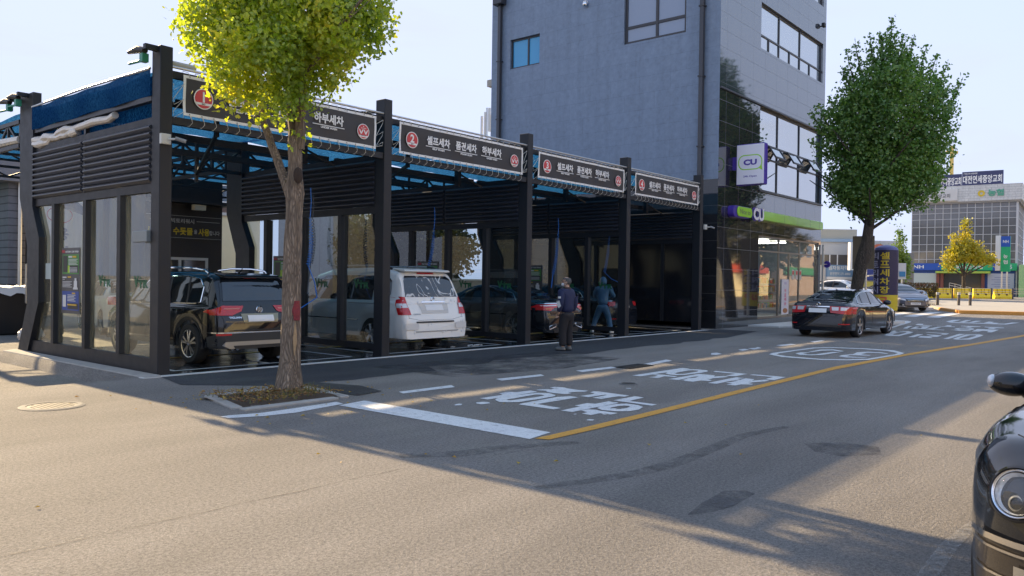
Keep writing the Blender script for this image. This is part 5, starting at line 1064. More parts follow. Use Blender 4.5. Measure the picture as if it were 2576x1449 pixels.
# low shops between the corner building and the bank
def at_block(name, u0, u1, depth, zt, mat, label, cat, dep=6, z0=0):
    a = AT(u0, depth, 0); b = AT(u1, depth, 0); e = empty(name, a, label, cat); dd = (b - a).normalized(); nn = Vector((-dd.y, dd.x, 0))
    if nn.dot(d_) < 0: nn = -nn
    n2 = Vector((a.x - CP.x, a.y - CP.y, 0)).normalized(); n3 = Vector((b.x - CP.x, b.y - CP.y, 0)).normalized()
    m_ = MB(); vs = [Vector((p.x, p.y, z)) for z in (z0, zt) for p in (a, b, b + n3 * dep, a + n2 * dep)]
    m_.add(vs, [(0, 3, 2, 1), (4, 5, 6, 7), (0, 1, 5, 4), (1, 2, 6, 5), (2, 3, 7, 6), (3, 0, 4, 7)]); m_.build('wall', mat, e)
    return e, a, b, dd, nn
def onface(e, a, dd, nn, t0, t1, z0, z1, name, mat, out=.1):
    m_ = MB(); vs = [Vector((p.x, p.y, z)) for z in (z0, z1) for p in (a + dd * t0 - nn * out, a + dd * t1 - nn * out, a + dd * t1, a + dd * t0)]
    m_.add(vs, [(0, 3, 2, 1), (4, 5, 6, 7), (0, 1, 5, 4), (1, 2, 6, 5), (2, 3, 7, 6), (3, 0, 4, 7)]); return m_.build(name, mat, e)
SID = tiles_mat('shop_siding', (.50, .50, .50), (.3, .3, .3), 3, .3, 2, .6, .05)
wh, a, b, dd, nn = at_block('driving_school', 2040, 2152, 78, 5.9, M('pale_wall', (.5, .5, .49), .7), 'pale two storey driving school with ribbon windows left of the leaning tree', 'building')
onface(wh, a, dd, nn, 0, 4.4, 2.5 + 1.0, 4.5, 'window_band', M('wb', (.10, .09, .08), .2), .06); onface(wh, a, dd, nn, 0, 4.4, 5.75, 6.05, 'coping', M('blueish', (.3, .4, .5), .6), .2)
onface(wh, a, dd, nn, 0, 4.4, 6.0, 7.0, 'roof_room', M('beige', (.42, .40, .33), .8), -1.0)
for t in (1.7, 2.45, 4.0): onface(wh, a, dd, nn, t, t + .1, 3.5, 4.5, 'window_mullion', WHITE, .1)
onface(wh, a, dd, nn, 0, 4.4, .3, 1.9, 'shop_opening', M('dk', (.04, .04, .04), .4), .05)
s = empty('school_sign', a + dd * 3 + Vector((0, 0, 2.2)), 'pale blue sign with white Korean lettering over the driving school shopfront', 'sign')
onface(s, a, dd, nn, 1.45, 3.95, 2.35, 3.5, 'board', M('lb', (.17, .30, .46), .5), .3); onface(s, a, dd, nn, 1.45, 3.95, 2.1, 2.34, 'white_strip', WHITE, .3)
m_ = MB(); o_ = a - nn * .32; text(m_, '임자동차학원', o_ + dd * 1.55 + Vector((0, 0, 3.0)), dd, (0, 0, 1), w=2.3, h=.42, bold=.02); text(m_, '운전면허 271-8888', o_ + dd * 1.7 + Vector((0, 0, 2.5)), dd, (0, 0, 1), w=2.0, h=.3, bold=.01); m_.build('lettering', WHITE, s)
rb, a, b, dd, nn = at_block('sign_wall_shop', 2148, 2262, 72, 5.6, M('white_wall', (.52, .52, .51), .6), 'white walled shop with blue name boards behind the leaning tree', 'shop')
onface(rb, a, dd, nn, 0, 4, 2.0, 3.0, 'blue_board', M('bb', (.04, .06, .25), .5), .15); onface(rb, a, dd, nn, 0, 4, .3, 1.3, 'shop_opening', M('dk2', (.05, .045, .04), .4), .05)
onface(rb, a, dd, nn, .4, 2.6, 1.4, 1.9, 'awning', M('yaw', (.6, .5, .1), .6), .6)
m_ = MB(); disc(m_, a + dd * 2.1 - nn * .2 + Vector((0, 0, 4.5)), dd, (0, 0, 1), .8, 24); m_.build('red_roundel', M('orr', (.6, .16, .08), .5), rb)
s = empty('red_letter_sign', a + Vector((0, 0, 3.4)), 'white sign board with orange red square letters left of the leaning trunk', 'sign'); onface(s, a, dd, nn, -.6, .55, 2.9, 5.4, 'board', WHITE, .5)
m_ = MB()
for k, t in enumerate('목공방'): text(m_, t, a + dd * .15 - nn * .52 + Vector((0, 0, 4.2 - .6 * k)), dd, (0, 0, 1), w=.45, h=.45, bold=.04, centre=True)
m_.build('lettering', RED, s)
gw, a, b, dd, nn = at_block('grey_annex', 2258, 2298, 88, 4.2 + 1.0, M('gan', (.22, .22, .22), .8), 'grey rendered annex wall at the left flank of the bank', 'building')
s = empty('navy_sign', a + Vector((0, 0, 1)), 'navy vertical sign with one white character beside the bank', 'sign'); onface(s, a, dd, nn, -.6, .3, 1.2, 3.6, 'board', M('nv', (.03, .05, .16), .5), .4); m_ = MB(); text(m_, '초', a + dd * -.15 - nn * .42 + Vector((0, 0, 2.8)), dd, (0, 0, 1), w=.6, h=.6, centre=True); m_.build('lettering', WHITE, s)
kb, a, b, dd, nn = at_block('green_kiosk', 2562, 2600, 92, 4.2, M('kg', (.30, .50, .22), .6), 'pale green kiosk at the right edge beside the bank', 'kiosk')

# bus stop sign
q = AT(2268, 62); e = empty('bus_stop_sign', q, 'slim bus stop sign on a pole left of the bank', 'sign'); MB().tube([q, q + Vector((0, 0, 2.9))], .05, 8).build('pole', GALV, e)
m_ = MB(); m_.bar(q + Vector((0, 0, 1.75)), q + Vector((0, 0, 3.0)), .6, .08, up=(-.77, -.64, 0)); m_.build('panel', M('bs', (.55, .55, .55), .5), e); m_ = MB(); m_.bar(q + Vector((-.06, -.05, 1.95)), q + Vector((-.06, -.05, 2.35)), .45, .04, up=(-.77, -.64, 0)); m_.build('blue_panel', M('bsb', (.04, .2, .4), .5), e)

# yellow water barriers and the guard rail in front of them
YB_ = M('barrier_yellow', (.88, .62, .012), .45, vary=.08, vs=2)
us = [(2310, 2348), (2352, 2394), (2398, 2442), (2446, 2492), (2497, 2546)]
barrier = None; BL = ['yellow water filled barrier farthest left, partly behind the grey sedan', 'second yellow barrier from the left beyond the bollards', 'middle yellow barrier in front of the street tree', 'fourth yellow barrier from the left below the bank door', 'rightmost yellow barrier beside the open railing']
q0 = AT(us[0][0], 80); q1 = AT(us[-1][1], 80); rd = (q1 - q0); rd.z = 0; rd.normalize(); rn = Vector((-rd.y, rd.x, 0)); yaw_b = math.atan2(rd.y, rd.x)
def make_barrier(loc):
    e = empty('water_barrier', loc, BL[0], 'barrier', 'yellow barriers along the far road', rz=yaw_b); e2 = e
    def loc_build(m_, nm, mt): m_.xf(Matrix.Translation(loc) @ Matrix.Rotation(yaw_b, 4, 'Z')); return m_.build(nm, mt, e)
    m_ = MB(); m_.prism([(-.3, 0), (.3, 0), (.3, .18), (.12, .5), (.1, 1.0), (-.1, 1.0), (-.12, .5), (-.3, .18)], -.86, .86, 'x'); loc_build(m_, 'body', YB_)
    m_ = MB()
    for x in (-.45, .35): m_.lathe([(0, -.21), (.1, -.21), (.1, -.1)], (x, 0, .42), 12, 'y')
    loc_build(m_, 'fork_hole', M('hole', (.12, .05, .01), .6))
    m_ = MB()
    for x in (-.6, -.1, .2, .65): m_.box((x, -.16, .45), (x + .03, -.1, .98))
    loc_build(m_, 'rib', M('ribs', (.45, .28, .01), .5))
    return e
for i, (a, b) in enumerate(us):
    c_ = AT((a + b) / 2, 80)
    if barrier is None: barrier = make_barrier(c_); barrier['label'] = BL[0]
    else: copy_thing(barrier, loc=c_, label=BL[i])
e = empty('guard_rail', AT(2450, 78.5), 'low grey pedestrian guard rail standing before the yellow barriers', 'guard rail')
ra, rb_ = AT(2290, 78.5), AT(2600, 78.5)
for z in (1.02, .75, .55): MB().bar(ra + Vector((0, 0, z)), rb_ + Vector((0, 0, z)), .03, .035).build('rail', GALV, e)
for u in (2350, 2396, 2444, 2494.5, 2548): p_ = AT(u, 78.4); MB().box((p_.x - .06, p_.y - .06, p_.z), (p_.x + .06, p_.y + .06, p_.z + 1.08)).build('post', M('post_brown', (.10, .08, .07), .6), e)
e = empty('ramp_rail', AT(2440, 86), 'white ramp handrail in front of the bank entrance', 'handrail'); m_ = MB()
A_, B_ = AT(2388, 86), AT(2500, 86)
for z0_, z1_ in ((1.55, 1.0), (1.3, .75)): m_.bar(A_ + Vector((0, 0, z0_)), B_ + Vector((0, 0, z1_ - .5)), .05, .05)
for k in range(9): q = A_.lerp(B_, k / 8); m_.bar(q, q + Vector((0, 0, 1.5 - .12 * k)), .04, .04)
m_.build('rail', WHITE, e)

# traffic island, bollards, dry shrubs
def isl(pts, h): return [(x, y, gz(x, y) + h) for x, y in pts]
IP = [(40.9, -3.3), (41.3, -6.6), (60, -10.5), (64, 3.0), (52, 1.0), (44, -1.8)]
n = len(IP); mb = MB(); mb.add(isl(IP, .15) + isl(IP, -.1), [tuple(range(n))] + [(i, (i + 1) % n, n + (i + 1) % n, n + i) for i in range(n)]); struct(mb.build('traffic_island', M('island_paving', (.36, .33, .28), .9, vary=.25, vs=3)))
ke = empty('painted_kerb', (41, -5, .2), 'orange painted kerb along the near edge of the traffic island', 'kerb')
KP = [(44, -1.75), (40.85, -3.25), (41.2, -6.65), (60, -10.6)]
for i in range(3):
    a = Vector((*KP[i], gz(*KP[i]) + .06)); b = Vector((*KP[i + 1], gz(*KP[i + 1]) + .06)); MB().bar(a, b, .22, .24).build('kerb_stone', M('kerb_orange', (.62, .30, .07), .75, vary=.2, vs=5), ke, bevel=.02)
mb = MB(); P_ = [(44.5, -1.3), (43.2, -.6), (43.9, .6), (47.5, 2.8), (53, 3.2), (52, 1.2)]; n = 6; mb.add(isl(P_, .14) + isl(P_, -.1), [tuple(range(n))] + [(i, (i + 1) % n, n + (i + 1) % n, n + i) for i in range(n)]); struct(mb.build('pavement', CONC2))
bo = None
for i, (u, dpt, ln) in enumerate(((2359, 50, 0), (2412, 50, .10), (2441, 50, 0))):
    q = AT(u, dpt); q.z += .12; lb = ['dark reflective bollard farthest left on the traffic island', 'tilted bollard in the middle of the three on the island', 'upright bollard farthest right of the three on the island'][i]
    if bo is None:
        bo = empty('bollard', q, lb, 'bollard', 'bollards on the traffic island')
        MB().tube([q, q + Vector((0, 0, .84))], .085, 12).build('post', M('bollard_brown', (.09, .075, .065), .5), bo, smooth=True)
        m_ = MB()
        for z in (.70, .78): m_.tube([q + Vector((0, 0, z)), q + Vector((0, 0, z + .045))], .09, 12)
        m_.build('reflective_band', WHITE, bo)
    else: c_ = copy_thing(bo, loc=q, label=lb); c_.rotation_euler = (0, ln, 0)
rr = random.Random(4)
q = AT(2325, 50); mb = MB()
for k in range(900):
    x, y = rr.gauss(0, .55), rr.gauss(0, .5); h = rr.uniform(.1, .55) * math.exp(-(x * x + y * y)); a = rr.uniform(0, 6.28)
    mb.add([(q.x + x - .01, q.y + y, q.z + .1), (q.x + x + .012, q.y + y, q.z + .1), (q.x + x + .12 * math.cos(a), q.y + y + .12 * math.sin(a), q.z + .12 + h)], [(0, 1, 2)])
tag(mb.build('dry_weeds', leaf_mat('dryweed', [(.05, .08, .02), (.14, .10, .04), (.22, .14, .05)], (1, .9, .5), .3, 4)), kind='stuff')
mb = MB()
for k in range(5000):
    t = rr.random(); p_ = AT(2190 + 170 * t, 74 + rr.uniform(-.5, .5)); h = rr.uniform(.2, 1.5); a = rr.uniform(0, 6.28); s = .09
    mb.add([(p_.x, p_.y, p_.z + h), (p_.x + s * math.cos(a), p_.y + s * math.sin(a), p_.z + h + s), (p_.x + s * math.cos(a + 1), p_.y + s * math.sin(a + 1), p_.z + h - .03)], [(0, 1, 2)])
tag(mb.build('hedge', leaf_mat('hedge', [(.10, .09, .03), (.22, .13, .05), (.30, .17, .06)], (1, .8, .4), .3, .6)), kind='stuff')

# advertising column and board by the leaning tree
C_ = (28.9, -2.83); e = empty('advertising_column', (*C_, .12), 'round inflatable column with yellow Korean lettering on navy and a yellow foot', 'sign column')
r0 = .46; NV = M('column_navy', (.020, .018, .07), .5, vary=.2, vs=2, bump=.2, bs=6); YC = M('column_yellow', (.62, .47, .03), .5)
MB().lathe([(r0 * .8, .12), (r0 * .8, .55)], (*C_, 0), 32).build('base', M('col_base', (.04, .045, .055), .6), e, smooth=True)
MB().lathe([(r0 * .98, .55), (r0, .6), (r0, 1.18)], (*C_, 0), 40).build('yellow_skirt', YC, e, smooth=True)
MB().lathe([(r0, 1.18), (r0 * 1.01, 2.0), (r0, 2.95), (r0 * .985, 3.0)], (*C_, 0), 40).build('navy_sleeve', NV, e, smooth=True)
MB().lathe([(r0 * .985, 3.0), (r0 * .9, 3.10), (r0 * .6, 3.18), (0, 3.22)], (*C_, 0), 40).build('domed_cap', M('col_cap', (.12, .13, .36), .5), e, smooth=True)
toc = math.atan2(CP.y - C_[1], CP.x - C_[0])
def cyl_text(m_, t, ang, z0, h, wd, rad=r0 + .012, bold=.022):
    v, f, asp = text_poly(t, bold); bm = bmesh.new(); bv = [bm.verts.new((a, b, 0)) for a, b in v]
    for q_ in f:
        try: bm.faces.new([bv[i] for i in q_])
        except ValueError: pass
    for _ in range(4):
        es = [e_ for e_ in bm.edges if abs(e_.verts[0].co.x - e_.verts[1].co.x) > .12]
        if not es: break
        bmesh.ops.subdivide_edges(bm, edges=es, cuts=1); bmesh.ops.triangulate(bm, faces=bm.faces)
    bm.verts.index_update(); v = [(q_.co.x, q_.co.y) for q_ in bm.verts]; f = [tuple(x_.index for x_ in q_.verts) for q_ in bm.faces]; bm.free()
    m_.add([(C_[0] + rad * math.cos(ang + (a - .5) * wd / rad), C_[1] + rad * math.sin(ang + (a - .5) * wd / rad), z0 + b * h) for a, b in v], f)
m1, m2, m3 = MB(), MB(), MB()
for k, t in enumerate('셀프세차장'): cyl_text(m1, t, toc - .10, 2.62 - .345 * k, .29, .36)
for k, t in enumerate('빅토리워시'): cyl_text(m2, t, toc - .98, 2.62 - .345 * k, .28, .34)
cyl_text(m3, '구', toc - .16, .82, .27, .34); cyl_text(m3, '입', toc - .98, .82, .27, .34)
m1.build('yellow_lettering', YC, e); m2.build('pale_lettering', M('col_lilac', (.35, .35, .55), .5), e); m3.build('red_lettering', M('col_red', (.55, .04, .06), .5), e)
q = Vector((27.5, -2.75, 0)); e = empty('road_sign_back', q, 'brown back of a large road sign board behind the leaning trunk', 'road sign')
MB().tube([q + Vector((.02, .3, 0)), q + Vector((.02, .3, 3.5))], .045, 10).build('pole', GALV, e); MB().box((27.42, -2.78, 2.2), (27.46, -1.95, 3.52)).build('board', M('sign_back', (.14, .115, .08), .5), e, bevel=.01)
e = empty('round_sign', (31.4, -.6, 2.2), 'small round violet sign on a bracket at the edge of the shop', 'sign'); b_ = MB(); b_.lathe([(0, -.02), (.15, -.02), (.15, .02), (0, .02)], (29.85, -.15, 2.45), 20, 'x'); b_.build('disc', VIO, e); MB().box((29.4, -.17, 2.43), (29.84, -.13, 2.47)).build('bracket', GALV, e)
MB().box((29.5, -.12, .05), (29.58, -.04, 3.3)).build('corner_trim', GALV, cu)

# ------------------------------------------------------------------ the street outside the frame, seen in the polished stone
def far_block(name, x0, y0, x1, y1, h, mat, label, rows, c2):
    e = empty(name, (x0, y0, 0), label, 'building'); MB().box((x0, y0, 0), (x1, y1, h)).build('wall', mat, e)
    for z in rows:
        k = x0 + 1
        while k < x1 - 1.5: MB().box((k, y1 + .002, z), (k + 1.4, y1 + .06, z + 1.3)).build('window', WGL, e); k += 2.3
        k = y0 + 1
        while k < y1 - 1.5 and x0 > 40: MB().box((x0 - .06, k, z), (x0 - .002, k + 1.4, z + 1.3)).build('window', WGL, e); k += 2.6
    MB().box((x0 + 1, y1 + .003, 2.6), (x1 - 1, y1 + .3, 3.4)).build('shop_sign', c2, e)
    return e
far_block('cream_building', 62, -36, 74, -20, 5.2, CREAM, 'cream shop building across the street, right of the camera view', (3.7,), M('s1', (.6, .1, .06), .5))
far_block('pink_building', 76, -42, 92, -20, 6.5, M('pinkish', (.5, .38, .32), .8), 'pinkish block across the street beyond the cream shops', (4.6,), M('s2', (.05, .3, .12), .5))
far_block('white_building', 94, -50, 120, -22, 7, M('wht', (.55, .55, .54), .7), 'white low block far along the opposite side of the street', (4.2,), M('s3', (.6, .45, .05), .5))
far_block('brick_building', 30, -34, 50, -24, 9, BRK, 'brick block opposite the corner shop behind the camera side', (4.2, 7), M('s4', (.05, .1, .4), .5))
far_block('shop_row', 2, -40, 26, -28, 8, CREAM, 'cream shop row behind the camera side of the street', (4.2,), M('s5', (.05, .1, .4), .5))
e = far_block('yard_house', -24, 4, -14, 26, 7, CREAM, 'cream house standing west of the yard outside the frame', (1.2, 4.2), M('s6', (.3, .3, .3), .5))
# ------------------------------------------------------------------ trees
BARK = bark_mat('bark', (.115, .083, .06), (.31, .235, .17)); BARK_D = bark_mat('bark_dark', (.03, .025, .021), (.11, .09, .073))
def leaves(spurs, size, rng, per=9, spread=.12, droop=.2):
    mb = MB(); vs = mb.v; fs = mb.f
    for (x, y, z, k) in spurs:
        for _ in range(per if k is None else k):
            px, py, pz = x + rng.gauss(0, spread), y + rng.gauss(0, spread), z + rng.gauss(0, spread * .8)
            s = size * rng.uniform(.7, 1.25)
            n = Vector((rng.gauss(0, 1), rng.gauss(0, 1), rng.gauss(.5, .8))).normalized(); t = n.cross(Vector((rng.gauss(0, 1), rng.gauss(0, 1), rng.gauss(0, 1)))).normalized(); b = n.cross(t)
            o = len(vs); c = Vector((px, py, pz))
            vs += [tuple(c), tuple(c + (t * .50 + b * .66) * s), tuple(c + (t * .93 + b * .30) * s + n * s * .12), tuple(c + t * .74 * s + n * s * .05), tuple(c + (t * .93 - b * .30) * s + n * s * .12), tuple(c + (t * .50 - b * .66) * s)]
            fs += [(o, o + 1, o + 2, o + 3), (o, o + 3, o + 4, o + 5)]
    return mb
def in_lobes(lobes, n, rng, shell=.55):
    out = []; tot = sum(l[3] * l[4] * l[5] for l in lobes)
    for l in lobes:
        for _ in range(int(n * l[3] * l[4] * l[5] / tot)):
            v = Vector((rng.gauss(0, 1), rng.gauss(0, 1), rng.gauss(0, 1))).normalized() * (rng.uniform(shell, 1) if rng.random() < .7 else rng.random() ** .5)
            out.append((l[0] + v.x * l[3], l[1] + v.y * l[4], l[2] + v.z * l[5], None))
    return out
def branch(mb, a, b, r0, r1, rng, n=7, wob=.06, sides=8):
    a = Vector(a); b = Vector(b); P = []; L = (b - a).length
    for i in range(n + 1):
        t = i / n; P.append(a.lerp(b, t) + Vector((rng.uniform(-1, 1), rng.uniform(-1, 1), rng.uniform(-.5, .5))) * wob * L * .3 * math.sin(math.pi * t))
    mb.tube(P, [r0 + (r1 - r0) * i / n for i in range(n + 1)], sides); return P

# front ginkgo, back-lit, yellow green
rng = random.Random(21)
t1 = empty('ginkgo_tree', (.33, -2.95, 0), 'yellow green backlit ginkgo in the stone pit in front of the first banner', 'tree')
mb = MB(); n = 26; P = []; RR = []
for i in range(n + 1):
    t = i / n; z = 3.2 * t; P.append(Vector((.36 + .10 * t + .012 * math.sin(9 * t), -2.92 + .06 * t + .01 * math.sin(7 * t + 1), z - .02)))
    RR.append((.138 - .028 * min(1, t * 1.3) + .06 * math.exp(-t * 16)) * (1 + .03 * math.sin(t * 31)) * (1 - .22 * max(0, (t - .84) / .16)))
k = 22; mb.tube(P, RR, k, cap=False)
vs = []
for idx, p in enumerate(mb.v):
    i, j = divmod(idx, k); c = P[i]; d = Vector(p) - c; f = 1 + .045 * math.sin(j * 2.3 + i * .35) + .03 * math.sin(j * 5.1 - i * .9) + rng.uniform(-.02, .02)
    if i == 22: f *= 1.06
    vs.append(tuple(c + d * f))
mb.v = vs; mb.build('trunk', BARK, t1, smooth=True, angle=80)
mb = MB(); top = P[-1]
mb.tube([top - Vector((0, 0, .25)), top + Vector((.0, .0, .15)), top + Vector((.02, .03, .32))], [.095, .09, .07], 14)
branch(mb, top + Vector((.0, .03, .0)), top + Vector((-.02, .10, 1.3)), .075, .055, rng); branch(mb, top + Vector((-.02, .1, 1.3)), top + Vector((.1, .3, 4.6)), .055, .02, rng)
branch(mb, top + Vector((.03, -.05, .1)), top + Vector((.05, -.1, 1.6)), .07, .05, rng); branch(mb, top + Vector((.05, -.1, 1.6)), top + Vector((.4, -.5, 4.3)), .07, .02, rng)
P2 = branch(mb, (.44, -2.87, 2.52), (.40, -2.18, 3.70), .065, .05, rng, wob=.03); branch(mb, P2[-1], (.3, -1.3, 4.5), .05, .015, rng); branch(mb, P2[-1], (.55, -1.7, 5.4), .045, .015, rng)
for (a, b) in (((.45, -2.8, 4.1), (.5, -4.6, 5.3)), ((.45, -2.8, 4.4), (1.5, -2.3, 5.4)), ((.4, -2.75, 4.6), (-.8, -2.6, 5.6)), ((.45, -2.7, 4.9), (.2, -1.2, 6.2)), ((.5, -3.1, 5.0), (.6, -4.9, 6.3)), ((.5, -3, 5.2), (-.2, -3.8, 6.8)), ((.4, -2.7, 4.3), (.3, -.4, 5.1))):
    Q = branch(mb, a, b, .04, .01, rng, sides=6)
    for q in Q[3:6]: branch(mb, q, q + Vector((rng.uniform(-.5, .5), rng.uniform(-.5, .5), rng.uniform(.2, .6))), .014, .004, rng, 3, sides=4)
mb.build('limb', BARK, t1, smooth=True)
MB().ell((.36, -3.07, 2.9), (.07, .04, .11)).build('knot', M('knot_brown', (.04, .025, .018), .9, bump=.6), t1, smooth=True)
# paint mark and scar hug the trunk (real patches of bark a few mm proud)
def bark_patch(name, mat, pts, z0, z1, off):
    mb = MB(); rows = 9; cols = 9; vs = []
    cc = math.atan2(CP.y - -2.92, CP.x - .4)
    for i in range(rows + 1):
        z = z0 + (z1 - z0) * i / rows; c = Vector((.36 + .10 * z / 3.2, -2.92 + .06 * z / 3.2, z)); u0, u1 = pts(i / rows)
        for j in range(cols + 1):
            a = cc + u0 + (u1 - u0) * j / cols; best = max((RR[min(n, int(z / 3.2 * n) + q)] for q in (0, 1)))
            vs.append(c + Vector((math.cos(a), math.sin(a), 0)) * (best * 1.0 + off))
    mb.add(vs, [(i * (cols + 1) + j, i * (cols + 1) + j + 1, (i + 1) * (cols + 1) + j + 1, (i + 1) * (cols + 1) + j) for i in range(rows) for j in range(cols)]); return mb.build(name, mat, t1, smooth=True)
bark_patch('red_paint_mark', M('red_spray', (.20, .025, .03), .8, vary=.6, vs=18, bump=.8, bs=45), lambda t: (.12 + .25 * abs(t - .5) + .05 * math.sin(t * 9), 1.05 - .2 * abs(t - .45) + .04 * math.sin(t * 13)), .98, 1.24, .012)
bark_patch('bare_wood_scar', M('bare_wood', (.36, .24, .13), .8, vary=.3, vs=20, bump=.5), lambda t: (.42 - .18 * math.sin(math.pi * t), .42 + .2 * math.sin(math.pi * t)), .50, .97, .010)
# crown lobes: (x, y, z, rx, ry, rz)
def LV(u, v, depth, ru, rz, rdp=None):
    p = CP + depth * (d_ + r_ * ((u - 1288) / F)); z = CP.z + (705 + (u - 1288) * .0145 - v) * depth / F; s = depth / F; rh = ru * s
    return (p.x, p.y, z, rh * .9, rh * .9, rz * s) if rdp is None else (p.x, p.y, z, rdp, rdp, rz * s)
L1 = [LV(700, 60, 10.9, 235, 130), LV(560, 75, 10.6, 120, 110), LV(870, 40, 10.8, 115, 105), LV(640, 190, 10.4, 150, 62), LV(610, 245, 10.3, 78, 44), LV(528, 232, 10.2, 36, 13), LV(790, 180, 10.9, 110, 75), LV(730, 250, 10.5, 75, 45),
      LV(470, 60, 10.7, 45, 62), LV(935, 10, 10.9, 55, 80), LV(680, 285, 10.3, 62, 26), LV(700, -140, 10.9, 270, 130), LV(540, -120, 10.6, 130, 110), LV(860, -120, 11, 130, 110), LV(700, -330, 11, 200, 140), LV(850, 115, 10.4, 95, 62), LV(800, 50, 10.2, 120, 80), LV(940, 90, 10.7, 50, 60), LV(650, 120, 10.0, 120, 80)]
sp = in_lobes(L1, 4300, rng, .5)
sp += [(.44 + rng.gauss(0, .08), -2.95 + rng.gauss(0, .12), 3.25 + rng.uniform(0, .35), 2) for _ in range(14)]
LEAF1 = leaf_mat('ginkgo_leaf', [(.19, .29, .035), (.32, .41, .045), (.48, .51, .05), (.68, .57, .06)], (1.5, 1.45, .5), .60, 1.1)
leaves(sp, .058, rng, 11, .085).build('crown', LEAF1, t1)

# leaning dark green tree by the shop
rng = random.Random(5)
t2 = empty('street_tree', (25.9, -2.7, 0), 'leaning dark green tree with a full round crown beside the convenience shop', 'tree')
mb = MB(); P = [Vector((25.9, -2.45, 0)), Vector((25.9, -2.5, .7)), Vector((25.9, -2.6, 1.5)), Vector((25.9, -2.72, 2.3)), Vector((25.9, -2.86, 2.75)), Vector((25.92, -2.92, 3.2)), Vector((25.95, -3.02, 4.2)), Vector((26, -3.05, 6)), Vector((26, -3.1, 9.5))]
mb.tube(P, [.26, .235, .225, .235, .27, .20, .17, .12, .03], 16); mb.build('trunk', BARK_D, t2, smooth=True)
mb = MB()
for k in range(26):
    z = rng.uniform(3.6, 8); a = rng.uniform(0, 6.28); l = rng.uniform(1.3, 2.5) * (1 if z < 6 else .7); o = Vector((25.97, -3.03, z)); branch(mb, o, o + Vector((math.cos(a) * l, math.sin(a) * l, rng.uniform(.8, 1.8))), .07, .015, rng, sides=5)
mb.build('limb', BARK_D, t2, smooth=True)
D2 = 30.3
L2 = [LV(2225, 315, D2, 145, 170), LV(2140, 330, D2, 95, 120), LV(2320, 330, D2, 80, 150), LV(2190, 440, D2, 130, 95), LV(2260, 430, D2, 110, 95), LV(2222, 185, D2, 68, 88), LV(2228, 130, D2, 38, 60), LV(2155, 225, D2, 42, 62), LV(2290, 205, D2, 40, 62), LV(2080, 300, D2, 35, 40), LV(2075, 380, D2, 35, 35), LV(2350, 250, D2, 35, 60),
      LV(2200, 520, D2, 70, 42), LV(2130, 480, D2, 60, 45), LV(2290, 470, D2, 75, 60), LV(2180, 470, D2, 100, 70)]
sp = in_lobes(L2, 4000, rng, .45); TW = []; SP2 = []
for (u, v0, v1) in ((2230, 45, 140), (2176, 90, 160), (2140, 110, 190), (2260, 95, 160), (2285, 95, 170), (2318, 120, 200), (2345, 140, 220), (2372, 160, 240), (2412, 195, 290), (2398, 220, 330), (2118, 130, 210), (2050, 265, 330), (2032, 285, 340), (2035, 355, 385), (2110, 175, 230), (2205, 90, 150)):
    a_ = LV(u, v0, D2, 1, 1)[:3]; b_ = LV(u + (2225 - u) * .22, v1 + 12, D2, 1, 1)[:3]; TW.append((b_, a_))
    for q_ in range(15):
        t = q_ / 14; SP2.append(tuple(a_[z] + (b_[z] - a_[z]) * t for z in range(3)) + (7,))
LEAF2 = leaf_mat('green_leaf', [(.085, .175, .04), (.135, .25, .055), (.20, .32, .07)], (1.0, 1.2, .4), .4, .6)
cm = leaves(sp, .092, rng, 13, .14); c2_ = leaves(SP2, .095, rng, 7, .075); cm.add(c2_.v, c2_.f); cm.build('crown', LEAF2, t2)
mb = MB()
for a_, b_ in TW: mb.tube([a_, b_], [.03, .008], 5)
mb.build('twig', BARK_D, t2)

# the two street trees across the junction
LEAF3 = leaf_mat('yellow_leaf', [(.22, .25, .02), (.48, .42, .025), (.75, .58, .03)], (1.5, 1.3, .6), .4, .25); LEAF4 = leaf_mat('mid_leaf', [(.09, .17, .03), (.18, .27, .04), (.36, .38, .04)], (1.2, 1.2, .5), .35, .3)
def far_tree(base_u, depth, lobes, mat, label, trunk_r, fork_v, sd, n, size):
    rng = random.Random(sd); b = AT(base_u, depth); e = empty('street_tree', b, label, 'tree'); s = depth / F; hor = 705 + (base_u - 1288) * .0145
    f = Vector((b.x, b.y, CP.z + (hor - fork_v) * s)); m_ = MB(); m_.tube([b, b.lerp(f, .5), f], [trunk_r * 1.15, trunk_r, trunk_r * .9], 10); m_.build('trunk', BARK_D, e, smooth=True)
    m_ = MB(); L = [LV(*l[:2], depth, *l[2:]) for l in lobes]
    for l in L: branch(m_, f - Vector((0, 0, .2)), (l[0], l[1], l[2]), trunk_r * .5, .03, rng, sides=6, wob=.03)
    m_.build('limb', BARK_D, e, smooth=True); leaves(in_lobes(L, n, rng, .4), size, rng, 8, .16).build('crown', mat, e); return e
far_tree(2424, 83, [(2424, 628, 34, 40), (2400, 648, 34, 26), (2450, 640, 30, 32), (2426, 580, 14, 42), (2400, 605, 14, 25), (2384, 672, 22, 13), (2474, 652, 28, 17), (2500, 655, 13, 13)], LEAF3, 'bright yellow ginkgo in front of the bank entrance', .2, 690, 3, 620, .17)
far_tree(2258, 66, [(2255, 650, 28, 40), (2270, 680, 20, 30), (2240, 665, 22, 25), (2262, 605, 12, 35), (2262, 580, 5, 20), (2225, 648, 10, 25), (2280, 660, 12, 22)], LEAF4, 'slender green tree rising behind the advertising column', .14, 715, 4, 420, .14)
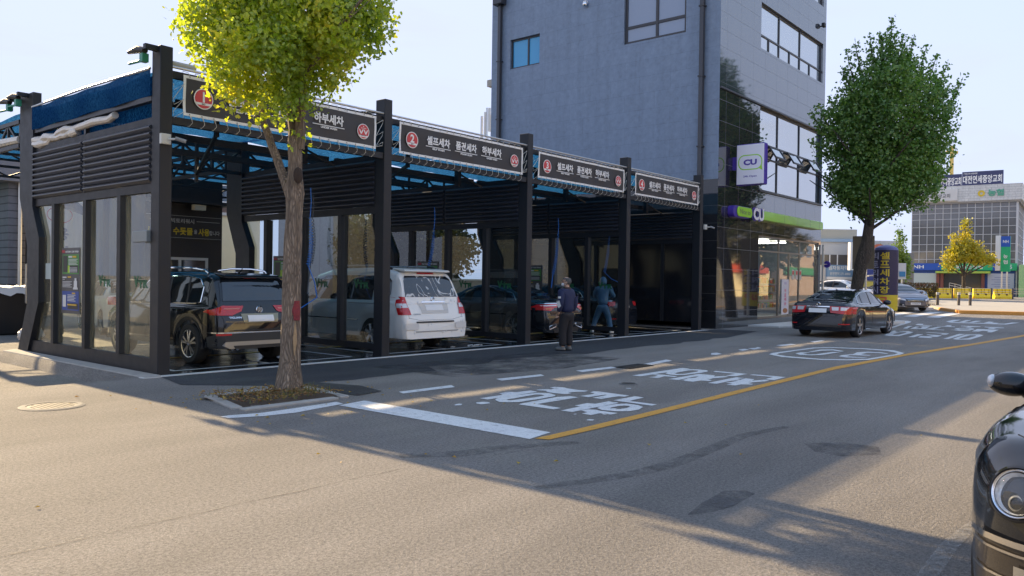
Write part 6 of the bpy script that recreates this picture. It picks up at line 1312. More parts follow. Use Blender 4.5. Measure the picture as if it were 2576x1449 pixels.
# trees behind the yard and across the street (seen through and in the glass)
LEAF5 = leaf_mat('olive_leaf', [(.03, .045, .012), (.06, .065, .02), (.12, .10, .03)], (1, 1, .5), .3, .4)
def bush_tree(x, y, h, r, mat, label, sd, n=500, size=.16):
    rng = random.Random(sd); e = empty('yard_tree', (x, y, 0), label, 'tree'); m_ = MB(); m_.tube([(x, y, 0), (x + .1, y, h * .5)], [.16, .1], 8); m_.build('trunk', BARK_D, e, smooth=True)
    m_ = MB()
    for k in range(8): a = k * .8; branch(m_, (x + .1, y, h * .35), (x + r * .7 * math.cos(a), y + r * .7 * math.sin(a), h * rng.uniform(.6, .9)), .07, .02, rng, sides=5)
    m_.build('limb', BARK_D, e, smooth=True); leaves(in_lobes([(x, y, h * .68, r, r, h * .34)], n, rng, .4), size, rng, 8, .18).build('crown', mat, e)
bush_tree(16.0, 13.6, 4.3, 1.9, LEAF5, 'olive brown shrub tree behind the glass of the third bay', 1); bush_tree(20.5, 14.6, 4.4, 2.0, LEAF5, 'darker shrub tree behind the fourth bay, nearest the tall building', 2)
for i, (x, y, h, r, lb) in enumerate(((48, -16, 8, 3.4, 'nearest tree of the opposite pavement, reflected in the polished stone'), (56, -17, 9, 3.6, 'middle tree of the opposite pavement, reflected in the polished stone'), (68, -17.5, 8, 3.2, 'farthest tree of the opposite pavement, reflected in the shop windows'))):
    bush_tree(x, y, h, r, LEAF5, lb, 20 + i, 420, .26)

rng = random.Random(77)
sp = []
for k in range(900):
    a = rng.uniform(-.62, -.06); dd = rng.uniform(120, 150); h = 9 + 5 * math.sin(a * 9) + 3 * math.sin(a * 23)
    sp.append((dd * math.cos(a), dd * math.sin(a) - 14, rng.uniform(0, 1) ** .6 * h, None))
tag(leaves(sp, 1.3, rng, 7, 1.3).build('far_wood', LEAF5), kind='stuff')

# ------------------------------------------------------------------ cars
TYRE = M('tyre', (.018, .018, .019), .75, bump=.2, bs=40); RIM = M('alloy', (.55, .55, .57), .22, metal=.9); WELL = M('wheel_well', (.006, .006, .007), .9)
CGL = M('car_glass', (.010, .013, .018), .03, spec=1.0); LRED = M('lamp_red', (.50, .012, .015), .12, coat=.6); LCLR = M('lamp_clear', (.62, .60, .60), .1, coat=.6, metal=.2); PLATE = M('plate_white', (.78, .78, .78), .5)
def paint(name, col, metal=.0, rough=.22, coat=1.0): return M(name, col, rough, metal, coat=coat * .6, vary=.04, vs=2, spec=.35)
def lerp_tab(tab, x):
    if x <= tab[0][0]: return tab[0][1]
    for (a, va), (b, vb) in zip(tab, tab[1:]):
        if x <= b: t = (x - a) / (b - a); t = t * t * (3 - 2 * t) if len(tab) > 2 else t; t2 = (x - a) / (b - a); t = .35 * t + .65 * t2; return va + (vb - va) * t
    return tab[-1][1]
class Car:
    """x runs forward from the rear bumper, y left, z up; tables give the outline by x"""
    def __init__(s, name, label, L, W, deck, roofz, roofw, belt, axles, wr, paintm, loc, ang, gz0=0, cat='car', lower=None, clad=None, sill=.2, plan=None, archr=None, group=None):
        s.L, s.W = L, W; s.e = empty(name, (loc[0], loc[1], gz0), label, cat, group, rz=ang)
        s.T = wm(s.e); N = int(L / .045); half = W / 2; archr = archr or wr + .05
        plan = plan or [(0, .78), (.10, .90), (.35, .97), (1.0, 1.0), (L - 1.1, 1.0), (L - .5, .95), (L - .18, .84), (L, .62)]
        def bottom(x):
            z = sill + .06 * ss(.5, 0, x) + .04 * ss(L - .5, L, x)
            for a in axles:
                d = abs(x - a)
                if d < archr: z = max(z, wr + math.sqrt(archr ** 2 - d * d) * .98)
            return z
        s.secs = []
        for i in range(N + 1):
            x = L * i / N; w = half * lerp_tab(plan, x); zb = bottom(x); zl = lerp_tab(belt, x); zd = lerp_tab(deck, x); zr = max(zd, lerp_tab(roofz, x)); wr_ = min(w * .97, lerp_tab(roofw, x) * half)
            cab = ss(.0, .10, zr - zd)
            H = zl - zb
            pts = [(0, sill + .02), (w * .86, sill + .02), (w * .965, zb if zb > sill + .08 else sill + .03), (w * .985, zb + .03), (w, zb + H * .30), (w * 1.0, zb + H * .62), (w * .985, zl - .05), (w * .955, zl)]
            # greenhouse or bonnet
            if zr - zd > .02:
                q = cab; hi = zr; bx = w * .93; ux = wr_
                pts += [(bx * q + w * .9 * (1 - q), zl + .02), (bx + (ux - bx) * .35, zl + (hi - zl) * .35), (bx + (ux - bx) * .68, zl + (hi - zl) * .68), (ux, zl + (hi - zl) * .90), (ux * .90, hi - .018), (ux * .6, hi), (0, hi + .012)]
            else:
                pts += [(w * .90, zl + (zd - zl) * .45 + .01), (w * .84, zl + (zd - zl) * .7 + .005), (w * .74, zl + (zd - zl) * .86), (w * .6, zd - .004), (w * .42, zd + .004), (w * .2, zd + .010), (0, zd + .012)]
            full = [(x, -a, b) for a, b in pts] + [(x, a, b) for a, b in reversed(pts[:-1])][:-1]
            s.secs.append(full)
        mb = MB(); mb.loft(s.secs); me_v = list(mb.v); me_f = list(mb.f)
        s.bvh = BVHTree.FromPolygons([Vector(v) for v in me_v], me_f)
        s.body = s.put(mb, 'body', paintm, smooth=True, angle=42)
        mb = MB(); 
        for a in axles: mb.box((a - archr - .02, -half * .93, sill + .03), (a + archr + .02, half * .93, wr + archr + .0))
        s.put(mb, 'wheel_well', WELL)
    def put(s, mb, name, mat, par=None, **k): mb.xf(s.T); return mb.build(name, mat, par or s.e, **k)
    def hit(s, o, d):
        h = s.bvh.ray_cast(Vector(o), Vector(d)); return h
    def over(s, name, poly, mat, view, off=.004, par=None, step=.05, side=1, thick=0):
        """a panel that hugs the body: poly is drawn in the side (x,z), rear/front (y,z) or top (x,y) view"""
        bm = bmesh.new(); vs = [bm.verts.new((p[0], p[1], 0)) for p in poly]; bm.faces.new(vs)
        bmesh.ops.triangulate(bm, faces=bm.faces)
        for _ in range(6):
            es = [e for e in bm.edges if e.calc_length() > step]
            if not es: break
            bmesh.ops.subdivide_edges(bm, edges=es, cuts=1); bmesh.ops.triangulate(bm, faces=[f for f in bm.faces if len(f.verts) > 3])
        out = []
        for v in bm.verts:
            a, b = v.co.x, v.co.y
            o, d = {'side': ((a, side * 3, b), (0, -side, 0)), 'rear': ((-2, a, b), (1, 0, 0)), 'front': ((s.L + 2, a, b), (-1, 0, 0)), 'top': ((a, b, 4), (0, 0, -1))}[view]
            h = s.hit(o, d)
            if h[0] is None:
                q = s.bvh.find_nearest(Vector({'side': (a, side * s.W / 2, b), 'rear': (0, a, b), 'front': (s.L, a, b), 'top': (a, b, 1.4)}[view])); p, nn = q[0], Vector(d) * -1
            else: p, nn = h[0], h[1]
            if nn.dot(Vector(d)) > 0: nn = -nn
            out.append(p + (nn * .4 - Vector(d) * .6) * off)
        bm.verts.index_update(); fs = [tuple(v.index for v in f.verts) for f in bm.faces]; bm.free()
        return s.put(MB().add(out, fs), name, mat, par, smooth=True, angle=60)
    def both(s, name, poly, mat, **k): return [s.over(name, poly, mat, 'side', side=sd, **k) for sd in (1, -1)]
    def wheels(s, axles, wr, width=.22, spokes=5, twin=False, rimr=.70, rim=RIM, track=None):
        for a in axles:
            for sd in (1, -1):
                yo = sd * (track or s.W / 2 - .02); yi = yo - sd * width
                e = s.put(MB().lathe([(wr * rimr, yi), (wr * .93, yi), (wr, yi + sd * .03), (wr, yo - sd * .03), (wr * .94, yo - sd * .004), (wr * rimr * 1.05, yo - sd * .004), (wr * rimr, yo - sd * .02), (wr * rimr, yi)], (a, 0, wr), 36, 'y'), 'wheel', TYRE, smooth=True, angle=50)
                m = MB(); r = wr * rimr; m.lathe([(r, yo - sd * .005), (r * .93, yo - sd * .012), (r * .92, yo - sd * .12)], (a, 0, wr), 32, 'y'); m.lathe([(0, yo - sd * .015), (r * .2, yo - sd * .02), (r * .22, yo - sd * .06)], (a, 0, wr), 16, 'y')
                for k in range(spokes):
                    t = 2 * math.pi * k / spokes + .3
                    for dt in ((-.13, .13) if twin else (0,)):
                        c, q = math.cos(t), math.sin(t); c2, q2 = math.cos(t + dt * 1.6), math.sin(t + dt * 1.6); wd = (.022 if twin else .04) * wr / .33
                        p0 = Vector((a + c * r * .12, yo - sd * .022, wr + q * r * .12)); p1 = Vector((a + c2 * r * .95, yo - sd * .03, wr + q2 * r * .95)); m.bar(p0, p1, .03, wd * 1.6, up=(-q, 0, c))
                s.put(m, 'rim', rim, e, smooth=True, angle=40)
                s.put(MB().lathe([(0, yo - sd * .13), (r * .93, yo - sd * .125)], (a, 0, wr), 24, 'y'), 'brake_disc', M('brake', (.05, .05, .05), .4, metal=.5), e)
    def arch(s, a, r0, r1, mat, z0=.25, off=.012, wr=.35):
        P = []
        for t in range(-8, 189, 14): P.append((a + r1 * math.cos(R(t)), max(z0, wr + r1 * math.sin(R(t)))))
        Q = [(a + r0 * math.cos(R(t)), max(z0, wr + r0 * math.sin(R(t)))) for t in range(188, -9, -14)]
        for sd in (1, -1):
            pts = P + Q; n = len(P); m = MB(); o = []
            for p in P + Q[::-1]:
                h = s.hit((p[0], sd * 3, p[1]), (0, -sd, 0)); y = h[0].y if h[0] is not None and abs(h[0].y) > s.W * .4 else sd * s.W / 2
                o.append((p[0], y + sd * off, p[1]))
            o2 = [(x, y - sd * .06, z) for x, y, z in o]
            m.add(o + o2, [(i, i + 1, n + i + 1, n + i) for i in range(n - 1)] + [(n + i, n + i + 1, 3 * n + i + 1, 3 * n + i) for i in range(n - 1)] + [(i, i + 1, 2 * n + i + 1, 2 * n + i) for i in range(n - 1)])
            s.put(m, 'arch_trim', mat, smooth=True)
def rrect(x0, x1, z0, z1, r, n=4):
    P = []
    for cx, cz, a in ((x1 - r, z1 - r, 0), (x0 + r, z1 - r, 90), (x0 + r, z0 + r, 180), (x1 - r, z0 + r, 270)): P += [(cx + r * math.cos(R(a + 90 * i / n)), cz + r * math.sin(R(a + 90 * i / n))) for i in range(n + 1)]
    return P
def band(pts, t): return [(a, b) for a, b in pts] + [(a, b - t) for a, b in reversed(pts)]
def outline(c, name, poly, mat, w=.02, **k):
    """closed trim strip round a polygon in the side view"""
    n = len(poly); cx = sum(p[0] for p in poly) / n; cz = sum(p[1] for p in poly) / n
    for sd in (1, -1):
        m = MB()
        P = []
        for p in poly:
            h = c.hit((p[0], sd * 3, p[1]), (0, -sd, 0)); y = h[0].y if h[0] is not None else sd * c.W / 2; P.append(Vector((p[0], y + sd * .010, p[1])))
        P.append(P[0]); m.tube(P, w / 2, 5, cap=False); c.put(m, name, mat, smooth=True)
def seam(c, pts, view='side', r=.004, mat=None, off=.0):
    for sd in ((1, -1) if view == 'side' else (1,)):
        m = MB(); P = []
        for i in range(len(pts) - 1):
            for t in range(6):
                a = pts[i][0] + (pts[i + 1][0] - pts[i][0]) * t / 6; b = pts[i][1] + (pts[i + 1][1] - pts[i][1]) * t / 6
                o, d = ((a, sd * 3, b), (0, -sd, 0)) if view == 'side' else (((-2, a, b), (1, 0, 0)) if view == 'rear' else ((c.L + 2, a, b), (-1, 0, 0)) if view == 'front' else ((a, b, 4), (0, 0, -1)))
                h = c.hit(o, d)
                if h[0] is not None: P.append(h[0] - Vector(d) * .0005)
        if len(P) > 2: m.tube(P, r, 4); c.put(m, 'panel_gap', mat or BLACK)
def mirror_caps(c, x, z, mat, w=.24, h=.16):
    for sd in (1, -1):
        y = sd * (c.W / 2 + .10); m = MB(); m.ell((x, y, z), (.07, w / 2, h / 2), 14, 10); m.bar((x, sd * (c.W / 2 - .08), z - .05), (x, y - sd * .05, z - .03), .05, .04); c.put(m, 'door_mirror', mat, smooth=True)
def badge_text(c, t, x, y, z, w, h, mat=CHROME, d=(0, -1, 0), off=.012, view='rear'):
    m = MB(); v, f, asp = text_poly(t, .02); P = []
    for a, b in v:
        yy = y + d[1] * a * w; zz = z + b * h
        hh = c.hit((-2, yy, zz), (1, 0, 0)) if view == 'rear' else c.hit((c.L + 2, yy, zz), (-1, 0, 0)); xx = hh[0].x if hh[0] is not None else x
        P.append((xx - off if view == 'rear' else xx + off, yy, zz))
    c.put(m.add(P, f), 'badge_lettering', mat)

# --- black SUV in bay one
PB = paint('suv_black', (.006, .007, .010), rough=.12)
DARKT = M('suv_cladding', (.03, .03, .031), .6)
L = 4.49; wr = .355; ax = (.87, 3.55)
c = Car('parked_suv', 'black SUV with silver roof rails parked tail out in the first bay', L, 1.84,
    deck=[(0, .78), (.1, 1.02), (.3, 1.08), (3.0, 1.06), (3.45, 1.05), (4.1, .96), (4.38, .84), (4.49, .66)],
    roofz=[(0, .5), (.06, .85), (.14, 1.10), (.30, 1.38), (.42, 1.56), (.62, 1.605), (1.4, 1.64), (2.2, 1.635), (2.7, 1.58), (3.1, 1.36), (3.42, 1.10), (3.5, 1.0), (4.49, .5)],
    roofw=[(0, .86), (.5, .74), (2, .75), (2.8, .74), (3.5, .84)], belt=[(0, .80), (.12, .98), (.3, 1.03), (2.5, 1.0), (3.4, .97), (4.2, .84), (4.49, .62)],
    axles=ax, wr=wr, paintm=PB, loc=(2.13, .52), ang=R(90.5), sill=.27, archr=.42)
c.wheels(ax, wr, .235, 5, True, .70)
for a in ax: c.arch(a, .415, .475, DARKT, .27, .008, wr)
sw = [(.58, 1.09), (.72, 1.07), (3.12, 1.03), (2.62, 1.46), (2.2, 1.535), (1.2, 1.545), (.78, 1.50), (.60, 1.36)]
c.both('side_window', sw, CGL, off=.006); outline(c, 'window_trim', sw, CHROME, .022)
for pl in ([(1.66, 1.06), (1.74, 1.06), (1.80, 1.54), (1.73, 1.54)], [(.98, 1.08), (1.03, 1.08), (1.16, 1.545), (1.10, 1.545)], [(2.62, 1.05), (2.68, 1.05), (2.42, 1.50), (2.36, 1.51)]): c.both('pillar', pl, BLACK, off=.010)
c.over('rear_window', [(-.66, 1.12), (.66, 1.12), (.57, 1.47), (.45, 1.50), (-.45, 1.50), (-.57, 1.47)], CGL, 'rear', off=.008)
for sd in (1, -1):
    c.over('tail_lamp', [(sd * .86, .88), (sd * .86, .96), (sd * .70, 1.04), (sd * .30, 1.035), (sd * .36, .94), (sd * .55, .87)], LRED, 'rear', off=.012)
    c.over('tail_lamp', [(.07, .88), (.40, .93), (.30, .975), (.12, .965), (.08, .93)], LRED, 'side', side=sd, off=.01)
    c.over('lamp_lens', [(sd * .70, .975), (sd * .68, .995), (sd * .38, 1.00), (sd * .40, .975)], M('lamp_glow', (.6, .18, .14), .2), 'rear', off=.018)
    c.over('rear_reflector', [(sd * .82, .525), (sd * .82, .56), (sd * .58, .56), (sd * .58, .53)], LRED, 'rear', off=.014)
c.over('lower_bumper', [(-.86, .30), (.86, .30), (.88, .50), (.80, .56), (-.80, .56), (-.88, .50)], DARKT, 'rear', off=.006)
c.over('chrome_strip', [(-.88, .565), (.88, .565), (.88, .585), (-.88, .585)], CHROME, 'rear', off=.012)
c.over('silver_valance', [(-.62, .30), (.62, .30), (.74, .36), (.70, .42), (-.70, .42), (-.74, .36)], M('valance_silver', (.35, .34, .32), .35, metal=.6), 'rear', off=.016)
c.over('black_valance', [(-.5, .27), (.5, .27), (.55, .35), (-.55, .35)], BLACK, 'rear', off=.022)
c.over('plate_recess', [(-.34, .74), (.34, .74), (.38, .90), (-.38, .90)], M('recess', (.25, .23, .16), .3, metal=.5), 'rear', off=.008)
c.over('number_plate', [(-.26, .76), (.26, .76), (.26, .87), (-.26, .87)], PLATE, 'rear', off=.02)
c.over('tailgate_shade', [(-.62, .60), (.62, .60), (.62, .615), (-.62, .615)], BLACK, 'rear', off=.006)
c.both('rocker_strip', [(1.30, .40), (3.12, .40), (3.12, .435), (1.30, .435)], CHROME, off=.012); c.both('rocker_panel', [(1.32, .28), (3.10, .28), (3.10, .39), (1.32, .39)], DARKT, off=.008)
h = c.hit((-2, 0, .965), (1, 0, 0))[0]; m = MB()
m.lathe([(.052, 0), (.060, -.008), (.068, 0)], (h.x - .012, 0, .965), 28, 'x'); m.lathe([(0, .001), (.06, .001)], (h.x - .008, 0, .965), 20, 'x'); c.put(m, 'emblem', M('emblem_dark', (.25, .27, .32), .2, metal=.8))
m = MB()
for s_, y0 in ((1, .0), (-1, .0)):
    for p, q in (((-.035 * s_, .045), (-.012 * s_, -.0)), ((-.012 * s_, 0.0), (0, .03)), ((-.048 * s_, .015), (-.022 * s_, -.048)), ((-.022 * s_, -.048), (0, -.01))): m.bar((h.x - .02, p[0], .965 + p[1]), (h.x - .02, q[0], .965 + q[1]), .006, .012, up=(1, 0, 0))
m.lathe([(.052, 0), (.060, -.01), (.068, 0)], (h.x - .014, 0, .965), 28, 'x'); c.put(m, 'emblem', CHROME)
badge_text(c, 'TIGUAN', 0, .62, .82, .24, .032)
seam(c, [(-.80, .62), (-.78, 1.0), (-.70, 1.12), (-.62, 1.50), (0, 1.535), (.62, 1.50), (.70, 1.12), (.78, 1.0), (.80, .62), (-.80, .62)], 'rear')
seam(c, [(1.02, 1.06), (1.0, .9), (1.25, .75), (1.42, .5), (1.45, .3)]); seam(c, [(1.72, 1.06), (1.72, .3)]); seam(c, [(2.98, 1.04), (3.05, .7), (2.95, .3)])
for x in (1.25, 2.35):
    for sd in (1, -1): c.put(MB().tube([(x, sd * .925, .95), (x + .04, sd * .955, .955), (x + .16, sd * .955, .955), (x + .2, sd * .925, .95)], .014, 6), 'door_handle', PB if True else CHROME, smooth=True)
for sd in (1, -1):
    c.put(MB().tube([(.72, sd * .60, 1.60), (.82, sd * .615, 1.655), (1.3, sd * .63, 1.695), (2.0, sd * .63, 1.70), (2.45, sd * .62, 1.665), (2.6, sd * .60, 1.61)], .020, 8), 'roof_rail', CHROME, smooth=True)
m = MB(); m.prism([(.36, 1.52), (.62, 1.60), (.62, 1.615), (.30, 1.575), (.28, 1.55)], -.56, .56, 'y'); m.xf(Matrix.Identity(4)); c.put(m, 'roof_spoiler', PB, smooth=False, bevel=.01)
c.over('brake_light', [(-.13, 1.515), (.13, 1.515), (.13, 1.53), (-.13, 1.53)], LRED, 'rear', off=.02)
c.put(MB().tube([(.75, 0, 1.61), (.66, 0, 1.66), (.60, 0, 1.71)], [.02, .012, .004], 8), 'aerial_fin', BLACK, smooth=True)
for y in (.42, .52): c.put(MB().tube([(-.0 + .06, y, .29), (.2, y, .29)], .032, 12), 'exhaust', CHROME, smooth=True)
c.put(MB().tube([(.40, .1, 1.10), (.30, .1, 1.20)], .008, 5), 'wiper', BLACK)
mirror_caps(c, 3.0, 1.10, PB)
c.over('windscreen', [(2.72, -.56), (3.36, -.66), (3.40, 0), (3.36, .66), (2.72, .56), (2.66, 0)], CGL, 'top', off=.008)
for sd in (1, -1): c.over('headlamp', [(3.98, .72), (4.35, .70), (4.36, .80), (4.05, .84)], LCLR, 'side', side=sd, off=.01)

# --- white minivan in bay two
PW = paint('van_white', (.84, .82, .78), rough=.3, coat=.6); L = 5.1; wr = .345; ax = (1.10, 4.12)
c = Car('parked_minivan', 'white minivan with soapy rear window parked tail out in the second bay', L, 1.98,
    deck=[(0, .6), (.12, .95), (.3, 1.10), (3.9, 1.08), (4.2, 1.04), (4.8, .92), (5.1, .66)],
    roofz=[(0, .5), (.1, .80), (.16, 1.08), (.24, 1.30), (.36, 1.56), (.46, 1.70), (.75, 1.765), (1.8, 1.80), (2.8, 1.78), (3.3, 1.68), (3.9, 1.34), (4.3, 1.06), (5.1, .5)],
    roofw=[(0, .88), (.4, .78), (2, .80), (3.2, .76), (4.2, .86)], belt=[(0, .7), (.15, .98), (.3, 1.06), (3.0, 1.04), (4.2, .98), (4.9, .82), (5.1, .62)],
    plan=[(0, .90), (.06, .96), (.25, 1.0), (4.0, 1.0), (4.6, .93), (4.95, .8), (5.1, .6)], axles=ax, wr=wr, paintm=PW, loc=(6.52, .50), ang=R(89.0), sill=.24, archr=.40)
c.wheels(ax, wr, .22, 6, False, .66)
for sd in (1, -1): c.over('side_window', [(.52, 1.22), (.60, 1.12), (.78, 1.08), (1.0, 1.08), (1.0, 1.60), (.66, 1.58), (.56, 1.50)], CGL, 'side', side=sd, off=.006); c.over('side_window', [(1.12, 1.08), (3.72, 1.06), (3.2, 1.52), (2.9, 1.61), (1.12, 1.62)], CGL, 'side', side=sd, off=.006)
for pl in ([(2.05, 1.07), (2.13, 1.07), (2.13, 1.62), (2.05, 1.62)], [(3.2, 1.07), (3.26, 1.07), (3.0, 1.59), (2.94, 1.60)]): c.both('pillar', pl, BLACK, off=.010)
rw = [(-.78, 1.16), (.78, 1.16), (.70, 1.56), (.62, 1.62), (-.62, 1.62), (-.70, 1.56)]
SOAP = M('soapy_glass', (.012, .014, .018), .05, spec=1.0)
n_ = SOAP.node_tree.nodes; l_ = SOAP.node_tree.links; b_ = n_['Principled BSDF']; tc = n_.new('ShaderNodeTexCoord'); wv = n_.new('ShaderNodeTexNoise'); wv.inputs['Scale'].default_value = 1.15; wv.inputs['Detail'].default_value = 2.5; wv.inputs['Distortion'].default_value = 2.2
l_.new(tc.outputs['Object'], wv.inputs['Vector']); ma = n_.new('ShaderNodeMath'); ma.operation = 'PINGPONG'; ma.inputs[1].default_value = .075; l_.new(wv.outputs['Fac'], ma.inputs[0])
rp_ = n_.new('ShaderNodeValToRGB'); rp_.color_ramp.elements[0].position = .0; rp_.color_ramp.elements[0].color = (.7, .7, .68, 1); rp_.color_ramp.elements[1].position = .014; rp_.color_ramp.elements[1].color = (.012, .014, .02, 1)
l_.new(ma.outputs[0], rp_.inputs[0]); l_.new(rp_.outputs[0], b_.inputs['Base Color'])
c.over('rear_window', rw, SOAP, 'rear', off=.008)
for sd in (1, -1):
    c.over('tail_lamp', [(sd * .955, .78), (sd * .955, 1.12), (sd * .90, 1.17), (sd * .80, 1.16), (sd * .72, .78)], LRED, 'rear', off=.014); c.over('tail_lamp', [(.05, .78), (.18, .78), (.32, 1.10), (.22, 1.12), (.08, .95)], LRED, 'side', side=sd, off=.012)
    c.over('lamp_lens', [(sd * .945, .93), (sd * .945, 1.02), (sd * .79, 1.02), (sd * .77, .93)], LCLR, 'rear', off=.02); c.over('lamp_lens', [(.10, .93), (.23, .93), (.26, 1.02), (.15, 1.02)], LCLR, 'side', side=sd, off=.017)
c.over('number_plate', [(-.26, .86), (.26, .86), (.26, .99), (-.26, .99)], PLATE, 'rear', off=.016)
c.over('chrome_handle', [(-.36, 1.035), (.36, 1.035), (.34, 1.06), (-.34, 1.06)], CHROME, 'rear', off=.02)
for sd in (1, -1): c.over('bumper_pad', rrect(min(sd * .55, sd * .93), max(sd * .55, sd * .93), .46, .60, .04), paint('bumper_white', (.70, .68, .65), rough=.4, coat=.2), 'rear', off=.018)
c.over('valance_gap', [(-.62, .40), (.62, .40), (.66, .425), (-.66, .425)], M('gap_grey', (.3, .29, .28), .6), 'rear', off=.008)
c.over('plate_recess', [(-.40, .80), (.40, .80), (.44, 1.02), (-.44, 1.02)], paint('recess_white', (.60, .58, .55), rough=.4, coat=.2), 'rear', off=.008)
c.over('bumper_step', [(-.52, .60), (.62, .60), (.62, .635), (-.52, .635)], DARKT, 'rear', off=.012)
seam(c, [(-.80, .70), (-.76, 1.10)], 'rear', .003); seam(c, [(.80, .70), (.76, 1.10)], 'rear', .003); seam(c, [(-.96, .745), (-.5, .66), (.5, .66), (.96, .745)], 'rear', .003)
m = MB(); m.lathe([(.03, 0), (.045, -.01), (.06, 0)], (c.hit((-2, 0, 1.10), (1, 0, 0))[0].x - .01, 0, 1.10), 20, 'x'); c.put(m, 'emblem', CHROME); badge_text(c, 'CARNIVAL', 0, .66, .775, .22, .03, M('bdg', (.25, .25, .25), .3, metal=.6))
c.over('brake_light', [(-.26, 1.66), (.26, 1.66), (.24, 1.69), (-.24, 1.69)], LRED, 'rear', off=.02)
m = MB(); m.prism([(.40, 1.70), (.72, 1.765), (.70, 1.79), (.36, 1.755), (.30, 1.72)], -.68, .68, 'y'); c.put(m, 'roof_spoiler', PW, bevel=.01)
for sd in (1, -1): c.put(MB().tube([(.75, sd * .68, 1.77), (.9, sd * .70, 1.82), (1.1, sd * .71, 1.84)], .03, 8), 'roof_rail', BLACK, smooth=True); c.put(MB().tube([(1.1, sd * .71, 1.84), (3.0, sd * .70, 1.84)], .02, 8), 'roof_rail', M('rail_silver', (.4, .42, .44), .3, metal=.7), smooth=True)
c.put(MB().tube([(.8, .2, 1.78), (.68, .2, 1.95)], .007, 5), 'aerial', BLACK)
c.both('side_strip', [(1.5, .62), (3.6, .62), (3.6, .645), (1.5, .645)], CHROME, off=.01); seam(c, [(2.1, 1.05), (2.1, .3)]); seam(c, [(3.25, 1.05), (3.3, .3)]); seam(c, [(.9, 1.0), (2.1, 1.0)]); mirror_caps(c, 3.55, 1.15, PW)
rr = random.Random(8); m = MB()
for k in range(26):
    y = rr.uniform(-.85, .85); z = rr.choice([rr.uniform(.36, .62), rr.uniform(1.0, 1.12)]); h = c.hit((-2, y, z), (1, 0, 0))[0]
    if h: m.ell(h, (.012, rr.uniform(.008, .03), rr.uniform(.01, .05)), 8, 6)
tag(c.put(m, 'foam', M('foam', (.75, .75, .74), .6), smooth=True), kind='stuff')
e = c.e; m = MB()
for k in range(10): m.ell((7.2 + rr.uniform(-.1, 1.0), rr.uniform(.55, .9), .014), (rr.uniform(.02, .09), rr.uniform(.015, .04), .008), 10, 6)
tag(m.build('foam_puddle', M('foam2', (.7, .7, .7), .5), smooth=True), kind='stuff')

def sedan(name, label, loc, ang, pm, L=4.92, W=1.87, gz0=0, plate=True, kind=0):
    wr = .335; ax = (1.08, 1.08 + (2.85 if L > 4.9 else 2.78))
    c = Car(name, label, L, W, deck=[(0, .72), (.06, .98), (.18, 1.06), (.7, 1.07), (1.2, 1.06), (3.3, 1.0), (3.55, .99), (4.3, .90), (L - .2, .76), (L, .60)],
        roofz=[(0, .5), (.1, .9), (.55, 1.065), (.8, 1.10), (1.15, 1.24), (1.6, 1.385), (2.1, 1.435), (2.6, 1.43), (2.95, 1.35), (3.3, 1.19), (3.65, 1.02), (3.8, .9), (L, .5)],
        roofw=[(0, .80), (.7, .80), (1.4, .68), (2.2, .70), (3.0, .70), (3.7, .82)], belt=[(0, .70), (.12, .92), (.4, .97), (2.2, .94), (3.6, .90), (4.5, .78), (L, .55)],
        plan=[(0, .80), (.10, .90), (.4, .97), (1.0, 1.0), (L - 1.1, 1.0), (L - .5, .95), (L - .18, .83), (L, .6)], axles=ax, wr=wr, paintm=pm, loc=loc, ang=ang, gz0=gz0, sill=.19, archr=.39)
    c.wheels(ax, wr, .22, 5, kind == 1, .70)
    sw = [(1.02, 1.02), (1.25, 1.0), (3.35, .955), (2.95, 1.20), (2.6, 1.335), (2.2, 1.36), (1.7, 1.33), (1.25, 1.20)]
    c.both('side_window', sw, CGL, off=.006); outline(c, 'window_trim', sw, CHROME, .02)
    for pl in ([(2.10, .98), (2.19, .98), (2.24, 1.36), (2.16, 1.36)], [(1.38, 1.0), (1.42, 1.0), (1.56, 1.30), (1.52, 1.29)]): c.both('pillar', pl, BLACK, off=.010)
    c.over('rear_window', [(.72, -.58), (.76, -.64), (1.45, -.52), (1.62, -.44), (1.66, 0), (1.62, .44), (1.45, .52), (.76, .64), (.68, 0)], CGL, 'top', off=.008)
    c.over('windscreen', [(2.80, -.52), (3.50, -.66), (3.56, 0), (3.50, .66), (2.80, .52), (2.74, 0)], CGL, 'top', off=.008)
    seam(c, [(.12, -.72), (.62, -.68), (.66, 0), (.62, .68), (.12, .72)], 'top', .003)
    seam(c, [(-.74, .60), (-.72, .98)], 'rear', .003); seam(c, [(.74, .60), (.72, .98)], 'rear', .003); seam(c, [(-.9, .62), (.9, .62)], 'rear', .003)
    seam(c, [(1.2, .96), (1.35, .7), (1.48, .3)]); seam(c, [(2.14, .96), (2.14, .3)]); seam(c, [(3.4, .93), (3.42, .6), (3.3, .3)])
    for x in (1.62, 2.75):
        for sd in (1, -1): c.put(MB().tube([(x, sd * (W / 2 - .01), .86), (x + .03, sd * (W / 2 + .025), .865), (x + .17, sd * (W / 2 + .025), .865), (x + .2, sd * (W / 2 - .01), .86)], .013, 6), 'door_handle', pm, smooth=True)
    for sd in (1, -1): c.over('headlamp', [(4.28, .66), (L - .25, .60), (L - .22, .68), (4.35, .76)], LCLR, 'side', side=sd, off=.01)
    mirror_caps(c, 3.22, 1.02, pm); c.put(MB().tube([(1.62, 0, 1.38), (1.50, 0, 1.44)], [.03, .008], 8), 'aerial_fin', pm, smooth=True)
    c.both('rocker_strip', [(1.52, .235), (3.5, .235), (3.5, .26), (1.52, .26)], CHROME, off=.012)
    if plate: c.over('number_plate', [(-.26, .74), (.26, .74), (.26, .86), (-.26, .86)], PLATE, 'rear', off=.016)
    return c
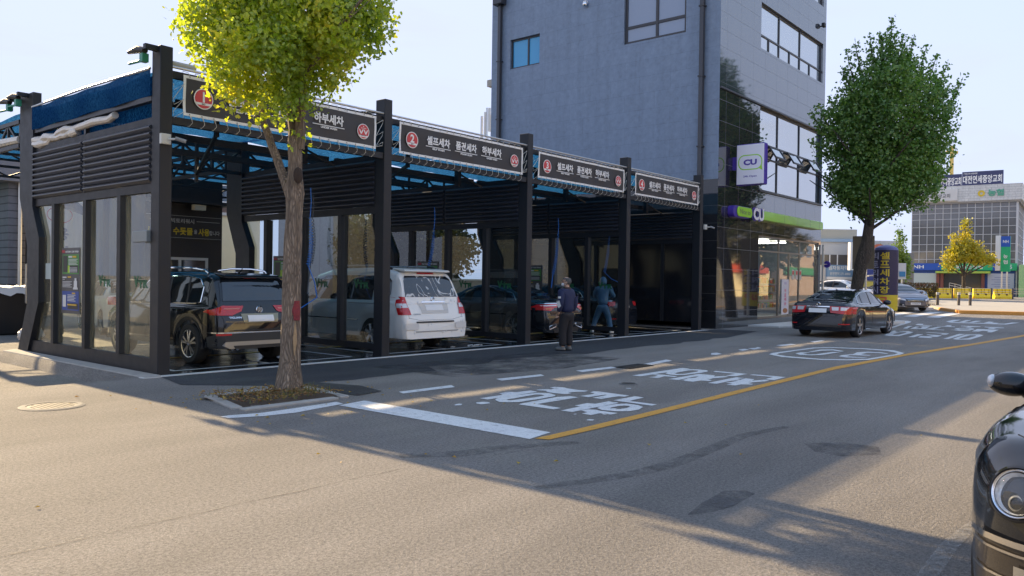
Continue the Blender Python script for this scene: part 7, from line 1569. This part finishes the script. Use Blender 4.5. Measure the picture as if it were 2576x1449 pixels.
# --- dark sedan in bay three
PN = paint('sedan_black', (.008, .010, .014), rough=.12)
c = sedan('parked_sedan', 'black sedan with full width red tail lamps being washed in the third bay', (11.12, .34), R(90), PN, 4.93, 1.86, plate=False, kind=1)
c.over('tail_lamp', [(-.90, .80), (-.90, .93), (-.55, .955), (.55, .955), (.90, .93), (.90, .80), (.66, .78), (.5, .86), (-.5, .86), (-.66, .78)], LRED, 'rear', off=.014)
for sd in (1, -1):
    c.over('tail_lamp', [(.07, .80), (.5, .87), (.34, .92), (.12, .92)], LRED, 'side', side=sd, off=.012)
    c.over('lamp_lens', [(sd * .84, .895), (sd * .84, .92), (sd * .40, .93), (sd * .40, .905)], LCLR, 'rear', off=.02); c.over('lamp_lens', [(sd * .8, .815), (sd * .8, .84), (sd * .62, .85), (sd * .62, .82)], M('amb', (.5, .2, .05), .2), 'rear', off=.02)
    m = MB(); P = rrect(-.14, .14, -.035, .04, .03); m.tube([(.0, sd * .58 + a, .37 + b + a * .25 * sd * -1) for a, b in P] + [(.0, sd * .58 + P[0][0], .37 + P[0][1])], .012, 6, cap=False); c.put(m, 'exhaust', CHROME, smooth=True)
c.over('chrome_strip', [(-.88, .958), (.88, .958), (.86, .972), (-.86, .972)], CHROME, 'rear', off=.014)
c.over('black_valance', [(-.5, .2), (.5, .2), (.6, .34), (-.6, .34)], BLACK, 'rear', off=.01)
# --- sedan in bay four, mostly hidden behind the glass
c = sedan('parked_sedan', 'dark sedan behind the glass of the fourth bay, beside the person in the rain suit', (15.8, 1.45), R(90), paint('sedan_dark', (.012, .014, .02)), 4.8, 1.84)
for sd in (1, -1): c.over('tail_lamp', [(sd * .88, .78), (sd * .88, .92), (sd * .5, .93), (sd * .55, .80)], LRED, 'rear', off=.014)
c.over('chrome_strip', [(-.85, .945), (.85, .945), (.85, .96), (-.85, .96)], CHROME, 'rear', off=.012); c.over('rear_reflector', [(.5, .38), (.75, .38), (.75, .41), (.5, .41)], LRED, 'rear', off=.012)
# --- black sedan parked at the kerb by the shop
PS = paint('kerb_sedan_black', (.010, .011, .016), rough=.12)
c = sedan('kerbside_sedan', 'black sedan with clear and red tail lamps parked by the shop pavement', (17.87, -3.88), R(-1.5), PS, 4.95, 1.79)
for sd in (1, -1):
    c.over('tail_lamp', [(sd * .88, .70), (sd * .88, .90), (sd * .80, .92), (sd * .34, .93), (sd * .38, .74)], LRED, 'rear', off=.014); c.over('tail_lamp', [(.07, .74), (.28, .80), (.42, .91), (.12, .92)], LRED, 'side', side=sd, off=.012)
    c.over('lamp_lens', [(sd * .84, .81), (sd * .84, .90), (sd * .65, .905), (sd * .66, .81)], LCLR, 'rear', off=.020); c.over('lamp_lens', [(sd * .60, .81), (sd * .60, .905), (sd * .40, .91), (sd * .42, .81)], LCLR, 'rear', off=.020)
    c.over('rear_reflector', [(sd * .84, .40), (sd * .84, .43), (sd * .60, .43), (sd * .60, .40)], LRED, 'rear', off=.012)
c.over('chrome_strip', [(-.34, .90), (.34, .90), (.34, .93), (-.34, .93)], CHROME, 'rear', off=.014)
m = MB(); hx = c.hit((-2, 0, .985), (1, 0, 0))[0].x; m.lathe([(.035, 0), (.045, -.012), (.055, 0)], (hx - .01, 0, .985), 20, 'x'); c.put(m, 'emblem', CHROME)
c.put(MB().tube([(.02, -.50, .30), (.2, -.50, .30)], .045, 14, cap=False), 'exhaust', CHROME, smooth=True)
badge_text(c, 'SM7', 0, .72, .66, .17, .03); badge_text(c, 'RE', 0, -.50, .66, .09, .03)
# --- grey sedan coming out of the junction
PG = paint('sedan_grey', (.16, .16, .19), .6, .28)
hd = R(-143)
fc = AT(2304, 42.5); cc = Vector((fc.x - math.cos(hd) * 4.87, fc.y - math.sin(hd) * 4.87))
c = sedan('grey_sedan', 'grey sedan driving towards the street, front grille in view', (cc.x, cc.y), hd, PG, 4.87, 1.87, gz0=.2, plate=False)
Lx = 4.87
c.over('grille', [(-.42, .50), (.42, .50), (.50, .62), (.46, .66), (-.46, .66), (-.50, .62)], M('grille_dark', (.02, .02, .02), .3), 'front', off=.014); 
for k in range(13): y = -.4 + .066 * k; c.over('grille_bar', [(y, .51), (y + .012, .51), (y + .012, .65), (y, .65)], CHROME, 'front', off=.026, step=.04)
c.over('grille_trim', [(-.50, .655), (.50, .655), (.50, .675), (-.50, .675)], CHROME, 'front', off=.022)
c.over('number_plate', [(-.26, .36), (.26, .36), (.26, .47), (-.26, .47)], PLATE, 'front', off=.024)
badge_text(c, '169허4513', 0, -.22, .39, .44, .055, BLACK, d=(0, 1, 0), off=.03, view='front')
for sd in (1, -1):
    c.over('headlamp', [(sd * .50, .56), (sd * .74, .60), (sd * .80, .72), (sd * .52, .655)], LCLR, 'front', off=.014); c.over('fog_recess', [(sd * .50, .26), (sd * .78, .30), (sd * .78, .42), (sd * .56, .40)], BLACK, 'front', off=.012); c.over('fog_lamp', [(sd * .58, .31), (sd * .66, .31), (sd * .66, .37), (sd * .58, .37)], LCLR, 'front', off=.02)
    c.over('chrome_strip', [(sd * .50, .235), (sd * .84, .29), (sd * .84, .31), (sd * .50, .255)], CHROME, 'front', off=.016)
c.over('lower_intake', [(-.46, .22), (.46, .22), (.5, .32), (-.5, .32)], BLACK, 'front', off=.012)
# --- white car beyond the junction, on the main road
q = AT(2112, 55); hd = R(-92)
c = sedan('white_car', 'bright white car on the main road behind the leaning tree', (q.x, q.y + 2.3), hd, paint('car_white', (.75, .75, .74), rough=.3), 4.6, 1.85, gz0=q.z)
c.e.scale = (1, 1, 1.16)
q = AT(2236, 60)
c = sedan('dark_car', 'dark car with open tailgate glimpsed behind the grey sedan roof', (q.x, q.y + 2), R(-95), paint('car_dark2', (.02, .02, .022)), 4.6, 1.8, gz0=q.z + .05)
q0 = q + Vector((0, 0, 0)); MB().bar((q.x - .6, q.y + 1.6, q.z + 1.95), (q.x + .5, q.y + .6, q.z + 2.05), 1.2, .08).build('open_tailgate', M('tg', (.25, .24, .2), .4), c.e)
# --- white hatchback in the yard behind the first bay
c = sedan('white_hatchback', 'white hatchback standing in the yard, seen through the left wall panes', (3.6, 8.0), R(78), paint('hatch_white', (.62, .61, .57), rough=.3), 4.3, 1.7)
for sd in (1, -1): c.over('tail_lamp', [(sd * .80, .8), (sd * .8, 1.0), (sd * .66, 1.0), (sd * .66, .8)], LRED, 'rear', off=.014)
# --- the round-nosed black car at the right edge
PK = paint('beetle_black', (.006, .007, .010), rough=.10)
L = 4.1; wr = .32; ax = (.82, 3.33)
W = 1.74
c = Car('near_car', 'glossy black round nosed car with round headlamp cut by the right edge', L, W,
    deck=[(0, .6), (.2, .9), (.8, 1.0), (2.6, 1.0), (2.9, .99), (3.4, .97), (3.75, .93), (3.95, .84), (4.06, .70), (4.1, .56)],
    roofz=[(0, .5), (.5, 1.1), (1.2, 1.42), (1.9, 1.49), (2.4, 1.40), (2.8, 1.15), (3.05, .95), (4.1, .4)],
    roofw=[(0, .7), (1.5, .68), (2.6, .66), (3, .75)], belt=[(0, .6), (.3, .85), (.8, .93), (2.6, .90), (3.2, .89), (3.7, .83), (3.95, .72), (4.1, .52)],
    plan=[(0, .6), (.2, .8), (.6, .97), (1.1, 1.0), (1.6, .95), (2.5, .94), (3.0, .985), (3.4, 1.0), (3.70, .96), (3.92, .86), (4.04, .72), (4.1, .5)], axles=ax, wr=wr, paintm=PK, loc=(-2.26 + 4.1, -12.17), ang=R(180), sill=.17, archr=.37)
c.wheels(ax, wr, .2, 5)
HM = M('headlamp_glass', (.82, .84, .88), .18, metal=.35, vary=.35, vs=34, coat=1.0, bump=.5, bs=50)
for sd in (1, -1):
    # an oval lamp set into the wing: built round a tilted axis on the body surface
    h = c.hit((L + 2, sd * .625, .725), (-1, 0, 0)); p = h[0]; nn = (h[1] if h[1].x > 0 else -h[1]); nn = (nn * .6 + Vector((1, sd * .25, .25)).normalized() * .4).normalized()
    q = Vector((0, 0, 1)).rotation_difference(nn).to_matrix().to_4x4(); T = Matrix.Translation(p + nn * .012) @ q @ Matrix.Scale(.63, 4); dn = q.inverted().to_3x3() @ Vector((0, 0, -1)); dn.z = 0; dn.normalize(); sdv = Vector((-dn.y, dn.x, 0))
    a = MB().lathe([(.156, -.06), (.158, .004), (.151, .012), (.145, .008), (.140, -.004)], (0, 0, 0), 40); a.xf(T); hl = c.put(a, 'headlamp', CHROME, smooth=True)
    a = MB().lathe([(.182, -.07), (.180, .0), (.166, .008), (.160, .0)], (0, 0, 0), 40); a.xf(T); c.put(a, 'headlamp_surround', PK, smooth=True)
    a = MB().lathe([(0, -.085), (.07, -.07), (.12, -.035), (.134, .0)], (0, 0, 0), 32); a.xf(T); c.put(a, 'reflector', HM, hl, smooth=True)
    a = MB().lathe([(.05, .0), (.052, .012), (.040, .016), (.036, .0), (0, -.012)], (.0, 0, -.03), 24); a.xf(T @ Matrix.Translation(dn * .06)); c.put(a, 'projector', M('proj', (.3, .28, .24), .1, metal=.6), hl, smooth=True)
    a = MB().lathe([(.032, .0), (.028, .01), (0, .012)], (0, 0, -.04), 16); a.xf(T @ Matrix.Translation(dn * -.05 + sdv * .045)); c.put(a, 'bulb', M('bulb_dark', (.03, .03, .03), .2), hl, smooth=True)
    a = MB().lathe([(.138, .006), (.12, .028), (.08, .044), (.03, .052), (0, .053)], (0, 0, 0), 32); a.xf(T); c.put(a, 'lens', glass_mat('lens_glass', (.92, .94, .96), .01), hl, smooth=True)
seam(c, [(3.05, .50), (3.4, .49), (3.75, .44), (3.95, .34)], 'top', .005); seam(c, [(3.05, -.50), (3.4, -.49), (3.75, -.44), (3.95, -.34)], 'top', .005)
seam(c, [(3.62, .70), (3.95, .50), (4.0, .3), (4.02, .0), (4.0, -.3), (3.95, -.50), (3.62, -.70)], 'top', .004)
TRIM = M('trim_bright', (.7, .66, .6), .1, metal=1); WARMB = M('bumper_warm_tint', (.045, .04, .036), .12, metal=.5, coat=.5)  # black bumper; its warm tint paints in the reflected ground
def wrap(name, z0, z1, mat, off, x_from=3.45):
    """a strip that runs round the nose at constant height"""
    pts = []
    for sd, rng_ in ((-1, [(x_from + .05 * i) for i in range(10)]),):
        pts += [((x, -3), (0, 1)) for x in rng_]
    P = []
    for ang in range(-88, 89, 4):
        a = R(ang); o = Vector((3.2 + 3 * math.cos(a), 3 * math.sin(a), 0)); d = Vector((-math.cos(a), -math.sin(a), 0)); P.append((o, d))
    m = MB(); row = []
    for o, d in P:
        r = []
        for z in (z0, (z0 + z1) / 2, z1):
            h = c.hit((o.x, o.y, z), d); r.append((h[0] - d * off) if h[0] is not None and h[0].x > 3.80 and abs(h[0].y) < .80 else None)
        if all(x is not None for x in r): row.append(r)
    n = len(row); m.add([p for r in row for p in r], [(3 * i + j, 3 * i + 3 + j, 3 * i + 4 + j, 3 * i + 1 + j) for i in range(n - 1) for j in range(2)]); return c.put(m, name, mat, smooth=True)
wrap('bumper', .30, .53, WARMB, .012); wrap('bumper_trim', .525, .55, TRIM, .03); wrap('bumper_trim', .49, .50, TRIM, .022); wrap('bumper_trim', .385, .395, TRIM, .02)
for sd in (1, -1):
    c.over('indicator', [(sd * .45, .405), (sd * .62, .405), (sd * .62, .455), (sd * .45, .455)], M('ind', (.25, .24, .22), .15, metal=.4, coat=1), 'front', off=.03)
    # door mirror: a fat pod with a clear repeater at the tip
    x, y, z = 2.14, sd * (W / 2 + .035), .975
    m = MB(); m.ell((x, y, z), (.08, .125, .074), 24, 14); c2 = c.put(m, 'door_mirror', PK, smooth=True)
    m = MB(); m.tube([(x, sd * (W / 2 - .16), z - .13), (x, sd * (W / 2 - .09), z - .09), (x, y - sd * .06, z - .03)], [.04, .032, .035], 12); c.put(m, 'mirror_arm', PK, c2, smooth=True)
    m = MB(); m.ell((x + .012, y + sd * .10, z + .012), (.055, .03, .04), 16, 10); c.put(m, 'repeater', LCLR, c2, smooth=True)
c.over('windscreen', [(2.30, -.50), (2.92, -.60), (3.0, 0), (2.92, .60), (2.30, .50)], CGL, 'top', off=.008)
c.both('side_window', [(1.0, .98), (2.7, .96), (2.2, 1.30), (1.5, 1.33)], CGL, off=.006)
c.put(MB().tube([(2.92, -.5, 1.02), (2.98, -.1, 1.0)], .008, 5), 'wiper', BLACK)

# ------------------------------------------------------------------ people
SKIN = M('skin', (.42, .25, .17), .55)
def skin_mesh(name, J, E, mat, parent, T, subs=2, root=0):
    me = bpy.data.meshes.new(name); ks = list(J); me.from_pydata([J[k][0] for k in ks], [(ks.index(a), ks.index(b)) for a, b in E], [])
    o = bpy.data.objects.new('tmp', me); COL.objects.link(o); o.modifiers.new('s', 'SKIN'); o.modifiers['s'].use_smooth_shade = True
    for i, k in enumerate(ks):
        r = J[k][1]; me.skin_vertices[0].data[i].radius = r if isinstance(r, tuple) else (r, r); me.skin_vertices[0].data[i].use_root = i == root
    o.modifiers.new('u', 'SUBSURF').levels = subs
    dg = bpy.context.evaluated_depsgraph_get(); dg.update(); m2 = bpy.data.meshes.new_from_object(o.evaluated_get(dg)); bpy.data.objects.remove(o)
    mb = MB(); mb.v = [tuple(v.co) for v in m2.vertices]; mb.f = [tuple(p.vertices) for p in m2.polygons]; mb.xf(T); return mb.build(name, mat, parent, smooth=True, angle=80)
def person(loc, ang, label, pose, cloth, h=1.68, head_turn=0, group=None, hair=(.03, .028, .027), mask=True, glasses=False, shoes=(.4, .4, .38), gz0=0, bald=False, cap=None, hood=None, boots=False):
    """local: x to the person's right is -y ... forward is +x, left +y"""
    e = empty('person', (loc[0], loc[1], gz0), label, 'person', group, rz=ang); T = wm(e) @ Matrix.Scale(h / 1.68, 4)
    p = pose; J = {}
    hip = Vector(p.get('hip', (0, 0, .90))); ch = Vector(p.get('chest', (0, 0, 1.28))); nk = Vector(p.get('neck', (0, 0, 1.43)))
    hd = Vector(p.get('head', (.02, 0, 1.57)))
    sh = {s: Vector(p.get('sh' + s, (ch.x, (.175 if s == 'l' else -.175), 1.36))) for s in 'lr'}
    B = {'hip': (hip, .045), 'waist': (hip.lerp(ch, .5), .075), 'chest': (ch, .085), 'uchest': (ch.lerp(nk, .55), .06), 'neck': (nk, .052), 'nk2': (nk.lerp(hd, .45), .05), 'head': (hd, .07)}
    E = [('hip', 'waist'), ('waist', 'chest'), ('chest', 'uchest'), ('uchest', 'neck'), ('neck', 'nk2'), ('nk2', 'head')]
    for s in 'lr':
        g = .5 if s == 'l' else -.5
        el, wr_ = Vector(p['el' + s]), Vector(p['wr' + s]); kn, an, to = Vector(p['kn' + s]), Vector(p['an' + s]), Vector(p['to' + s])
        hj = hip + Vector((0, .09 if s == 'l' else -.09, -.04))
        B['sh' + s] = (sh[s], .055); B['el' + s] = (el, .042); B['wr' + s] = (wr_, .028); B['pl' + s] = (wr_ + (wr_ - el).normalized() * .05, (.038, .018))
        B['hj' + s] = (hj, .04); B['kn' + s] = (kn, .056); B['cf' + s] = (kn.lerp(an, .35), .052); B['an' + s] = (an, .036); B['to' + s] = (to, (.038, .025))
        E += [('uchest', 'sh' + s), ('sh' + s, 'el' + s), ('el' + s, 'wr' + s), ('wr' + s, 'pl' + s), ('hip', 'hj' + s), ('hj' + s, 'kn' + s), ('kn' + s, 'cf' + s), ('cf' + s, 'an' + s), ('an' + s, 'to' + s)]
    body = skin_mesh('body', B, E, SKIN, e, T)
    for s in 'lr':
        el, wr_ = Vector(p['el' + s]), Vector(p['wr' + s]); d = (wr_ - el).normalized(); b = wr_ + d * .05; lat = d.cross(Vector((1, 0, 0))).normalized(); fw = Vector((1, 0, 0))
        m = MB()
        for k, ln in enumerate((.062, .072, .068, .054)):
            o = b + d * .02 + fw * (.028 - .018 * k); c1 = d.lerp(-lat if s == 'l' else lat, .25).normalized(); c2 = d.lerp(-lat if s == 'l' else lat, .6).normalized(); m.tube([o, o + c1 * ln * .5, o + c1 * ln * .5 + c2 * ln * .5], [.0095, .009, .007], 6)
        m.tube([b - d * .03 + fw * .03, b + fw * .05 + d * .01, b + fw * .05 + d * .04], [.012, .010, .008], 6); m.xf(T); m.build('fingers', SKIN, body, smooth=True)
    # jacket or suit
    jm, tm = cloth['top'], cloth['legs']; q = cloth.get('bulk', 1.0)
    J = {'lo': (hip - Vector((0, 0, .05)), (.145 * q, .13 * q)), 'hip': (hip.lerp(ch, .3), (.155 * q, .125 * q)), 'chest': (ch, (.165 * q, .128 * q)), 'uchest': (ch.lerp(nk, .5), (.14 * q, .10 * q)), 'col': (nk - Vector((0, 0, .01)), .072)}
    E = [('lo', 'hip'), ('hip', 'chest'), ('chest', 'uchest'), ('uchest', 'col')]
    for s in 'lr':
        el, wr_ = Vector(p['el' + s]), Vector(p['wr' + s]); J['sh' + s] = (sh[s], .082 * q); J['ms' + s] = (sh[s].lerp(el, .5), .070 * q); J['el' + s] = (el, .064 * q); J['mf' + s] = (el.lerp(wr_, .55), .055 * q); J['cu' + s] = (el.lerp(wr_, .93), .044 * q)
        E += [('uchest', 'sh' + s), ('sh' + s, 'ms' + s), ('ms' + s, 'el' + s), ('el' + s, 'mf' + s), ('mf' + s, 'cu' + s)]
    jk = skin_mesh('jacket', J, E, jm, e, T)
    J = {'w': (hip + Vector((0, 0, .02)), (.15 * q, .12 * q)), 'c': (hip - Vector((0, 0, .08)), (.14 * q, .12 * q))}; E = [('w', 'c')]
    for s in 'lr':
        kn, an = Vector(p['kn' + s]), Vector(p['an' + s]); hj = hip + Vector((0, .085 if s == 'l' else -.085, -.14)); J['h' + s] = (hj, .105 * q); J['m' + s] = (hj.lerp(kn, .5), .095 * q); J['k' + s] = (kn, .08 * q); J['f' + s] = (kn.lerp(an, .5), .075 * q); J['a' + s] = (an + (kn - an).normalized() * .02, .072 * q); E += [('c', 'h' + s), ('h' + s, 'm' + s), ('m' + s, 'k' + s), ('k' + s, 'f' + s), ('f' + s, 'a' + s)]
    skin_mesh('trousers', J, E, tm, e, T)
    for s in 'lr':
        an, to = Vector(p['an' + s]), Vector(p['to' + s]); d = (to - an); d.z = 0; d.normalize(); c_ = an.lerp(to, .42); m = MB(); rot = Matrix.Rotation(math.atan2(d.y, d.x), 3, 'Z')
        m.ell((c_.x, c_.y, an.z - .035), (.145, .052, .05), 16, 10, rot); m.v = [(x, y, max(z, an.z - .078)) for x, y, z in m.v]; m.tube([(an.x, an.y, an.z - .04), (an.x, an.y, an.z + (.16 if boots else .02))], .052, 10); m.xf(T); sh_ = m.build('shoe', M('shoe', shoes, .6), e, smooth=True)
        m = MB(); m.ell((c_.x, c_.y, an.z - .066), (.150, .056, .014), 16, 6, rot); m.xf(T); m.build('sole', BLACK, sh_, smooth=True)
    # head
    Hm = Matrix.Translation(hd) @ Matrix.Rotation(head_turn, 4, 'Z') @ Matrix.Rotation(p.get('nod', 0), 4, 'Y')
    m = MB(); m.ell((0, 0, .02), (.096, .076, .112), 24, 18)
    v2 = []
    for x, y, z in m.v:
        if x > 0 and z < 0: y *= 1 - .25 * min(1, -z / .1); x *= 1.02
        v2.append((x, y, z))
    m.v = v2; m.tube([(.085, 0, .045), (.108, 0, .012), (.113, 0, .0), (.09, 0, -.008)], [.008, .012, .013, .008], 8)
    m.ell((.086, 0, -.036), (.012, .024, .006), 12, 6)
    for s in (1, -1):
        m.ell((-.005, s * .078, .012), (.018, .008, .03), 10, 8); m.ell((.075, s * .032, .055), (.02, .022, .006), 10, 6)
    m.xf(T @ Hm); hdm = m.build('face', SKIN, body, smooth=True, angle=80)
    m = MB(); [m.ell((.088, s * .031, .034), (.009, .013, .008), 10, 8) for s in (1, -1)]; m.xf(T @ Hm); m.build('eyes', M('eye', (.05, .04, .035), .2), hdm, smooth=True)
    m = MB(); m.ell((-.010, 0, .036), (.104, .084, .108), 24, 16); m.v = [(x, y, z) for x, y, z in m.v]
    keep = []
    for f in m.f:
        c_ = sum((Vector(m.v[i]) for i in f), Vector()) / len(f)
        ok = (c_.z > .075 or c_.x < .012 - .0 * c_.z) and c_.z > -.05 and not (c_.x > .02 and c_.z < .08)
        if bald and c_.z > .115: ok = False
        if ok: keep.append(f)
    m.f = keep; m.xf(T @ Hm); m.build('hair', M('hair', hair, .6, vary=.4, vs=60, bump=.6, bs=150), body, smooth=True)
    if mask: 
        m = MB(); m.ell((.03, 0, -.035), (.088, .072, .052), 20, 12); m.f = [f for f in m.f if (sum((Vector(m.v[i]) for i in f), Vector()) / len(f)).x > .045]
        for s in (1, -1): m.tube([(.06, s * .062, -.01), (.0, s * .083, .02), (-.015, s * .082, .0), (.06, s * .058, -.055)], .0025, 4)
        m.xf(T @ Hm); m.build('face_mask', M('mask_white', (.72, .73, .74), .8), e, smooth=True)
    if glasses:
        m = MB()
        for s in (1, -1): m.lathe([(.018, 0), (.021, 0)], (.102, s * .032, .036), 16, 'x'); m.bar((.10, s * .053, .04), (.0, s * .082, .04), .004, .007)
        m.bar((.104, -.012, .04), (.104, .012, .04), .004, .004); m.xf(T @ Hm); m.build('glasses', BLACK, e)
    if cap:
        m = MB(); m.ell((-.005, 0, .06), (.112, .092, .095), 24, 14); m.f = [f for f in m.f if (sum((Vector(m.v[i]) for i in f), Vector()) / len(f)).z > .062]; m.prism([(.06, -.07), (.17, -.045), (.18, 0), (.17, .045), (.06, .07)], .062, .07, 'z'); m.xf(T @ Hm); m.build('cap', M('cap', cap, .8), e, smooth=True)
        m = MB(); text(m, 'D', (.105, .028, .085), (0, -1, 0), (-.2, 0, 1), w=.05, h=.05, bold=.03); m.xf(T @ Hm); 
        for i, v in enumerate(m.v): pass
        m.build('cap_letter', WHITE, e)
    if hood:
        m = MB(); m.ell((-.012, 0, .02), (.125, .11, .15), 24, 16); m.f = [f for f in m.f if (sum((Vector(m.v[i]) for i in f), Vector()) / len(f)).x < .065]; m.xf(T @ Hm); m.build('hood', hood, e, smooth=True)
    return e, T, jk
NAVYJ = M('navy_jacket', (.010, .016, .06), .75, vary=.2, vs=8, bump=.5, bs=14); BRT = M('brown_trousers', (.020, .018, .021), .9, vary=.2, vs=8, bump=.4, bs=12)
stand = {'hip': (-.01, 0, .90), 'chest': (0, 0, 1.24), 'neck': (-.02, 0, 1.41), 'head': (.015, 0, 1.55), 'ell': (-.05, .25, 1.10), 'wrl': (.03, .235, .87), 'elr': (-.05, -.25, 1.10), 'wrr': (.04, -.235, .87),
         'knl': (.02, .10, .48), 'anl': (.0, .11, .085), 'tol': (.16, .13, .03), 'knr': (.02, -.10, .48), 'anr': (.0, -.11, .085), 'tor': (.16, -.14, .03)}
e, T, jk = person((8.46, -1.60), R(84), 'elderly man in navy jacket and white mask standing before the third bay, back to us', stand, {'top': NAVYJ, 'legs': BRT, 'bulk': 1.2}, 1.64, R(40), hair=(.07, .068, .066), glasses=True, shoes=(.16, .16, .155), bald=True)
m = MB(); m.tube([(-.02, 0, 1.39), (-.015, 0, 1.45)], [.085, .072], 16, cap=False); m.xf(T); m.build('collar', M('collar_brown', (.04, .02, .018), .8), e, smooth=True)
m = MB(); m.box((-.085, .295, 1.20), (-.02, .312, 1.245)); m.xf(T); m.build('sleeve_patch', WHITE, e)
m = MB(); m.add([(-.11, .31, 1.03), (-.06, .315, 1.16), (-.04, .315, 1.13), (-.02, .315, 1.17), (-.01, .315, 1.12), (.03, .31, 1.15), (.01, .315, 1.05), (-.04, .315, .98)], [(0, 1, 2), (0, 2, 7), (2, 3, 4), (2, 4, 7), (4, 5, 6), (4, 6, 7)]); m.xf(T); m.build('sleeve_emblem', WHITE, e)
SUIT = M('rain_suit', (.075, .19, .33), .45, vary=.15, vs=6, bump=.5, bs=10)
wash_p = {'hip': (-.02, 0, .88), 'chest': (.03, .0, 1.23), 'neck': (.04, 0, 1.39), 'head': (.08, 0, 1.53), 'nod': R(12), 'ell': (.16, .26, 1.12), 'wrl': (.38, .16, 1.06), 'elr': (.22, -.30, 1.14), 'wrr': (.50, -.30, 1.10),
          'knl': (.06, .20, .46), 'anl': (-.02, .30, .085), 'tol': (.14, .34, .03), 'knr': (.05, -.18, .46), 'anr': (-.06, -.26, .085), 'tor': (.1, -.30, .03)}
e, T, jk = person((14.08, 1.15), R(30), 'person in a pale blue rain suit spraying the dark sedan behind the fourth bay glass', wash_p, {'top': SUIT, 'legs': SUIT, 'bulk': 1.12}, 1.68, 0, shoes=(.62, .62, .6), hood=SUIT, mask=False, boots=False)
lw = empty('spray_lance', (14.5, 1.3, 1.1), 'thin washing lance held by the person in the rain suit', 'spray lance'); m = MB(); m.tube([T @ Vector((.42, -.30, 1.11)), T @ Vector((.62, -.32, 1.12))], .02, 8); m.build('grip', BLUE_HOSE, lw, smooth=True); m = MB(); m.tube([T @ Vector((.62, -.32, 1.12)), T @ Vector((.70, .05, 1.02)), T @ Vector((.72, .35, .95))], .008, 6); m.build('tube', CHROME, lw, smooth=True)
e, T, jk = person((11.55, 6.2), R(-115), 'masked person behind the black sedan, only the face above its roof', stand, {'top': M('dark_coat', (.03, .03, .035), .8), 'legs': BRT}, 1.72, 0)
e, T, jk = person((5.0, 7.5), R(-130), 'person in dark cap with letter D and white mask behind the first bay', stand, {'top': M('blue_coat', (.05, .12, .2), .8), 'legs': BRT}, 1.72, 0, cap=(.02, .02, .03))
